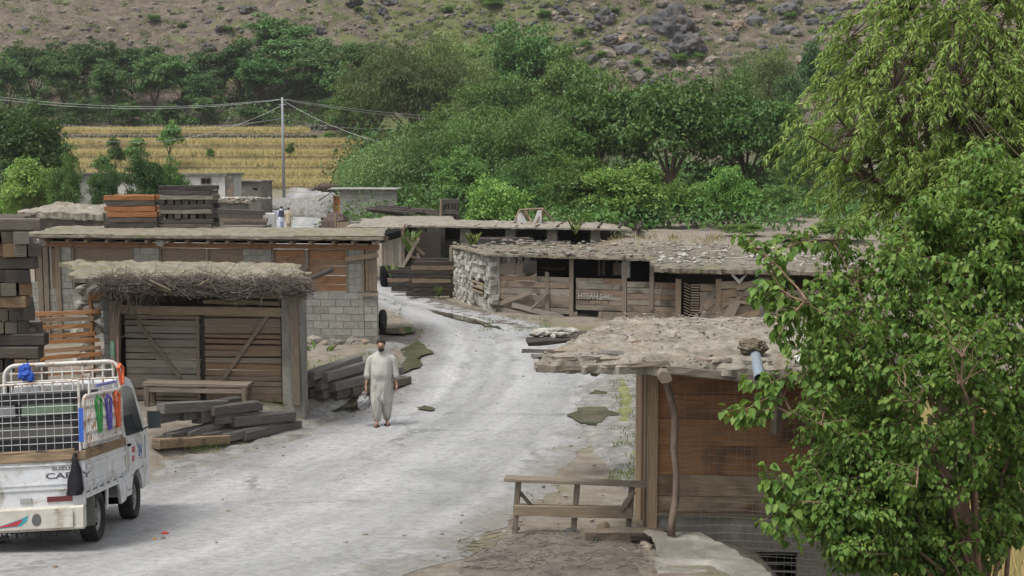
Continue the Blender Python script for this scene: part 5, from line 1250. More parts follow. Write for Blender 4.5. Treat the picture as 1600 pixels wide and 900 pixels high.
# stone retaining wall at the bottom
zw = h(1.3, 13.3) + .04
mb = MB()
wl = lambda t: Vector((1.47 + .06*math.sin(t*9), 14.0 - 3.4*t, zw + .25*t)); wr = lambda t: Vector((2.1 + .42*min(1,t*2.2), 13.98 - 3.4*t, zw + .22*t))
mb.patch(lambda u, v: wl(v).lerp(wr(v), u) + Vector((0,0,.035*fbm(u*3, v*14) + .0)), 14, 50)
part_o = tag(part(mb, 'wall', 'concrete', None, smooth=True), 'low stone retaining wall with a whitish mortar top in front of the kiosk', 'retaining wall')
part_o.name = 'retaining_wall'; mb = MB()
for side in (wl, wr):
    mb = MB()
    for k in range(100):
        t = rnd.random(); zz = rnd.uniform(-.9, -.02); s_ = rnd.uniform(.07,.15)
        mb.rock(side(t) + Vector((.0 if side is wl else -.02, 0, min(-.16, zz) if side is wl else zz*1.6-.05)), (s_*.6, s_*1.2, s_*.65), 1, .3)
    part(mb, 'stonework', 'stonewall', part_o)
# twiggy litter on the dark soil, small rubbish
mb = MB()
for k in range(420):
    p = G(rnd.uniform(720, 1035), rnd.uniform(838, 899)); d = Vector((rnd.gauss(0,1), rnd.gauss(0,1), 0)).normalized()*rnd.uniform(.02,.08)
    z_ = Vector((0,0,.06)); mb.tube([p-d+z_, p+d+z_], .004, 3, cap=False)
tag(part(mb, 'litter', 'twig', None), 'scattered twigs and wood chips on the dark soil before the kiosk', 'litter', kind='stuff')
for (x,y,r,col,lab) in ((258,839,(.04,.02,.018),(.5,.05,.05),'crumpled red wrapper on the road beside the truck'),(242,848,(.02,.015,.012),(.5,.25,.03),'tiny orange scrap on the road beside the truck'),(6,850,(.06,.05,.04),(.3,.32,.32),'silvery crumpled packet on the ground behind the truck')):
    mb = MB(); c = G(x,y); c.z = h(c.x,c.y)+.045; mb.rock(c, r, 2, .5); tag(rebase(part(mb, 'wrapper', flat('wrapper_paint', col, .5), None), c), lab, 'litter')
mb = MB()
for k in range(300):
    y = rnd.uniform(12, 40); l, r = interp(y, LEFT), interp(y, RIGHT)
    x = rnd.choice([l + rnd.gauss(0,.5), r + rnd.gauss(.2,.5), rnd.uniform(l, r) if rnd.random() < .3 else r+rnd.gauss(0,.3)]); s_ = rnd.uniform(.008,.03)
    mb.rock((x, y, h(x,y)+.04), (s_*1.3, s_, s_*.7), 1, .3)
tag(part(mb, 'loose_gravel', 'stonewall', None), 'loose pebbles scattered along both road edges', 'pebbles', kind='stuff')

# ================================================================ PICKUP TRUCK (local: x right, y forwards, origin on the ground below the tail)
WH = pmat('worn_white_paint', [(.58,.59,.6),(.66,.67,.68)], None, (.8,1.04), 2.5, fine=.1, coord='obj', rough=.38, bump=.12, spots=((.33,.3,.25),.11,2.6), spec=.5)
RUSTW = pmat('chipped_white_bar', [(.58,.56,.52),(.66,.64,.6)], None, (.8,1.05), 9, coord='obj', rough=.6, spots=((.3,.17,.1),.12,9))
GLASS = flat('dark_glass', (.02,.028,.03), .08, 0, .8, .05)
tk = empty('pickup_truck', (0,0,0), 'small white pickup truck with a wire cage and painted tail board, roadside', 'pickup truck')
def cabx(z): return .70 - .0*z if z < 1.0 else .70 - (z-1.0)*.13
prof = [(1.9,.33),(2.16,.33)] + [(2.5-.31*math.cos(t), .30+.31*math.sin(t)) for t in [.15+ (PI-.3)*k/8 for k in range(9)]] + [(2.85,.33),(3.2,.35),(3.27,.6),(3.26,.86),(3.19,1.0),(2.86,1.64),(2.74,1.74),(2.5,1.78),(2.0,1.77),(1.93,1.72),(1.9,1.0)]
mb = MB(); n = len(prof); o = 0
for sx in (1, -1): mb.v += [Vector((sx*cabx(z), y, z)) for y, z in prof]
mb.face(list(range(n)), [(0,0)]*n); mb.face([n+i for i in range(n)][::-1], [(0,0)]*n)
for i in range(n): j = (i+1)%n; mb.face([i, n+i, n+j, j], [(0,0)]*4)
cab = part(mb, 'cab', WH, tk)
def sidepoly(pts, name, mat, par, off=.004, th=.003, sx=1):
    mb = MB(); mb.prism([Vector((sx*(cabx(z)+off), y, z)) for y, z in pts], (sx*th,0,0)); return part(mb, name, mat, par)
for sx in (1,-1): sidepoly([(1.99,1.06),(2.98,1.06),(2.78,1.5),(2.7,1.62),(2.55,1.66),(1.99,1.66)], 'side_window', GLASS, tk, sx=sx)
mb = MB(); mb.prism([Vector((x,3.2-(z-1.0)*.516+.014,z)) for x, z in ((-.6,1.05),(.6,1.05),(.54,1.62),(-.54,1.62))], (0,.004,0)); part(mb, 'windscreen', GLASS, tk)
mb = MB(); mb.prism([Vector((x,1.893,z)) for x, z in ((-.55,1.15),(.55,1.15),(.5,1.6),(-.5,1.6))], (0,.004,0)); part(mb, 'rear_window', GLASS, tk)
for sx in (1,-1):
    mb = MB(); 
    def ln(a, b): mb.tube([Vector((sx*(cabx(a[1])+.001), *a)), Vector((sx*(cabx(b[1])+.001), *b))], .004, 4)
    ln((1.96,.4),(1.96,1.7)); ln((2.2,.55),(2.9,.62)); ln((1.96,.4),(2.16,.4)); ln((3.03,.7),(3.03,1.0)); ln((1.96,1.02),(3.03,1.02)) if False else None
    part(mb, 'door_seam', 'black', tk)
mb = MB(); mb.box((.703,2.02,.93),(.722,2.14,.96)); part(mb, 'door_handle', 'black', tk)
mb = MB(); mb.tube([(.69,2.95,1.08),(.78,2.97,1.12),(.82,2.95,1.14)], .012, 6); mb.obox((.85,2.93,1.2),[Vector((1,0,0)),Vector((0,1,0)),Vector((0,0,1))],[.075,.03,.11],.006); part(mb, 'mirror', flat('mirror_plastic', (.03,.04,.042), .4), tk)
text_mesh('door_number', '24', .21, flat('blue_paint', (.05,.12,.32), .5), tk, (.7035,2.62,.76), (0,1,0), (0,0,1), .001, .004)
text_mesh('door_mark', 'mm', .13, flat('red_paint', (.5,.06,.07), .5), tk, (.7035,2.26,.84), (0,1,0), (0,0,1), .001, .006, .8)
text_mesh('door_mark', 'oo', .13, flat('red_paint2', (.5,.06,.07), .5), tk, (.7035,2.26,.73), (0,1,0), (0,0,1), .001, .006, .8)
mb = MB(); mb.box((.7035,2.66,.725),(.705,2.86,.738)); part(mb, 'door_stripe', flat('red_paint3', (.45,.1,.1), .5), tk)
# bed
mb = MB(); mb.box((-.69,.02,.6),(.69,1.88,.645)); mb.box((-.69,1.84,.65),(.69,1.88,1.0)); part(mb, 'bed_floor', WH, tk)
for sx in (1,-1):
    mb = MB(); mb.box((sx*.66 if sx>0 else -.70,.03,.62),(.70 if sx>0 else -.66,1.86,.95)); mb.box((.70 if sx>0 else -.712,.05,.84),(.712 if sx>0 else -.70,1.85,.89)); mb.box((.70 if sx>0 else -.712,.05,.66),(.712 if sx>0 else -.70,1.85,.7))
    sp = part(mb, 'side_panel', WH, tk)
    mb = MB(); mb.box((.64 if sx>0 else -.705,.02,.535),(.705 if sx>0 else -.64,1.87,.59)); part(mb, 'bed_rail', WH, tk)
    mb = MB()
    for k in range(6): y = .15+.31*k; mb.box((sx*.712-.012,y,.56),(sx*.712+.012,y+.035,.64))
    part(mb, 'hook', WH, sp)
mb = MB(); mb.box((-.7,-.035,.65),(.70,.012,.95),.0); mb.box((-.62,-.045,.70),(.62,-.0355,.715)); mb.box((-.62,-.05,.905),(.62,-.0355,.925)); tg = part(mb, 'tailgate', WH, tk)
fade = flat('dark_letter_paint', (.07,.07,.08), .5)
text_mesh('lettering', 'SUZUKI', .045, fade, tg, (.36,-.0365,.853), (1,0,0), (0,0,1), .001, .001, 1.7)
text_mesh('lettering', 'CARRY', .085, fade, tg, (.29,-.0365,.765), (1,0,0), (0,0,1), .001, .002, 1.75)
mb = MB(); mb.box((-.69,-.02,.47),(.69,.03,.64)); mb.box((-.69,-.03,.64),(.69,.0,.648)); part(mb, 'rear_panel', WH, tk)
mb = MB()
for x in (-.3,.42): mb.tube([(x,-.04,.65),(x+.07,-.04,.65)], .014, 8); mb.tube([(x+.08,-.04,.65),(x+.14,-.04,.65)], .014, 8)
part(mb, 'hinge', 'tin', tg)
for x0, x1, c, nm in ((.3,.56,(.12,.025,.025),'tail_lamp'),(-.56,-.3,(.12,.025,.025),'tail_lamp'),(.02,.14,(.3,.3,.29),'number_lamp')):
    mb = MB(); mb.box((x0,-.034,.52),(x1,-.021,.575 if nm=='tail_lamp' else .57)); part(mb, nm, flat('lamp_lens', c, .3), tk)
bmp = pmat('battered_cream_board', [(.5,.47,.4),(.58,.55,.48)], None, (.75,1.05), 6, coord='obj', rough=.6, bump=.3, spots=((.28,.24,.18),.12,4))
mb = MB(); o_ = [(-.72 + 1.42*k/24) for k in range(25)]
mb.loft([[(x, -.16+.012*nz(x*9,2), .25+.012*nz(x*8,1)), (x, -.13, .23), (x, -.02, .25), (x,-.02,.47), (x, -.12, .485+.012*nz(x*7,4)), (x, -.15+.015*nz(x*7,9), .46)] for x in o_]); bp_ = part(mb, 'rear_bumper', bmp, tk)
def deco(pts, col, nm='painted_motif', d=.0): 
    mb = MB(); mb.prism([Vector((x, -.187-d, z)) for x, z in pts], (0,.002,0)); part(mb, nm, flat('motif_paint', col, .5), bp_)
mb = MB(); mb.box((-.70,-.185,.262),(.60,-.175,.46)); part(mb, 'painted_board', bmp, bp_)
X0 = -.43
deco([(X0+.12*math.cos(t)*(.5+.25*abs(math.sin(t))), .375+.085*math.sin(t)) for t in [2*PI*k/20 for k in range(20)]], (.62,.2,.12)); deco([(X0+.055*math.cos(t), .375+.05*math.sin(t)) for t in [2*PI*k/16 for k in range(16)]], (.65,.3,.22), d=.003)
deco([(X0+.06,.275),(X0+.2,.28),(X0+.5,.3),(X0+.56,.345),(X0+.58,.41),(X0+.5,.375),(X0+.3,.315)], (.05,.28,.33)); deco([(X0+.19,.29),(X0+.46,.305),(X0+.5,.34),(X0+.52,.375),(X0+.38,.33)], (.4,.04,.05), d=.003)
deco([(X0-.06,.275),(X0-.27,.275),(X0-.27,.345),(X0-.16,.315)], (.05,.28,.33))
deco([(X0+.66+.05*math.cos(t), .35+.06*math.sin(t)*(1 if math.sin(t)<0 else 1.2)) for t in [2*PI*k/16 for k in range(16)]], (.1,.1,.1))
for xx, r_ in ((X0+.22,.5),(X0-.17,-.4)): deco([(xx+.06*math.cos(t), .395+.02*math.sin(t)+.3*r_*.1*math.cos(t)) for t in [2*PI*k/12 for k in range(12)]], (.45,.42,.2))
mb = MB(); 
for sx in (-.35,.35): mb.box((sx-.04,.0,.42),(sx+.04,3.0,.53))
mb.box((-.6,.55,.24),(.6,.75,.34)); mb.box((-.3,1.2,.28),(.45,1.85,.5)); mb.box((-.5,2.35,.2),(.5,2.65,.35)); mb.tube([(.1,-.05,.28),(.1,1.2,.3)], .05, 8); mb.box((-.55,-.02,.2),(.5,.15,.3),.03); part(mb, 'chassis', 'black', tk)
mb = MB()
for k in range(26): x = -.66+.05*k; mb.tube([(x,-.1,.25),(x+.01,-.1,.25-rnd.uniform(.04,.1))], .012, 4)
part(mb, 'fringe', 'rubber', bp_)
RIM = pmat('dusty_steel_rim', [(.36,.35,.33),(.28,.27,.25)], None, (.7,1.1), 6, coord='obj', rough=.5, metal=.3)
def wheel(x, y, sx):
    z = .268; prf = [(.0,.175),(.03,.19),(.05,.235),(.045,.262),(.02,.27),(-.09,.27),(-.125,.258),(-.13,.2),(-.11,.16)]
    mb = MB(); rings = []
    for k in range(40):
        t = 2*PI*k/40; rings.append([Vector((x+sx*a, y+r*(1+(.012 if k%2 and r>.25 else 0))*math.cos(t), z+r*(1+(.012 if k%2 and r>.25 else 0))*math.sin(t))) for a, r in prf])
    mb.loft(rings+[rings[0]], cap=False, close=False); w = part(mb, 'wheel', 'rubber', tk, smooth=True)
    mb = MB(); pr = [(.0,.178),(.012,.17),(-.02,.155),(-.035,.12),(-.01,.09),(.0,.05),(.03,.045),(.03,.001)]; rings = []
    for k in range(24):
        t = 2*PI*k/24; rings.append([Vector((x+sx*a, y+r*math.cos(t), z+r*math.sin(t))) for a, r in pr])
    mb.loft(rings+[rings[0]], cap=False, close=False); mb.v = mb.v; rim = part(mb, 'rim', RIM, w, smooth=False)
    mb = MB()
    for k in range(8): t = 2*PI*k/8; mb.obox((x-sx*.026, y+.14*math.cos(t), z+.14*math.sin(t)), [Vector((1,0,0)),Vector((0,1,0)),Vector((0,0,1))], [.012,.016,.016])
    part(mb, 'rim_hole', 'black', w)
for sx in (1,-1): wheel(sx*.63, .66, sx); wheel(sx*.635, 2.5, sx)
MF = flat('mudflap_grey', (.15,.155,.13), .9)
for sx in (1,-1): mb = MB(); mb.box((sx*.61-.09,.33,.2),(sx*.61+.09,.345,.52),.006); part(mb, 'mudflap', MF, tk)
mb = MB(); 
for sx in (1,-1):
    for pp, th in ((((.95,.3),(1.02,.3),(1.05,.53),(.98,.53)),.015),(((1.62,.28),(1.88,.3),(1.88,.55),(1.5,.55)),.03)): mb = MB(); mb.prism([Vector((sx*.67,y,z)) for y, z in pp], (th,0,0)); part(mb, 'guard', WH, tk)
# timber top rails
mb = MB(); mb.beam((-.72,-.03,1.0),(.72,-.03,1.0),.06,.1,8,.006); mb.beam((-.72,-.035,1.06),(.6,-.035,1.06),.05,.025,8,.004); part(mb, 'top_rail', 'beam_tan', tk)
for sx in (1,-1): mb = MB(); mb.beam((sx*.69,.0,1.0),(sx*.69,1.88,1.0),.05,.1,8,.006); part(mb, 'top_rail', 'beam_tan', tk)
# rear wire gate
cg = MB(); 
for x in (-.68,.66): cg.tube([(x,-.02,1.05),(x,-.02,1.78)], .014, 6)
cg.tube([(-.68,-.02,1.77),(.66,-.02,1.79)], .014, 6); part(cg, 'gate_frame', RUSTW, tk)
mb = MB()
for k in range(1, 15): x = -.68+1.34*k/15; mb.tube([(x,-.02,1.06),(x+.01*nz(k,1),-.015,1.4),(x,-.02,1.77)], .0032, 4, cap=False)
for k in range(1, 9): z = 1.06+.71*k/9; mb.tube([(-.68,-.02,z),(0,-.012,z+.012*nz(k,3)),(.66,-.02,z)], .0032, 4, cap=False)
part(mb, 'wire_grid', 'wire_light', tk)
# header arch at the cab back
mb = MB(); arc = [(.68,1.82,1.05),(.68,1.82,1.8)] + [(.68-.14*(1-math.cos(t)), 1.82, 1.84+.14*math.sin(t)) for t in [PI/2*k/6 for k in range(1,7)]]
mb.tube(arc + [(-x,y,z) for x,y,z in arc[::-1]], .026, 8); part(mb, 'header_arch', RUSTW, tk, smooth=True)
mb = MB(); mb.tube([(-.68,1.82,1.78),(.68,1.82,1.78)], .014, 6); mb.tube([(-.62,1.82,1.88),(.62,1.82,1.88)], .012, 6)
for k in range(11): x = -.6+1.2*k/10; mb.tube([(x,1.82,1.5),(x,1.82,1.97)], .012, 5)
part(mb, 'header_bars', RUSTW, tk)
# right and left lattice sides
for sx in (1,-1):
    mb = MB()
    pts = [(sx*.68,.08,1.06),(sx*.68,.08,1.5)] + [(sx*.68,.08+.12*(1-math.cos(t)),1.5+.12*math.sin(t)) for t in [PI/2*k/5 for k in range(1,6)]] + [(sx*.68,1.8,1.64)]
    mb.tube(pts, .022, 7)
    for z in (1.1,1.22,1.36,1.5): mb.tube([(sx*.68,.08,z),(sx*.68,1.8,z+.01)], .017, 6)
    for k in range(1, 19): y = .08+1.72*k/19; mb.tube([(sx*.68,y,1.06),(sx*.68,y,1.63)], .012, 5)
    mb.tube([(sx*.69,.3,1.63),(sx*.69,.32,1.78),(sx*.69,.3,1.85)], .016, 5)
    ls = part(mb, 'lattice_side', RUSTW, tk)
    if sx > 0:
        for y, col, zt_, zb_ in ((.62,(.06,.3,.08),1.55,1.2),(1.08,(.13,.1,.38),1.55,1.2),(1.5,(.65,.13,.05),1.58,1.2),(1.74,(.65,.13,.05),1.9,1.7)):
            mb = MB(); mb.tube([(.712,y-.12,zt_),(.72,y-.02,zb_),(.72,y+.05,zb_+.02),(.712,y+.12,zt_),(.70,y+.02,zt_+.04)], .02, 5, closed=True); part(mb, 'strap', flat('strap_webbing', col, .8), ls)
        mb = MB(); mb.tube([(.70,.6,1.72),(.70,1.5,1.74)], .018, 6); part(mb, 'strap_roll', flat('violet_webbing', (.13,.14,.36), .8), ls)
mb = MB(); mb.box((.655,-.045,1.14),(.70,-.03,1.5),.006); part(mb, 'corner_strip', flat('blue_strip', (.03,.1,.42), .5), tk)
mb = MB(); mb.loft([[Vector((.62+wd*math.cos(q)*.105 - .03*(1.02-z) + .012*math.sin(z*30+q*2), -.085+.03*math.sin(q)+.02*math.cos(3*q)*wd, z)) for q in [2*PI*k/12 for k in range(12)]] for z, wd in ((1.02,.12),(.96,.25),(.86,.5),(.74,.72),(.64,.8),(.585,.75),(.58,.3))]); clo = part(mb, 'hung_cloth', flat('black_cloth', (.014,.014,.018), .95), None, smooth=True)
# place it
ry = Matrix.Rotation(math.radians(-2.0), 4, 'Y'); rx = Matrix.Rotation(math.radians(-8.3), 4, 'X'); rz_ = Matrix.Rotation(math.radians(4.4), 4, 'Z')
R = rz_ @ rx @ ry; corner = Vector((-4.52, 13.3, h(-4.7, 13.3)+.05))
TM = Matrix.Translation(corner - (R @ Vector((.70,0,0)))) @ R
tk.matrix_basis = TM
def in_truck(o, label, cat): o.data.transform(TM); c = sum((v.co for v in o.data.vertices), Vector())/len(o.data.vertices); rebase(o, c); return tag(o, label, cat)
in_truck(clo, 'black cloth hanging from the rear corner of the pickup', 'cloth')
def cargo(lo, hi, mat, name, label, cat, jit=.008): mb = MB(); mb.box(lo, hi, jit); in_truck(part(mb, name, mat, None), label, cat)
dkp = pmat('black_plastic', [(.012,.012,.014),(.025,.025,.028)], None, (.7,1.3), 20, coord='obj', rough=.5)
cargo((-.5,.5,1.56),(.5,1.5,1.66), dkp, 'crate', 'flat black tray on top of the load in the pickup', 'tray')
cargo((-.5,.52,1.42),(-.17,1.3,1.555), flat('grey_box', (.2,.205,.215), .7), 'box', 'grey box under the black tray in the pickup', 'box')
cargo((-.1,.52,1.42),(.45,1.3,1.555), flat('green_box', (.13,.18,.12), .7), 'box', 'pale green box beside the grey one in the pickup load', 'box')
cargo((-.5,.5,1.31),(.5,1.5,1.415), dkp, 'crate', 'black tray beneath the grey and green boxes in the pickup', 'tray')
cargo((-.55,.5,1.17),(.45,1.5,1.305), flat('grey_carton', (.11,.105,.095), .8), 'carton', 'dull grey carton above the lowest black crate in the pickup', 'carton')
cargo((-.52,.48,.65),(.52,1.5,1.165), dkp, 'crate', 'large black crate at the bottom of the pickup load', 'crate')
mb = MB(); mb.rock((-.42,1.77,1.9), (.075,.045,.1), 3, .5, fq=2.2); mb.rock((-.36,1.77,1.84), (.05,.035,.07), 2, .5); in_truck(part(mb, 'rag', flat('blue_cloth', (.03,.09,.42), .8), None), 'bright blue rag tied to the front rail of the pickup cage', 'rag')

# ================================================================ PEOPLE
SKIN = pmat('skin', [(.3,.17,.115),(.36,.21,.145)], None, (.9,1.05), 9, coord='obj', rough=.6, bump=.05)
HAIR = flat('black_hair', (.012,.01,.009), .7)
def skin_mesh(name, nodes, edges, mat, sub=2):
    me = bpy.data.meshes.new(name); keys = list(nodes); idx = {k: i for i, k in enumerate(keys)}
    me.from_pydata([nodes[k][0] for k in keys], [(idx[a], idx[b]) for a, b in edges], [])
    o = bpy.data.objects.new(name, me); COL.objects.link(o)
    mo_ = o.modifiers.new('skin', 'SKIN'); mo_.use_smooth_shade = True
    sv = me.skin_vertices[0].data if me.skin_vertices else None
    if sv is None:
        bm = bmesh.new(); bm.from_mesh(me); bm.verts.layers.skin.verify(); bm.to_mesh(me); bm.free(); sv = me.skin_vertices[0].data
    for i, k in enumerate(keys): r = nodes[k][1]; sv[i].radius = (r, r) if not isinstance(r, tuple) else r; sv[i].use_root = (i == 0)
    s_ = o.modifiers.new('sub', 'SUBSURF'); s_.levels = sub; s_.render_levels = sub
    bpy.context.view_layer.update()
    nm = bpy.data.meshes.new_from_object(o.evaluated_get(bpy.context.evaluated_depsgraph_get()))
    bpy.data.objects.remove(o); nm.materials.clear(); nm.materials.append(mat); nm.polygons.foreach_set('use_smooth', [True]*len(nm.polygons))
    return nm
def person(loc, rz, scale, shirt, trouser, label, tilt=0.0, beard=True, vest=None, carry=False, feet=((-.085,-.09),(.09,.06)), shirt_hem=.47, sleeve_end=.93):
    s = 1.0
    nd = {'pelvis': ((0,0,.9), (.13,.1)), 'waist': ((0,-.01,1.05), (.14,.11)), 'chest': ((0,0,1.25), (.15,.11)), 'neckb': ((0,.005,1.4), (.06,.06)), 'neck': ((0,-.012,1.45), .052),
          'jaw': ((0,-.035-tilt*.6,1.505), (.058,.065)), 'skull': ((0,-.025-tilt,1.585), (.072,.086)), 'crown': ((0,-.015-tilt,1.635), (.055,.062)), 'nose': ((0,-.128-tilt*1.3,1.545), (.012,.012)),
          'earR': ((-.082,-.02-tilt,1.56), (.008,.02)), 'earL': ((.082,-.02-tilt,1.56), (.008,.02))}
    ed = [('pelvis','waist'),('waist','chest'),('chest','neckb'),('neckb','neck'),('neck','jaw'),('jaw','skull'),('skull','crown'),('skull','nose'),('skull','earR'),('skull','earL')]
    hands = {}
    for sd, sx in (('R',-1),('L',1)):
        fx, fy = feet[0 if sx < 0 else 1]
        W = Vector((sx*.29, -.09 if sx<0 else -.05, .80)); 
        nd['sh'+sd] = ((sx*.165,0,1.34), .048); nd['el'+sd] = ((sx*.262,.02,1.08), .04); nd['wr'+sd] = (tuple(W), (.028,.022)); nd['pa'+sd] = ((W.x+sx*.004,W.y-.012,W.z-.055), (.018,.036))
        ed += [('chest','sh'+sd),('sh'+sd,'el'+sd),('el'+sd,'wr'+sd),('wr'+sd,'pa'+sd)]
        for q, (dy, L0) in enumerate(((-.034,.07),(-.012,.08),(.011,.076),(.032,.06))):
            a = 'f%d%s' % (q, sd); b0 = Vector((W.x+sx*.004, W.y-.012+dy, W.z-.09))
            nd[a+'a'] = (tuple(b0), .0095); nd[a+'b'] = (tuple(b0+Vector((-sx*.008,0,-L0*.5))), .0085); nd[a+'c'] = (tuple(b0+Vector((-sx*.034,0,-L0*.82))), .0075)
            ed += [('pa'+sd, a+'a'),(a+'a',a+'b'),(a+'b',a+'c')]
        nd['t0'+sd] = ((W.x-sx*.01,W.y-.05,W.z-.055), .0105); nd['t1'+sd] = ((W.x-sx*.02,W.y-.06,W.z-.095), .009); ed += [('pa'+sd,'t0'+sd),('t0'+sd,'t1'+sd)]
        nd['hp'+sd] = ((sx*.09,0,.86), .085); nd['kn'+sd] = ((sx*.095+fx*.1,fy*.5-.05,.47), .055); nd['an'+sd] = ((fx,fy+.03,.085), .036); nd['ba'+sd] = ((fx+sx*.02,fy-.1,.03), (.042,.022)); nd['to'+sd] = ((fx+sx*.03,fy-.165,.026), (.036,.016))
        ed += [('pelvis','hp'+sd),('hp'+sd,'kn'+sd),('kn'+sd,'an'+sd),('an'+sd,'ba'+sd),('ba'+sd,'to'+sd)]
    o = link('person', skin_mesh('person', nd, ed, SKIN)); tag(o, label, 'person')
    def add(mb, nm, mat, smooth=True): 
        c = mb.build(nm, mat, None, smooth=smooth); c.parent = o; return c
    E = lambda cx, cy, z, rx, ry, n=20, f=0.0: [(cx+rx*math.cos(t)*(1+f*nz(math.cos(t)*3+z*4, math.sin(t)*3, z*2)), cy+ry*math.sin(t)*(1+f*nz(math.cos(t)*3, math.sin(t)*3+z*4, z*2)) - f*.09*math.sin(9*t+3*math.sin(z*5))*max(0,1.05-z) - f*.05*math.sin(z*26+4*math.cos(t)+2*math.sin(2*t))*max(0,1-abs(z-.95)*2.2), z + (f*.16*math.sin(3*t+1) if z < .6 else 0)) for t in [2*PI*k/n for k in range(n)]]
    mb = MB()
    zs_ = [(shirt_hem,.205,.16,0),(shirt_hem+.06,.21,.155,0),(.6,.212,.16,0),(.66,.213,.161,-.005),(.72,.213,.162,-.01),(.77,.212,.163,-.012),(.82,.21,.165,-.015),(.86,.209,.166,-.018),(.9,.208,.168,-.02),(.94,.207,.169,-.025),(.98,.206,.17,-.03),(1.02,.206,.17,-.03),(1.06,.206,.168,-.03),(1.1,.207,.163,-.025),(1.14,.209,.158,-.02),(1.22,.214,.145,-.01),(1.29,.222,.13,0),(1.34,.205,.115,.005),(1.375,.17,.1,.005),(1.41,.12,.085,0),(1.44,.08,.072,-.005),(1.465,.07,.068,-.01)]
    mb.loft([E(0, cy, z, rx, ry, 36, .2 if z < .95 else .05) for z, rx, ry, cy in zs_])
    for sx in (-1, 1):
        pts = [(Vector((sx*.09,0,1.375)),.03),(Vector((sx*.15,0,1.355)),.068),(Vector((sx*.195,0,1.31)),.075),(Vector((sx*.225,.01,1.22)),.074),(Vector((sx*.25,.018,1.1)),.069),(Vector((sx*.27,-.01,1.0)),.067),(Vector((sx*.28,-.035,sleeve_end)),.06)]
        mb.loft([[p + Vector((r*math.cos(t)*(1+.1*nz(math.cos(t)*2, p.z*9, sx)), r*math.sin(t), .012*math.sin(2*t))) for t in [2*PI*k/14 for k in range(14)]] for p, r in pts])
    add(mb, 'tunic', shirt)
    mb = MB(); mb.loft([[(x, -.155 + .22*max(0,z-1.2) + (.012 if abs(x) > .01 else 0), z) for x in (-.022,.022,.022,-.022)] for z in (1.12,1.2,1.3,1.38)]) if False else mb.tube([(0,-.066,1.462),(.055,-.03,1.47),(.06,.03,1.475),(0,.065,1.478),(-.06,.03,1.475),(-.055,-.03,1.47)], .013, 6, closed=True); add(mb, 'collar', shirt)
    mb = MB()
    for sx in (-1, 1):
        fx, fy = feet[0 if sx < 0 else 1]
        pts = [((sx*.08,0,.88),.125),((sx*.09,-.005,.7),.125),((sx*.095+fx*.05,fy*.4-.03,.5),.115),((fx*.9+sx*.01,fy*.7,.3),.1),((fx,fy+.03,.16),.075),((fx,fy+.03,.1),.06)]
        mb.loft([[Vector(p) + Vector((r*math.cos(t), r*math.sin(t), 0))*(1+.14*nz(math.cos(t)*2.5, math.sin(t)*2.5, p[2]*7+sx)) for t in [2*PI*k/24 for k in range(24)]] for p, r in pts])
    add(mb, 'trousers', trouser)
    mb = MB(); mb.rock((0,-.012-tilt,1.605), (.085,.1,.075), 3, .06); mb.v = [v if not (v.y < -.075-tilt and v.z < 1.63) else Vector((v.x, -.07-tilt, max(v.z,1.6))) for v in mb.v]; add(mb, 'hair', HAIR)
    if beard: mb = MB(); mb.rock((0,-.072-tilt*.9,1.478), (.058,.046,.036), 3, .08); add(mb, 'beard', HAIR)
    for sx in (-1,1):
        mb = MB(); mb.rock((sx*.03,-.103-tilt*1.1,1.572), (.012,.008,.007), 2, 0); add(mb, 'eye', HAIR)
        fx, fy = feet[0 if sx < 0 else 1]; mb = MB(); mb.loft([[(fx+sx*.015+.05*math.cos(t), fy-.06+.14*math.sin(t), z) for t in [2*PI*k/16 for k in range(16)]] for z in (.0,.018)]); mb.tube([(fx-.045,fy-.09,.015),(fx,fy-.1,.06),(fx+.055,fy-.09,.015)], .014, 5); add(mb, 'sandal', flat('sandal_leather', (.06,.045,.035), .7), False)
    if vest:
        mb = MB(); mb.loft([E(0, cy, z, rx+.012, ry+.012, 24, .1) for z, rx, ry, cy in zs_ if .85 < z < 1.38]); add(mb, 'waistcoat', vest)
    o.location = loc; o.rotation_euler = (0,0,rz); o.scale = (scale,)*3
    return o
LIN = pmat('beige_linen', [(.4,.388,.35),(.45,.437,.395)], None, (.93,1.04), 9, (1,1,.3), coord='obj', rough=.95, bump=.8, bdist=.05, detail=2)
LINT = pmat('beige_linen_trousers', [(.385,.372,.335),(.435,.42,.38)], None, (.92,1.04), 9, (1,1,.25), coord='obj', rough=.95, bump=.9, bdist=.06, detail=2)
pm = G(597, 668); pm.z = h(pm.x, pm.y) + .034
person(pm, math.radians(2), .985, LIN, LINT, 'bearded man in a pale beige tunic and trousers walking down the wet road, looking down', tilt=.03)
# bag in his hand
c = pm + Vector((-.30,-.1,.0)); mb = MB(); bc = Vector((c.x-.03, c.y, pm.z+.455))
mb.rock(bc, (.125,.1,.15), 4, .16, fq=2.0)
for q in (-.03,.03): mb.tube([bc+Vector((q,-.02,.1)), bc+Vector((q*.6+.02,-.01,.2)), Vector((pm.x-.285, pm.y-.1, pm.z+.69))], [.035,.018,.008], 6)
bagm, nt_, ou_ = newmat('clear_plastic'); b_ = principled(nt_, ou_, .25, 0, .5); b_.inputs['Base Color'].default_value = (.38,.39,.38,1); b_.inputs['Alpha'].default_value = .8
nn_ = noise_n(nt_, coords(nt_, 'obj'), 18, 6); bb_ = N(nt_, 'ShaderNodeBump'); bb_.inputs['Strength'].default_value = .8; bb_.inputs['Distance'].default_value = .03; nt_.links.new(nn_.outputs[0], bb_.inputs['Height']); nt_.links.new(bb_.outputs[0], b_.inputs['Normal'])
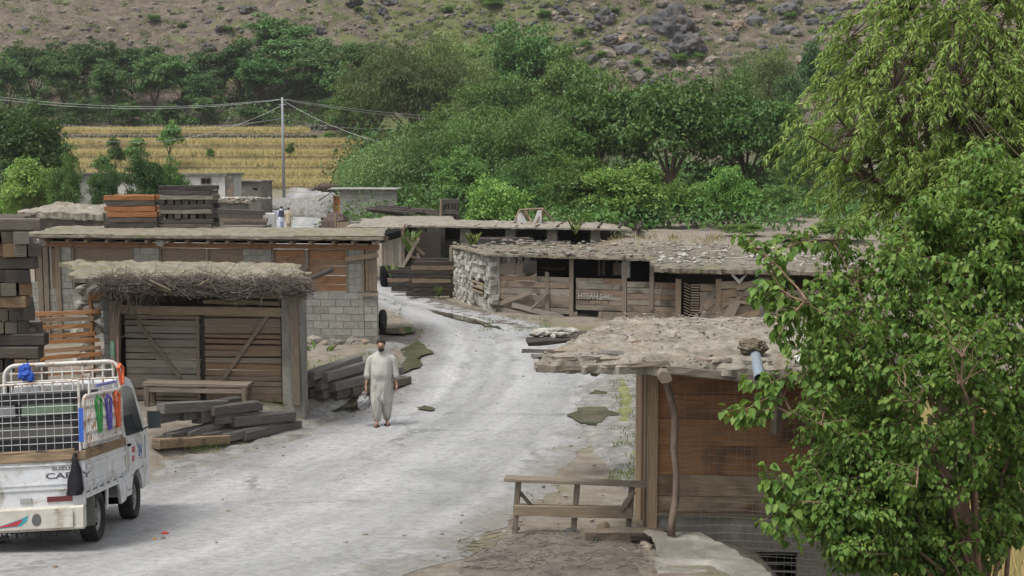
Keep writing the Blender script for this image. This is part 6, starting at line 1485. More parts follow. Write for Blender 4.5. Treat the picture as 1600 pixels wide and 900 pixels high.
cr_ = ramp(nt_, [(.35,(.13,.13,.125)),(.65,(.36,.365,.36))]); nt_.links.new(nn_.outputs[0], cr_.inputs[0]); nt_.links.new(cr_.outputs[0], b_.inputs['Base Color'])
o = mb.build('plastic_bag', bagm, None, smooth=True); tag(rebase(o, bc), 'full translucent grey plastic bag held by the walking man', 'plastic bag')
p1 = G(440, 357); person(p1, math.radians(190), .98, flat('pale_blue_cloth', (.5,.53,.66), .9), flat('pale_blue_cloth2', (.5,.53,.66), .9), 'far person in pale blue clothes and a dark waistcoat walking on the bright road', beard=False, vest=flat('dark_vest', (.05,.05,.08), .9))
p2_ = G(451, 359); person(p2_, math.radians(170), .96, flat('tan_cloth', (.42,.35,.25), .9), flat('tan_cloth2', (.4,.33,.24), .9), 'far person in a long tan tunic walking beside the one in pale blue', beard=False)
# ================================================================ TREES
RG = np.random.default_rng(11)
def unit(a): return a/(np.linalg.norm(a, axis=1, keepdims=True)+1e-9)
def crown(kind, seed, H, R, base, ncl, nl, leaf, mat, rc=(.22,.4), flatz=.7, asp=.55, lobes=0):
    """leaf crown of many clumps; returns mesh, clump centres"""
    rg = np.random.default_rng(seed); cz = base + (H-base)*.52; hz = (H-base)*.5
    d = unit(rg.normal(size=(ncl,3))); d[:,2] = np.where(d[:,2] < -.55, -d[:,2]*.5, d[:,2])
    rad = rg.uniform(.25, .9, ncl)**.55 * .82
    # uneven outline
    ang = np.arctan2(d[:,1], d[:,0]); out = 1 + .17*np.sin(2*ang+seed) + .13*np.sin(3*ang+seed*1.7) + .12*rg.normal(size=ncl)
    c = d*rad[:,None]*out[:,None]*np.array([R,R,hz]); c[:,2] += cz
    if kind in ('acacia',): c[:,2] = cz + hz*np.clip(np.round(d[:,2]*2.2+rg.normal(size=ncl)*.25)/2.2, -1, .95)*.85
    rcl = rg.uniform(rc[0], rc[1], ncl)*R
    C, A, Nn = [], [], []
    for k in range(ncl):
        n = int(nl*(rcl[k]/(R*.3))**2*rg.uniform(.6,1.2)) + 8
        v = unit(rg.normal(size=(n,3))); v[:,2] = np.where(v[:,2] < -.25, np.abs(v[:,2])*.8, v[:,2])
        if kind == 'willow':
            st = c[k] + v*rcl[k]*rg.uniform(.5,1,n)[:,None]*np.array([1,1,.8])
            t = rg.random(n)[:,None]**.8; drop = rcl[k]*rg.uniform(.4,1.3,n)[:,None]
            p = st + t*drop*np.array([0,0,-1]) + v*np.array([1,1,0])*t*rcl[k]*.35
            a = unit(v*np.array([.6,.6,.1]) + np.array([0,0,-.75]) + rg.normal(size=(n,3))*.5); nn = unit(v + rg.normal(size=(n,3))*.5)
        else:
            p = c[k] + v*rcl[k]*(rg.uniform(.45,1.08,n)[:,None])*np.array([1,1,flatz])
            p += rg.normal(size=(n,3))*rcl[k]*.13
            nn = unit(v*.8 + rg.normal(size=(n,3))*.6 + np.array([0,0,.5]))
            a = rg.normal(size=(n,3)); a = unit(a - nn*(a*nn).sum(1,keepdims=True) + np.array([0,0,-.35]))
        C.append(p); A.append(a); Nn.append(nn)
    C, A, Nn = map(np.concatenate, (C, A, Nn)); n = len(C)
    L0 = leaf*rg.uniform(.6,1.35,n)
    return leaf_mesh('crown', mat, C, A, Nn, L0, L0*asp*rg.uniform(.8,1.2,n)), c
def trunk_mesh(c, H, base, r, seed, lean=.3, stems=1, mat=None, nlimb=9):
    rg = random.Random(seed); mb = MB()
    for s in range(stems):
        x0, y0 = (rg.gauss(0,.25)*(stems>1), rg.gauss(0,.25)*(stems>1)); fork = Vector((x0+rg.uniform(-lean,lean)*(1+stems*.5), y0+rg.uniform(-lean,lean), base*.9+(H-base)*.12))
        rr = r/(stems**.5)
        mb.tube([(x0,y0,-.5),(x0*1.02,y0,.15),tuple(Vector((x0,y0,0)).lerp(fork,.5)+Vector((rg.uniform(-.1,.1),0,0))),tuple(fork)], [rr*1.4,rr*1.05,rr*.9,rr*.75], 8, jit=.08)
        idx = rg.sample(range(len(c)), min(nlimb, len(c)))
        for i in idx:
            e = Vector(c[i]); m_ = fork.lerp(e, .5) + Vector((rg.uniform(-.3,.3), rg.uniform(-.3,.3), (e-fork).length*.08))
            mb.tube([fork, m_, e], [rr*.5, rr*.32, rr*.1], 5, cap=False)
    me_o = mb.build('trunk', mat or M['bark'], None, smooth=True); me = me_o.data; bpy.data.objects.remove(me_o); return me
KINDS = {}
def kind(name, n, make):
    KINDS[name] = [make(i) for i in range(n)]
def mk(k, seed, H, R, base, ncl, nl, leaf, mat, tr, stems=1, **kw):
    me, c = crown(k, seed, H, R, base, ncl, nl, leaf, M[mat], **kw); return me, trunk_mesh(c, H, base, tr, seed, stems=stems), H, R
kind('round', 3, lambda i: mk('round', 20+i, 8, 4, .5, 120, 190, .26, 'leaf_dark', .22, rc=(.13,.30), flatz=.75))
kind('mid', 3, lambda i: mk('round', 30+i, 8, 3.6, .2, 110, 180, .24, 'leaf_mid', .16, rc=(.13,.30), flatz=.8))
kind('light', 2, lambda i: mk('willow', 40+i, 7, 3.4, -.1, 95, 230, .26, 'leaf_pale', .14, stems=2, rc=(.15,.3), asp=.24))
kind('willow', 2, lambda i: mk('willow', 45+i, 8, 3.2, .1, 95, 240, .25, 'leaf_soft', .16, stems=2, rc=(.15,.3), asp=.24))
kind('grey', 2, lambda i: mk('willow', 50+i, 11, 3.6, .8, 110, 240, .3, 'leaf_grey', .16, stems=2, rc=(.14,.28), asp=.24))
kind('acacia', 4, lambda i: mk('round', 60+i, 9, 3.2, 1.2, 75, 120, .36, 'leaf_acacia', .12, stems=1+i%2, rc=(.15,.34), flatz=.55, asp=.45))
kind('bush', 3, lambda i: mk('round', 70+i, 4, 2.2, -.3, 90, 190, .17, 'leaf_light', .05, stems=3, rc=(.13,.32), flatz=.95))
kind('sapling', 2, lambda i: mk('round', 80+i, 4, 1.3, 1.2, 20, 60, .22, 'leaf_mid', .05, rc=(.25,.5)))
KC = {}
def tree(k, px, ptop, Y, wpx, label, group=None, cat='tree', name=None, base=None, sink=0.0):
    top = P(px, ptop, Y); x = top.x; zb = h(x, Y) if base is None else base
    i = KC.get(k, 0); KC[k] = i+1; me, tm, H, R = KINDS[k][i % len(KINDS[k])]
    r = empty(name or ('tree' if k != 'bush' else 'bush'), (x, Y, zb), label, cat if k != 'bush' else 'bush', group)
    sc = (top.z - zb + sink)/(H*.97); sw = wpx/F*Y/2/(R*1.02)
    r.location.z = zb - sink; r.scale = (sw, sw, sc); r.rotation_euler = (0,0,rnd.uniform(0,6.28))
    link('crown', me, r); link('trunk', tm, r)
    return r
gA = 'acacias in the rows under the hillside'
row = [(8,82,177,80,'far left'),(48,58,184,95,''),(92,76,178,85,''),(135,62,186,100,''),(168,92,176,80,''),(205,60,186,105,''),(243,82,178,90,''),(278,80,183,95,''),(312,112,176,70,''),(340,72,186,85,'')]
for i, (px, pt, Y, w, _) in enumerate(row): tree('acacia', px, pt, Y, w, f"slender feathery acacia, {ORD[i+1]} from the left in the row above the wheat terraces", gA)
for i, (px, pt, Y, w) in enumerate([(372,62,184,110),(408,84,178,100),(436,22,190,130),(470,52,184,120),(505,64,178,110),(530,96,176,100),(557,62,186,110)]):
    tree('acacia', px, pt, Y, w, f"tall acacia, {ORD[i+1]} from the left in the clump behind the utility pole", 'acacias in the clump behind the utility pole')
for i, (px, pt, Y, w) in enumerate([(60,150,170,70),(128,152,171,60),(198,158,170.5,56),(262,160,171,40),(318,150,172,50),(388,165,171,46),(520,150,171,60)]):
    tree('acacia', px, pt, Y, w, f"small acacia, {ORD[i+1]} from the left in the short row above the wheat", 'small acacias at the top field edge')
# left middle distance
tree('round', 22, 150, 98, 170, 'large dark leafy tree at the left edge, left of the wheat terraces', sink=.4)
tree('mid', 78, 205, 104, 110, 'mid green tree between the large dark tree and the wheat terraces')
tree('bush', 45, 252, 88, 130, 'bright green bush in front of the large dark tree at the left edge')
tree('round', 100, 244, 86, 60, 'small dark tree with a bare stem between the bright bush and the white house', sink=0)
tree('round', 165, 256, 90, 62, 'small dark round tree before the left half of the white house')
tree('round', 222, 232, 92, 76, 'dark round tree before the middle of the white house')
tree('round', 262, 246, 93, 60, 'dark round tree touching the black timber stack, before the white house window')
for px, pt, Y, w, lab in ((268,186,140,44,'thin sapling with sparse leaves at the left end of the middle wheat terrace'),(180,218,134,40,'leafy sapling at the left side of the wheat, above the white house'),(327,228,143,14,'tiny bush like sapling standing alone in the wheat, midway to the pole'),(452,224,146,16,'little sapling right behind the utility pole in the wheat'),(160,240,133,40,'low sapling beside the left end of the lowest wheat terrace'),(210,218,138,52,'broad sapling above the dark round trees, at the edge of the wheat'),(515,205,160,30,'sapling on the wall at the right end of the topmost wheat field'),(490,212,160,26,'smaller sapling on the wall below the topmost wheat field')):
    tree('sapling', px, pt, Y, w, lab)
# centre
tree('grey', 585, 50, 150, 140, 'tall feathery grey green tree right of the acacia clump')
tree('grey', 645, 52, 146, 170, 'tall olive green feathery tree in the middle of the far wood')
tree('mid', 560, 120, 158, 110, 'mid green tree between the acacia clump and the feathery trees')
tree('mid', 735, 60, 160, 120, 'mid green tree peeping out right of the tall pale grey feathery one')
tree('mid', 885, 70, 150, 130, 'dark tree on the slope right of the dark spreading one')
tree('grey', 705, 36, 152, 175, 'tall pale grey feathery tree, highest of the middle of the far wood')
tree('grey', 750, 92, 142, 90, 'yellowish feathery tree right of the tall pale grey one')
tree('round', 830, 34, 155, 175, 'dark spreading tree at the top of the far wood below the rocks')
tree('mid', 780, 108, 138, 150, 'mid green tree below the dark spreading one in the far wood')
tree('mid', 690, 165, 122, 130, 'leafy mid green tree at the foot of the tall feathery ones')
tree('round', 555, 160, 168, 90, 'dark tree at the right end of the topmost wheat field')
tree('light', 610, 206, 106, 170, 'pale feathery willow beside the wheat terraces, behind the block hut')
tree('light', 555, 232, 112, 80, 'smaller pale willow at the edge of the wheat, left of the large one')
tree('willow', 690, 186, 104, 150, 'willow behind the block hut, right of the pale feathery one')
tree('willow', 765, 152, 100, 190, 'large drooping willow in the middle, above the tall black stack')
tree('willow', 848, 142, 98, 170, 'tall drooping willow left of the big dark trees')
tree('mid', 720, 230, 90, 120, 'bushy mid green tree right behind the tall black stack')
tree('round', 805, 250, 84, 120, 'dark shaded tree behind the tarp frame')
tree('round', 935, 112, 88, 190, 'big dark mulberry, left one of the three spreading ones behind the long shed')
tree('round', 1050, 104, 86, 230, 'big dark spreading mulberry, middle one of the three behind the long shed')
tree('round', 1165, 122, 88, 190, 'big dark mulberry, right one of the three, beside the foreground willow')
tree('mid', 880, 190, 86, 130, 'mid green leafy tree between the drooping willow and the big dark trees')
tree('mid', 1240, 170, 100, 130, 'tree half hidden behind the foreground willow')
tree('mid', 1275, 205, 84, 120, 'tree behind the left fringe of the foreground mulberry')
# front bushes behind the sheds
tree('bush', 775, 275, 66, 130, 'broad green bush behind the long shed, left of the tarp frame')
tree('bush', 905, 246, 66, 120, 'tall bright bush behind the long shed, right of the tarp frame')
tree('bush', 985, 258, 62, 165, 'large round bright bush behind the right end of the long shed')
tree('bush', 1085, 282, 62, 105, 'pale green bush right of the large round one')
tree('bush', 1142, 262, 60, 105, 'tall pale green bush with an upright tip behind the right hand roofs')
tree('mid', 1205, 285, 68, 110, 'dark bush like tree behind the patched shop roof')
tree('bush', 1165, 350, 55, 80, 'low bush growing at the back of the patched shop roof')
tree('bush', 1245, 366, 52, 90, 'low bright bush at the back right of the patched shop roof')
tree('bush', 1310, 340, 52, 110, 'green bush behind the foreground mulberry branches')
tree('bush', 940, 330, 60, 70, 'low bush growing against the long shed roof')
# right slope
tree('grey', 1200, 52, 150, 110, 'yellow green feathery tree on the slope above the big dark mulberries')
tree('grey', 1140, 92, 140, 90, 'pale feathery tree on the slope left of the yellow green one')
tree('acacia', 1232, 108, 142, 60, 'small dark acacia on the slope right of the yellow green tree')
tree('acacia', 1285, 58, 165, 90, 'dark acacia on the slope at the edge of the foreground willow')
tree('light', 1165, 78, 158, 80, 'light green bushy tree on the slope under the rocks')
# undergrowth that fills the wood
def mass(name, label, mat, pts, leaf, n, rr, cat='undergrowth'):
    rg = np.random.default_rng(77); C, A, Nn = [], [], []
    for (x, y, z, r) in pts:
        v = unit(rg.normal(size=(n,3))); v[:,2] = np.abs(v[:,2]); p = np.array([x,y,z]) + v*r*rg.uniform(.5,1.1,n)[:,None]*np.array([1,1,rr]) + rg.normal(size=(n,3))*r*.12
        nn = unit(v*.8 + rg.normal(size=(n,3))*.6 + np.array([0,0,.5])); a = rg.normal(size=(n,3)); a = unit(a - nn*(a*nn).sum(1,keepdims=True) + np.array([0,0,-.3]))
        C.append(p); A.append(a); Nn.append(nn)
    C, A, Nn = map(np.concatenate, (C, A, Nn)); L0 = leaf*rg.uniform(.6,1.35,len(C))
    return tag(link(name, leaf_mesh(name, M[mat], C, A, Nn, L0, L0*.55)), label, cat, kind='stuff')
def band(x0, x1, Y0, Y1, n, r0, r1, lift=0.0):
    out = []
    for _ in range(n):
        Y = rnd.uniform(Y0, Y1); x = P(rnd.uniform(x0, x1), 300, Y).x; out.append((x, Y, h(x,Y)+rnd.uniform(0,lift), rnd.uniform(r0, r1)))
    return out
mass('undergrowth', 'dense dark undergrowth filling the far wood between the trees', 'leaf_under', band(560,1330,88,138,150,1.8,3.6,1.5) + band(560,860,120,150,60,2,4,4) + band(-40,120,95,130,26,1.5,3) + band(1330,2100,70,140,60,2,4,2) + band(-700,-60,90,150,40,2,4,2), .42, 260, .9)
mass('undergrowth', 'mid green scrub along the foot of the wood behind the sheds', 'leaf_dark', band(690,1330,58,84,75,.8,1.7,.3) + band(560,760,84,100,40,1.2,2.4,.8), .26, 260, .85)
mass('undergrowth', 'dark bushy undergrowth below the acacia rows', 'leaf_acacia', band(-40,560,171,195,130,1.0,2.6,.8), .42, 160, .85)
def hillband():
    out = []
    while len(out) < 540:
        px, py = rnd.uniform(-40,1350) if len(out) < 420 else rnd.choice([rnd.uniform(1350,2000), rnd.uniform(-500,-40)]), rnd.uniform(-30,150)
        if (-40 < px < 560 and rnd.random() < .8) or (px > 900 and rnd.random() < .4): continue
        q = G(px, py)
        if fbm(q.x*.07, q.y*.07, 5) + .25 > 0: out.append((q.x, q.y, q.z-.1, rnd.uniform(.35,1.25)))
    return out
mass('scrub', 'low green scrub in patches over the rocky hillside', 'leaf_hill', hillband(), .3, 110, .5, 'scrub')
# shrubs and boulders on the hill
def hill_pt(px, py):
    return G(px, py)
k = 0
for (px,py,w) in sorted(((1060,100,34),(1090,95,26),(915,78,30),(905,55,24),(940,90,22),(995,103,24),(850,30,30),(770,14,40),(960,22,22),(700,22,24),(345,18,16),(482,5,12),(240,35,26),(355,50,20),(1150,60,14),(1235,30,24),(1190,20,20),(1120,40,16),(285,44,18),(560,20,20),(1010,120,30),(1105,15,18))):
    q = hill_pt(px, py); k += 1
    m_ = KINDS['bush'][k % 3]; o = link('shrub', m_[0], None, q); s_ = w/F*q.y/4.4; o.scale = (s_, s_, s_*.55); o.rotation_euler = (0,0,rnd.uniform(0,6))
    tag(o, f"low green shrub high on the rocky hillside, {ORD[k]} from the left", 'shrub', 'shrubs on the hillside')
for i, (px,py,rx_,ry_,mt,lab) in enumerate([(1050,52,34,30,'rock_dark','largest dark cracked boulder high on the slope'),(1072,82,26,22,'rock_dark','dark boulder just below the largest cracked one'),(1038,98,18,10,'rock_dark','low dark boulder at the foot of the rock cluster'),(945,35,16,14,'rock_dark','dark boulder with a tan face left of the rock cluster'),(928,44,12,8,'rock_dark','small dark rock beside the tan faced boulder'),
    (1030,42,20,16,'rock_dark','dark block on the left flank of the largest boulder'),(955,70,18,11,'rock_dark','dark flat rock left of the rock cluster'),(975,68,12,9,'rock_tan','tan rock beside the dark flat one'),(1228,20,14,9,'rock_dark','lone dark boulder right of the rock cluster, near the foreground willow'),(1155,44,9,9,'rock_tan','pale orange boulder on the right slope'),
    (610,8,14,9,'rock_dark','dark boulder at the top edge of the middle slope'),(598,22,9,7,'rock_dark','smaller rock under the boulder at the top of the middle slope'),(388,19,16,7,'rock_dark','long dark boulder on the left slope'),(345,47,9,5,'rock_dark','flat grey rock on the left slope'),(500,52,10,8,'rock_dark','dark rock left of the far wood'),(325,78,11,7,'rock_dark','grey rock at the trees of the left slope'),
    (760,52,14,8,'rock_dark','dark outcrop above the far wood'),(775,48,10,6,'rock_dark','dark rock right of the outcrop above the wood'),(735,42,9,6,'rock_dark','dark rock left of the outcrop above the wood'),(880,20,9,6,'rock_dark','dark stone on the green part of the slope'),(555,8,14,6,'rock_dark','dark rock at the very top left of the middle slope'),(1175,4,14,7,'rock_dark','dark rock at the top of the right slope'),(1310,40,12,9,'rock_dark','dark rock at the fringe of the foreground willow'),(1215,100,14,7,'rock_tan','tan rock above the yellow green feathery tree')]):
    q = hill_pt(px, py); s_ = q.y/F; mb = MB(); mb.rock((0,0,0), (rx_*s_, max(rx_,ry_)*s_, ry_*s_*1.1), 4, .4, fq=1.7); o = part(mb, 'boulder', mt, None); o.location = q + Vector((0,0,ry_*s_*.25)); o.rotation_euler = (rnd.uniform(-.3,.3), rnd.uniform(-.4,.4), 0)
    tag(o, lab, 'boulder')
mb = MB()
for k in range(2300):
    px, py = rnd.uniform(-40, 1360), rnd.uniform(-25, 135)
    if px < 560 and rnd.random() < .4: continue
    if px < 900 and py > 70 and rnd.random() < .7: continue
    q = G(px, py); s_ = abs(rnd.gauss(0,.22))+.1
    if rnd.random() < .5 and px > 860: s_ *= rnd.uniform(1.3,2.6)
    mb.rock(q + Vector((0,0,s_*.2)), (s_*1.3, s_, s_*.75), 1, .35)
scr = pmat('scree', [(.07,.07,.075),(.12,.115,.115),(.1,.095,.09),(.2,.17,.14),(.28,.235,.185)], 'island', (.6,1.2), 2, coord='obj', rough=.95)
tag(mb.build('scree_rubble', scr), 'loose stones strewn over the hillside', 'stones', kind='stuff')
def tufts(name, label, pts, hgt, wid, mat, blades=16):
    C, A, Nn, L0, W0 = [], [], [], [], []
    for p in pts:
        for b in range(blades):
            C.append((p[0]+rnd.gauss(0,wid), p[1]+rnd.gauss(0,wid), p[2])); A.append((rnd.gauss(0,.35), rnd.gauss(0,.35), 1)); Nn.append((rnd.gauss(0,1), rnd.gauss(0,1), .1)); l = hgt*rnd.uniform(.4,1.2); L0.append(l); W0.append(l*.13)
    return tag(link(name, leaf_mesh(name, M[mat], np.array(C), nrm(A), nrm(Nn), np.array(L0), np.array(W0))), label, 'grass', kind='stuff')
pts = []
for k in range(1300):
    px, py = rnd.uniform(-30,1330), rnd.uniform(-20,140)
    if px < 620 and rnd.random() < .55: continue
    q = G(px, py)
    pts.append(q)
tufts('grass', 'green and straw coloured grass tufts on the hillside', pts, .9, .5, 'grass', 14)
pts = []
for (x0,x1,y0,y1,n) in ((470,560,555,600,45),(955,1000,580,765,150),(430,480,625,645,20),(290,350,690,712,30),(380,420,635,650,10),(600,640,470,500,12),(745,860,498,520,70),(560,625,556,585,40)):
    for k in range(n):
        q = G(rnd.uniform(x0,x1), rnd.uniform(y0,y1))
        if fbm(q.x*.9, q.y*.9, 2) > -.15: q.z = h(q.x,q.y)+.03; pts.append(q)
tufts('grass', 'short green grass along the road edges and by the houses', pts, .1, .07, 'grass', 16)
pts = [P(rnd.uniform(880,1060), 0, 52) for k in range(0)]
for k in range(160):
    x, y = rnd.uniform(-.5, 9), rnd.uniform(47.5, 53); pts.append((x, y, h(x,y)))
tufts('grass', 'dry straw coloured weeds on the rubble behind the right hand roofs', pts, .3, .2, 'drygrass', 10)
pts = []
for (y0, y1, z, x0, x1, gr) in TERR:
    for k in range(90):
        x = rnd.uniform(x0, x1)
        if nz(x*.25, z) > -.12: pts.append((x, y0-.1+rnd.uniform(-.2,.25), z - rnd.uniform(.0,.35)))
tufts('grass', 'green grassy margins between the wheat terraces', pts, .34, .25, 'grass', 12)
def plant(px, py, Y, hgt, label, mat='grass', n=60, base=None):
    b = P(px, py, Y) if base is None else base; C, A, Nn, L0 = [], [], [], []
    for k in range(n):
        t = rnd.random(); a = rnd.uniform(0,6.28); sp = hgt*.35*t; C.append((sp*math.cos(a), sp*math.sin(a), hgt*.75*t)); A.append((math.cos(a)*.6, math.sin(a)*.6, 1)); Nn.append((-math.cos(a), -math.sin(a), .6)); L0.append(hgt*rnd.uniform(.2,.45))
    L0 = np.array(L0); return tag(link('weed', leaf_mesh('weed', M[mat], np.array(C), nrm(A), nrm(Nn), L0, L0*.3), None, b), label, 'plant')
plant(739, 391, 45.5, .65, 'spiky pale green weed growing at the back left of the plank shop roof', n=90)
plant(899, 368, 52.5, .75, 'tall yellowish weed on the rubble before the long shed', n=80)
plant(640, 397, 51.8, 1.0, 'green plant growing among the leaning laths of the board hut', 'leaf_mid', n=70)
plant(612, 437, 49, .6, 'low green plant beside the black drum', 'leaf_light')
plant(685, 466, 45.9, .45, 'leafy weed at the foot of the brown plank stack', 'leaf_mid')
plant(500, 590, 31.5, .9, 'thin shrubby weed climbing the rubble bank under the block house', 'leaf_mid', n=60)
plant(432, 634, 24.2, .2, 'small weed at the kerb slab by the shed pillar', 'leaf_light')

# ================================================================ FOREGROUND TREES
def branches(base, trunk_pts, targets, r0, mat, seed, name='branch'):
    pass
# mulberry
rg = random.Random(5)
mbase = Vector((P(1562,870,11.9).x, 11.9, -1.3))
ml = empty('mulberry_tree', mbase, 'broad leaved mulberry tree with a reddish trunk filling the right foreground', 'tree')
tp = [mbase + Vector((.12,0,-.3)), mbase + Vector((.03,.0,.8)), mbase + Vector((-.1,.05,1.8)), mbase + Vector((-.3,.1,2.7)), mbase + Vector((-.55,.2,3.6))]
mb = MB(); mb.tube(tp, [.22,.17,.15,.13,.1], 12, jit=.08)
limbs = []
def limb(start, end, r, n=7):
    pts = []; L0 = (end-start).length
    for k in range(n+1):
        t = k/n; pts.append(start.lerp(end, t) + Vector((rg.gauss(0,.03), rg.gauss(0,.03), L0*.16*math.sin(t*PI)*.8 + rg.gauss(0,.02))))
    pts[0] = start; mb.tube(pts, [r*(1-.8*k/n) for k in range(n+1)], 6, cap=False); limbs.append(pts); return pts
cen = Vector((P(1455,340,12.2).x, 12.4, P(1455,620,12.2).z))
cen3 = Vector((P(1570,340,12.6).x, 12.7, P(1570,340,12.6).z)); cen2 = Vector((P(1350,790,12.0).x, 12.1, P(1350,790,12.0).z))
ends = [(1260,470,12.0),(1235,640,11.6),(1250,780,11.5),(1330,860,11.4),(1290,560,13.2),(1380,430,12.2),(1470,380,12.6),(1560,400,12.4),(1400,600,11.0),(1500,560,10.8),(1420,760,11.0),(1590,640,11.6),(1350,690,13.4),(1510,480,13.8),(1630,520,12.6),(1620,300,12.8),(1540,250,13.2),(1480,860,11.4),(1300,380,12.8)]
for (x,y,Y) in ends:
    s_ = tp[rg.choice([1,2,2,3,3,4])] ; limb(s_, P(x,y,Y), rg.uniform(.02,.034))
tips = [(1150,655,11.8),(1165,372,12.6),(1205,400,12.6),(1195,585,11.7),(1215,520,12.2),(1190,750,11.4),(1212,830,11.3),(1180,455,12.4)]
C, A, Nn, L0 = [], [], [], []
allpts = [p for l in limbs for p in l[2:]]
def leaves_along(pts, n, size, spread):
    for k in range(n):
        t = rg.random()**.8*(len(pts)-1); i = min(int(t), len(pts)-2); p = pts[i].lerp(pts[i+1], t-i); d = (pts[i+1]-pts[i]).normalized()
        side = Vector((rg.gauss(0,1), rg.gauss(0,1), rg.gauss(0,.6))); side = (side - d*side.dot(d)).normalized()
        st = p + side*rg.uniform(.01, spread); ax = (side*.8 + d*.35 + Vector((0,0,-.55 - rg.random()*.6))).normalized()
        nn = (Vector((side.x*.5, side.y*.5 - .25, 1)) + Vector((rg.gauss(0,.4), rg.gauss(0,.4), rg.gauss(0,.25)))); nn = (nn - ax*nn.dot(ax)).normalized()
        C.append(st); A.append(ax); Nn.append(nn); L0.append(size*rg.choice([.55,.75,.9,1,1.1,1.25]))
def twig_to(tgt, nleaf, size=.105, r=.011):
    s_ = min(allpts, key=lambda q: (q-tgt).length + rg.random()*.25); n = 5; L1 = (tgt-s_).length
    pts = [s_.lerp(tgt, k/n) + Vector((rg.gauss(0,.02), rg.gauss(0,.02), L1*.1*math.sin(PI*k/n))) for k in range(n+1)]
    mb.tube(pts, [r*(1-.75*k/n) for k in range(n+1)], 4, cap=False); leaves_along(pts[1:] if L1 > .3 else pts, nleaf, size, .07)
cnt = 0
while cnt < 2900:
    v = Vector((rg.uniform(-1,1), rg.uniform(-1,1), rg.uniform(-1,1)))
    if not .3 < v.length < 1: continue
    t = cen + Vector((v.x*1.42, v.y*1.35, v.z*1.95)) + Vector((.1, 0, -.08 if v.z < 0 else .05))
    if t.z > cen.z + 1.1 and t.x < cen.x - .6: continue
    if t.z < cen.z - 1.45 and t.x > cen.x + .55: continue
    if rg.random() < .13: t = cen3 + Vector((v.x*.8, v.y*.8, v.z*.75))
    elif rg.random() < .28: t = cen2 + Vector((v.x*.75, v.y*.8, v.z*.72))
    cnt += 1; twig_to(t, rg.randint(20, 34), rg.choice([.042,.05,.058,.07]), .005)
for (x,y,Y) in tips:
    t = P(x,y,Y); b0 = min(allpts, key=lambda q: (q-t).length); n = 7
    pts = [b0.lerp(t, k/n) + Vector((0,rg.gauss(0,.02),.05*math.sin(PI*k/n)+rg.gauss(0,.012))) for k in range(n+1)]; mb.tube(pts, [.012*(1-.8*k/n) for k in range(n+1)], 5, cap=False); leaves_along(pts[2:], 46, .085, .09)
    for q in range(9): 
        e = pts[rg.randint(2,n)] + Vector((rg.gauss(0,.13), rg.gauss(0,.1), rg.gauss(0,.12))); mb.tube([pts[rg.randint(2,n-1)], e], [.006,.003], 4, cap=False); leaves_along([pts[n-2].lerp(e,.6), e], 9, .085, .06)
part(mb, 'trunk', 'bark_red', ml, smooth=True)
L0 = np.array(L0); me = leaf_mesh('crown', M['leaf_mul'], np.array(C) - np.array(mbase), nrm(A), nrm(Nn), L0, L0*np.random.default_rng(2).uniform(.7,.9,len(L0)), 'heart', .16); link('crown', me, ml)
NMUL = len(C)
# willow behind it
rg = random.Random(9)
wb = Vector((P(1520,340,16).x, 16.2, -1.8))
wl_ = empty('willow_tree', wb, 'yellow green willow with narrow drooping leaves behind the foreground mulberry', 'tree')
mb = MB(); tw = [wb - Vector((0,0,.3)), wb + Vector((.0,0,2)), wb + Vector((-.15,.1,3.6)), wb + Vector((-.2,.1,5.0))]; mb.tube(tw, [.22,.17,.13,.09], 9, jit=.06)
C, A, Nn, L0 = [], [], [], []; limbs = []; allpts = []
wends = [(1330,60,15.6),(1300,170,15.2),(1260,215,14.8),(1400,20,15.8),(1480,-60,16.2),(1560,0,15.6),(1620,60,15.4),(1400,140,14.8),(1480,150,14.6),(1560,170,14.8),(1340,270,15.2),(1430,280,14.8),(1520,260,15),(1630,220,15),(1420,-90,16.5),(1600,-90,16.4),(1350,0,16.6),(1460,80,17.4),(1580,120,17.2)]
for (x,y,Y) in wends: limb(tw[rg.choice([2,3,3])], P(x,y,Y), rg.uniform(.03,.05))
allpts = [p for l in limbs for p in l[2:]]
def strand(p, L1, out):
    n = 6; pts = [p]; d = Vector((out.x, out.y, .25)).normalized()
    for k in range(n): d = (d + Vector((rg.gauss(0,.1), rg.gauss(0,.1), -.3))).normalized(); pts.append(pts[-1] + d*L1/n)
    mb.tube(pts, [.006,.005,.0045,.004,.003,.0025,.002], 3, cap=False)
    for k in range(int(L1*85)):
        t = rg.random()*n; i = min(int(t), n-1); q = pts[i].lerp(pts[i+1], t-i); dd = (pts[i+1]-pts[i]).normalized()
        s_ = Vector((rg.gauss(0,1), rg.gauss(0,1), rg.gauss(0,.4))); s_ = (s_ - dd*s_.dot(dd)).normalized()
        ax = (dd*.7 + s_*.75 + Vector((0,0,-.35))).normalized(); nn = Vector((rg.gauss(0,.6), rg.gauss(-.3,.6), 1)); nn = (nn - ax*nn.dot(ax)).normalized()
        C.append(q); A.append(ax); Nn.append(nn); L0.append(rg.uniform(.055,.115))
wc = Vector((P(1480,340,15.4).x, 15.5, P(1480,150,15.4).z)); cnt = 0
wc2 = Vector((P(1570,320,14.6).x, 14.6, P(1570,310,14.6).z))
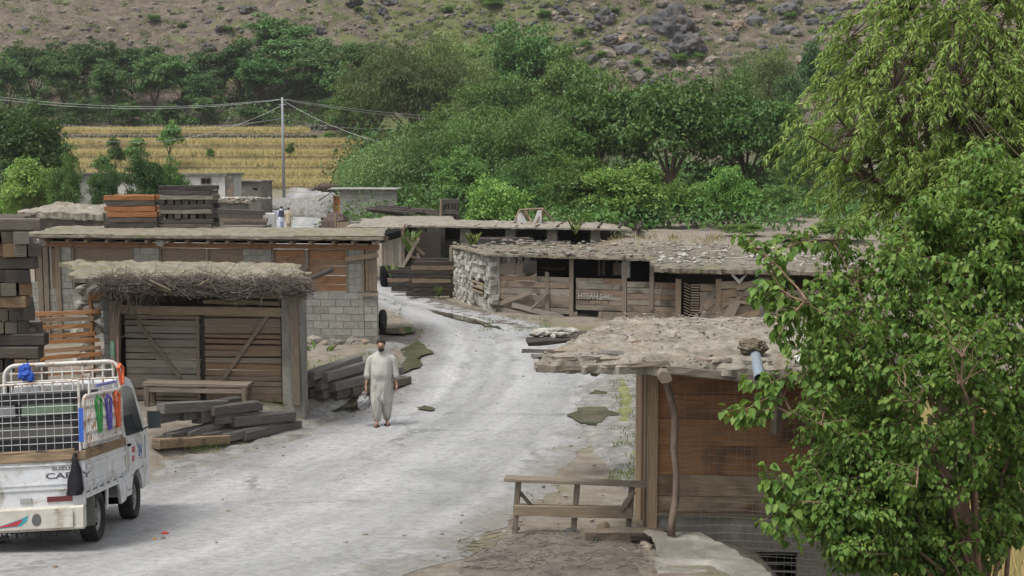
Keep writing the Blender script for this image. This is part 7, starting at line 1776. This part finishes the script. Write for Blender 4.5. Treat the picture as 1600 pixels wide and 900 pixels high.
while cnt < 2000:
    v = Vector((rg.uniform(-1,1), rg.uniform(-1,1), rg.uniform(-1,1)))
    if not .35 < v.length < 1: continue
    t = wc + Vector((v.x*1.5, v.y*1.2, v.z*1.75)) + Vector((.22*v.z,0,.0)); cnt += 1
    if rg.random() < .3: t = wc2 + Vector((v.x*.95, v.y*.9, v.z*.85))
    s_ = min(allpts, key=lambda q: (q-t).length); mb.tube([s_, s_.lerp(t,.5)+Vector((0,0,.04)), t], [.009,.007,.005], 4, cap=False)
    strand(t, rg.uniform(.22,.6), Vector((v.x+rg.gauss(0,.4), v.y+rg.gauss(0,.4), 0)))
for (x,y,Y) in ((1262,190,14.8),(1245,215,14.6),(1275,250,14.8),(1300,120,15.2),(1270,160,15),(1320,20,15.4),(1325,70,15.4)): strand(P(x,y,Y), .5, Vector((-1,-.2,0))); strand(P(x+12,y+10,Y), .45, Vector((-1,.2,0)))
part(mb, 'trunk', 'bark', wl_, smooth=True)
L0 = np.array(L0); me = leaf_mesh('crown', M['leaf_wil'], np.array(C) - np.array(wb), nrm(A), nrm(Nn), L0, L0*.22, 'diamond', .2); link('crown', me, wl_)
# wheat in the low field on the right
C, A, Nn, L0 = [], [], [], []
for k in range(16000):
    y = 14.5 + 26*rnd.random()**1.4; x = y*rnd.uniform(.30, .47)
    xb = 2.15 + max(0,(y-13))*.27
    if x < xb + 1.9: continue
    C.append((x, y, h(x,y)-.02)); A.append((rnd.gauss(0,.12), rnd.gauss(0,.12), 1)); Nn.append((rnd.gauss(0,.4), -1, 0)); L0.append(rnd.uniform(.5,.8))
L0 = np.array(L0); tag(link('wheat', leaf_mesh('wheat', M['wheat'], np.array(C), nrm(A), nrm(Nn), L0, L0*.05)), 'ripe wheat in the low field glimpsed behind the mulberry trunk', 'wheat', kind='stuff')
print('LEAVES', NMUL, len(C))
# ================================================================ CAMERA, LIGHT
cam = bpy.data.cameras.new('camera'); co = bpy.data.objects.new('camera', cam); COL.objects.link(co)
cam.sensor_width = 36; cam.lens = 36*F/1600; cam.clip_start = .1; cam.clip_end = 3000
co.location = CAM; co.rotation_euler = (PI/2 - TH, 0, 0); SC.camera = co
w = bpy.data.worlds.new('World'); SC.world = w; w.use_nodes = True; nt = w.node_tree; nt.nodes.clear()
EL, AZ = math.radians(66), math.radians(235)
sky = N(nt, 'ShaderNodeTexSky', sky_type='NISHITA'); sky.sun_disc = False; sky.sun_elevation = EL; sky.sun_rotation = AZ; sky.air_density = 1.0; sky.dust_density = 3.0; sky.ozone_density = 1.0
hs = N(nt, 'ShaderNodeHueSaturation'); hs.inputs['Saturation'].default_value = .22; nt.links.new(sky.outputs[0], hs.inputs['Color'])
bg = N(nt, 'ShaderNodeBackground'); bg.inputs['Strength'].default_value = .105; nt.links.new(hs.outputs[0], bg.inputs[0])
wo = N(nt, 'ShaderNodeOutputWorld'); nt.links.new(bg.outputs[0], wo.inputs[0])
sl = bpy.data.lights.new('sun', 'SUN'); sl.energy = 1.5; sl.angle = math.radians(18); sl.color = (1, .97, .92)
so = bpy.data.objects.new('sun', sl); COL.objects.link(so)
d = Vector((math.sin(AZ)*math.cos(EL), math.cos(AZ)*math.cos(EL), math.sin(EL)))
so.rotation_euler = d.to_track_quat('Z', 'Y').to_euler(); so.location = (0,0,60)
# air between the viewer and the mountain side
mb = MB(); mb.box((-310,-70,-8),(310,310,112)); hz = mb.build('haze', None)
hm, hnt, hout = newmat('air'); pv = N(hnt, 'ShaderNodeVolumePrincipled'); pv.inputs['Color'].default_value = (.95,.96,.96,1); pv.inputs['Density'].default_value = .0002; pv.inputs['Anisotropy'].default_value = .2
hnt.links.new(pv.outputs[0], hout.inputs['Volume']); hz.data.materials.clear(); hz.data.materials.append(hm); hz['kind'] = 'stuff'; hz['label'] = 'thin pale haze in the valley air'
SC.view_settings.view_transform = 'Standard'; SC.view_settings.look = 'None'; SC.view_settings.exposure = .95; SC.view_settings.gamma = 1; SC.view_settings.use_curve_mapping = False
SC.render.engine = 'CYCLES'; SC.cycles.use_denoising = True; SC.cycles.max_bounces = 6; SC.cycles.diffuse_bounces = 3; SC.cycles.transparent_max_bounces = 6
SC.render.use_persistent_data = False
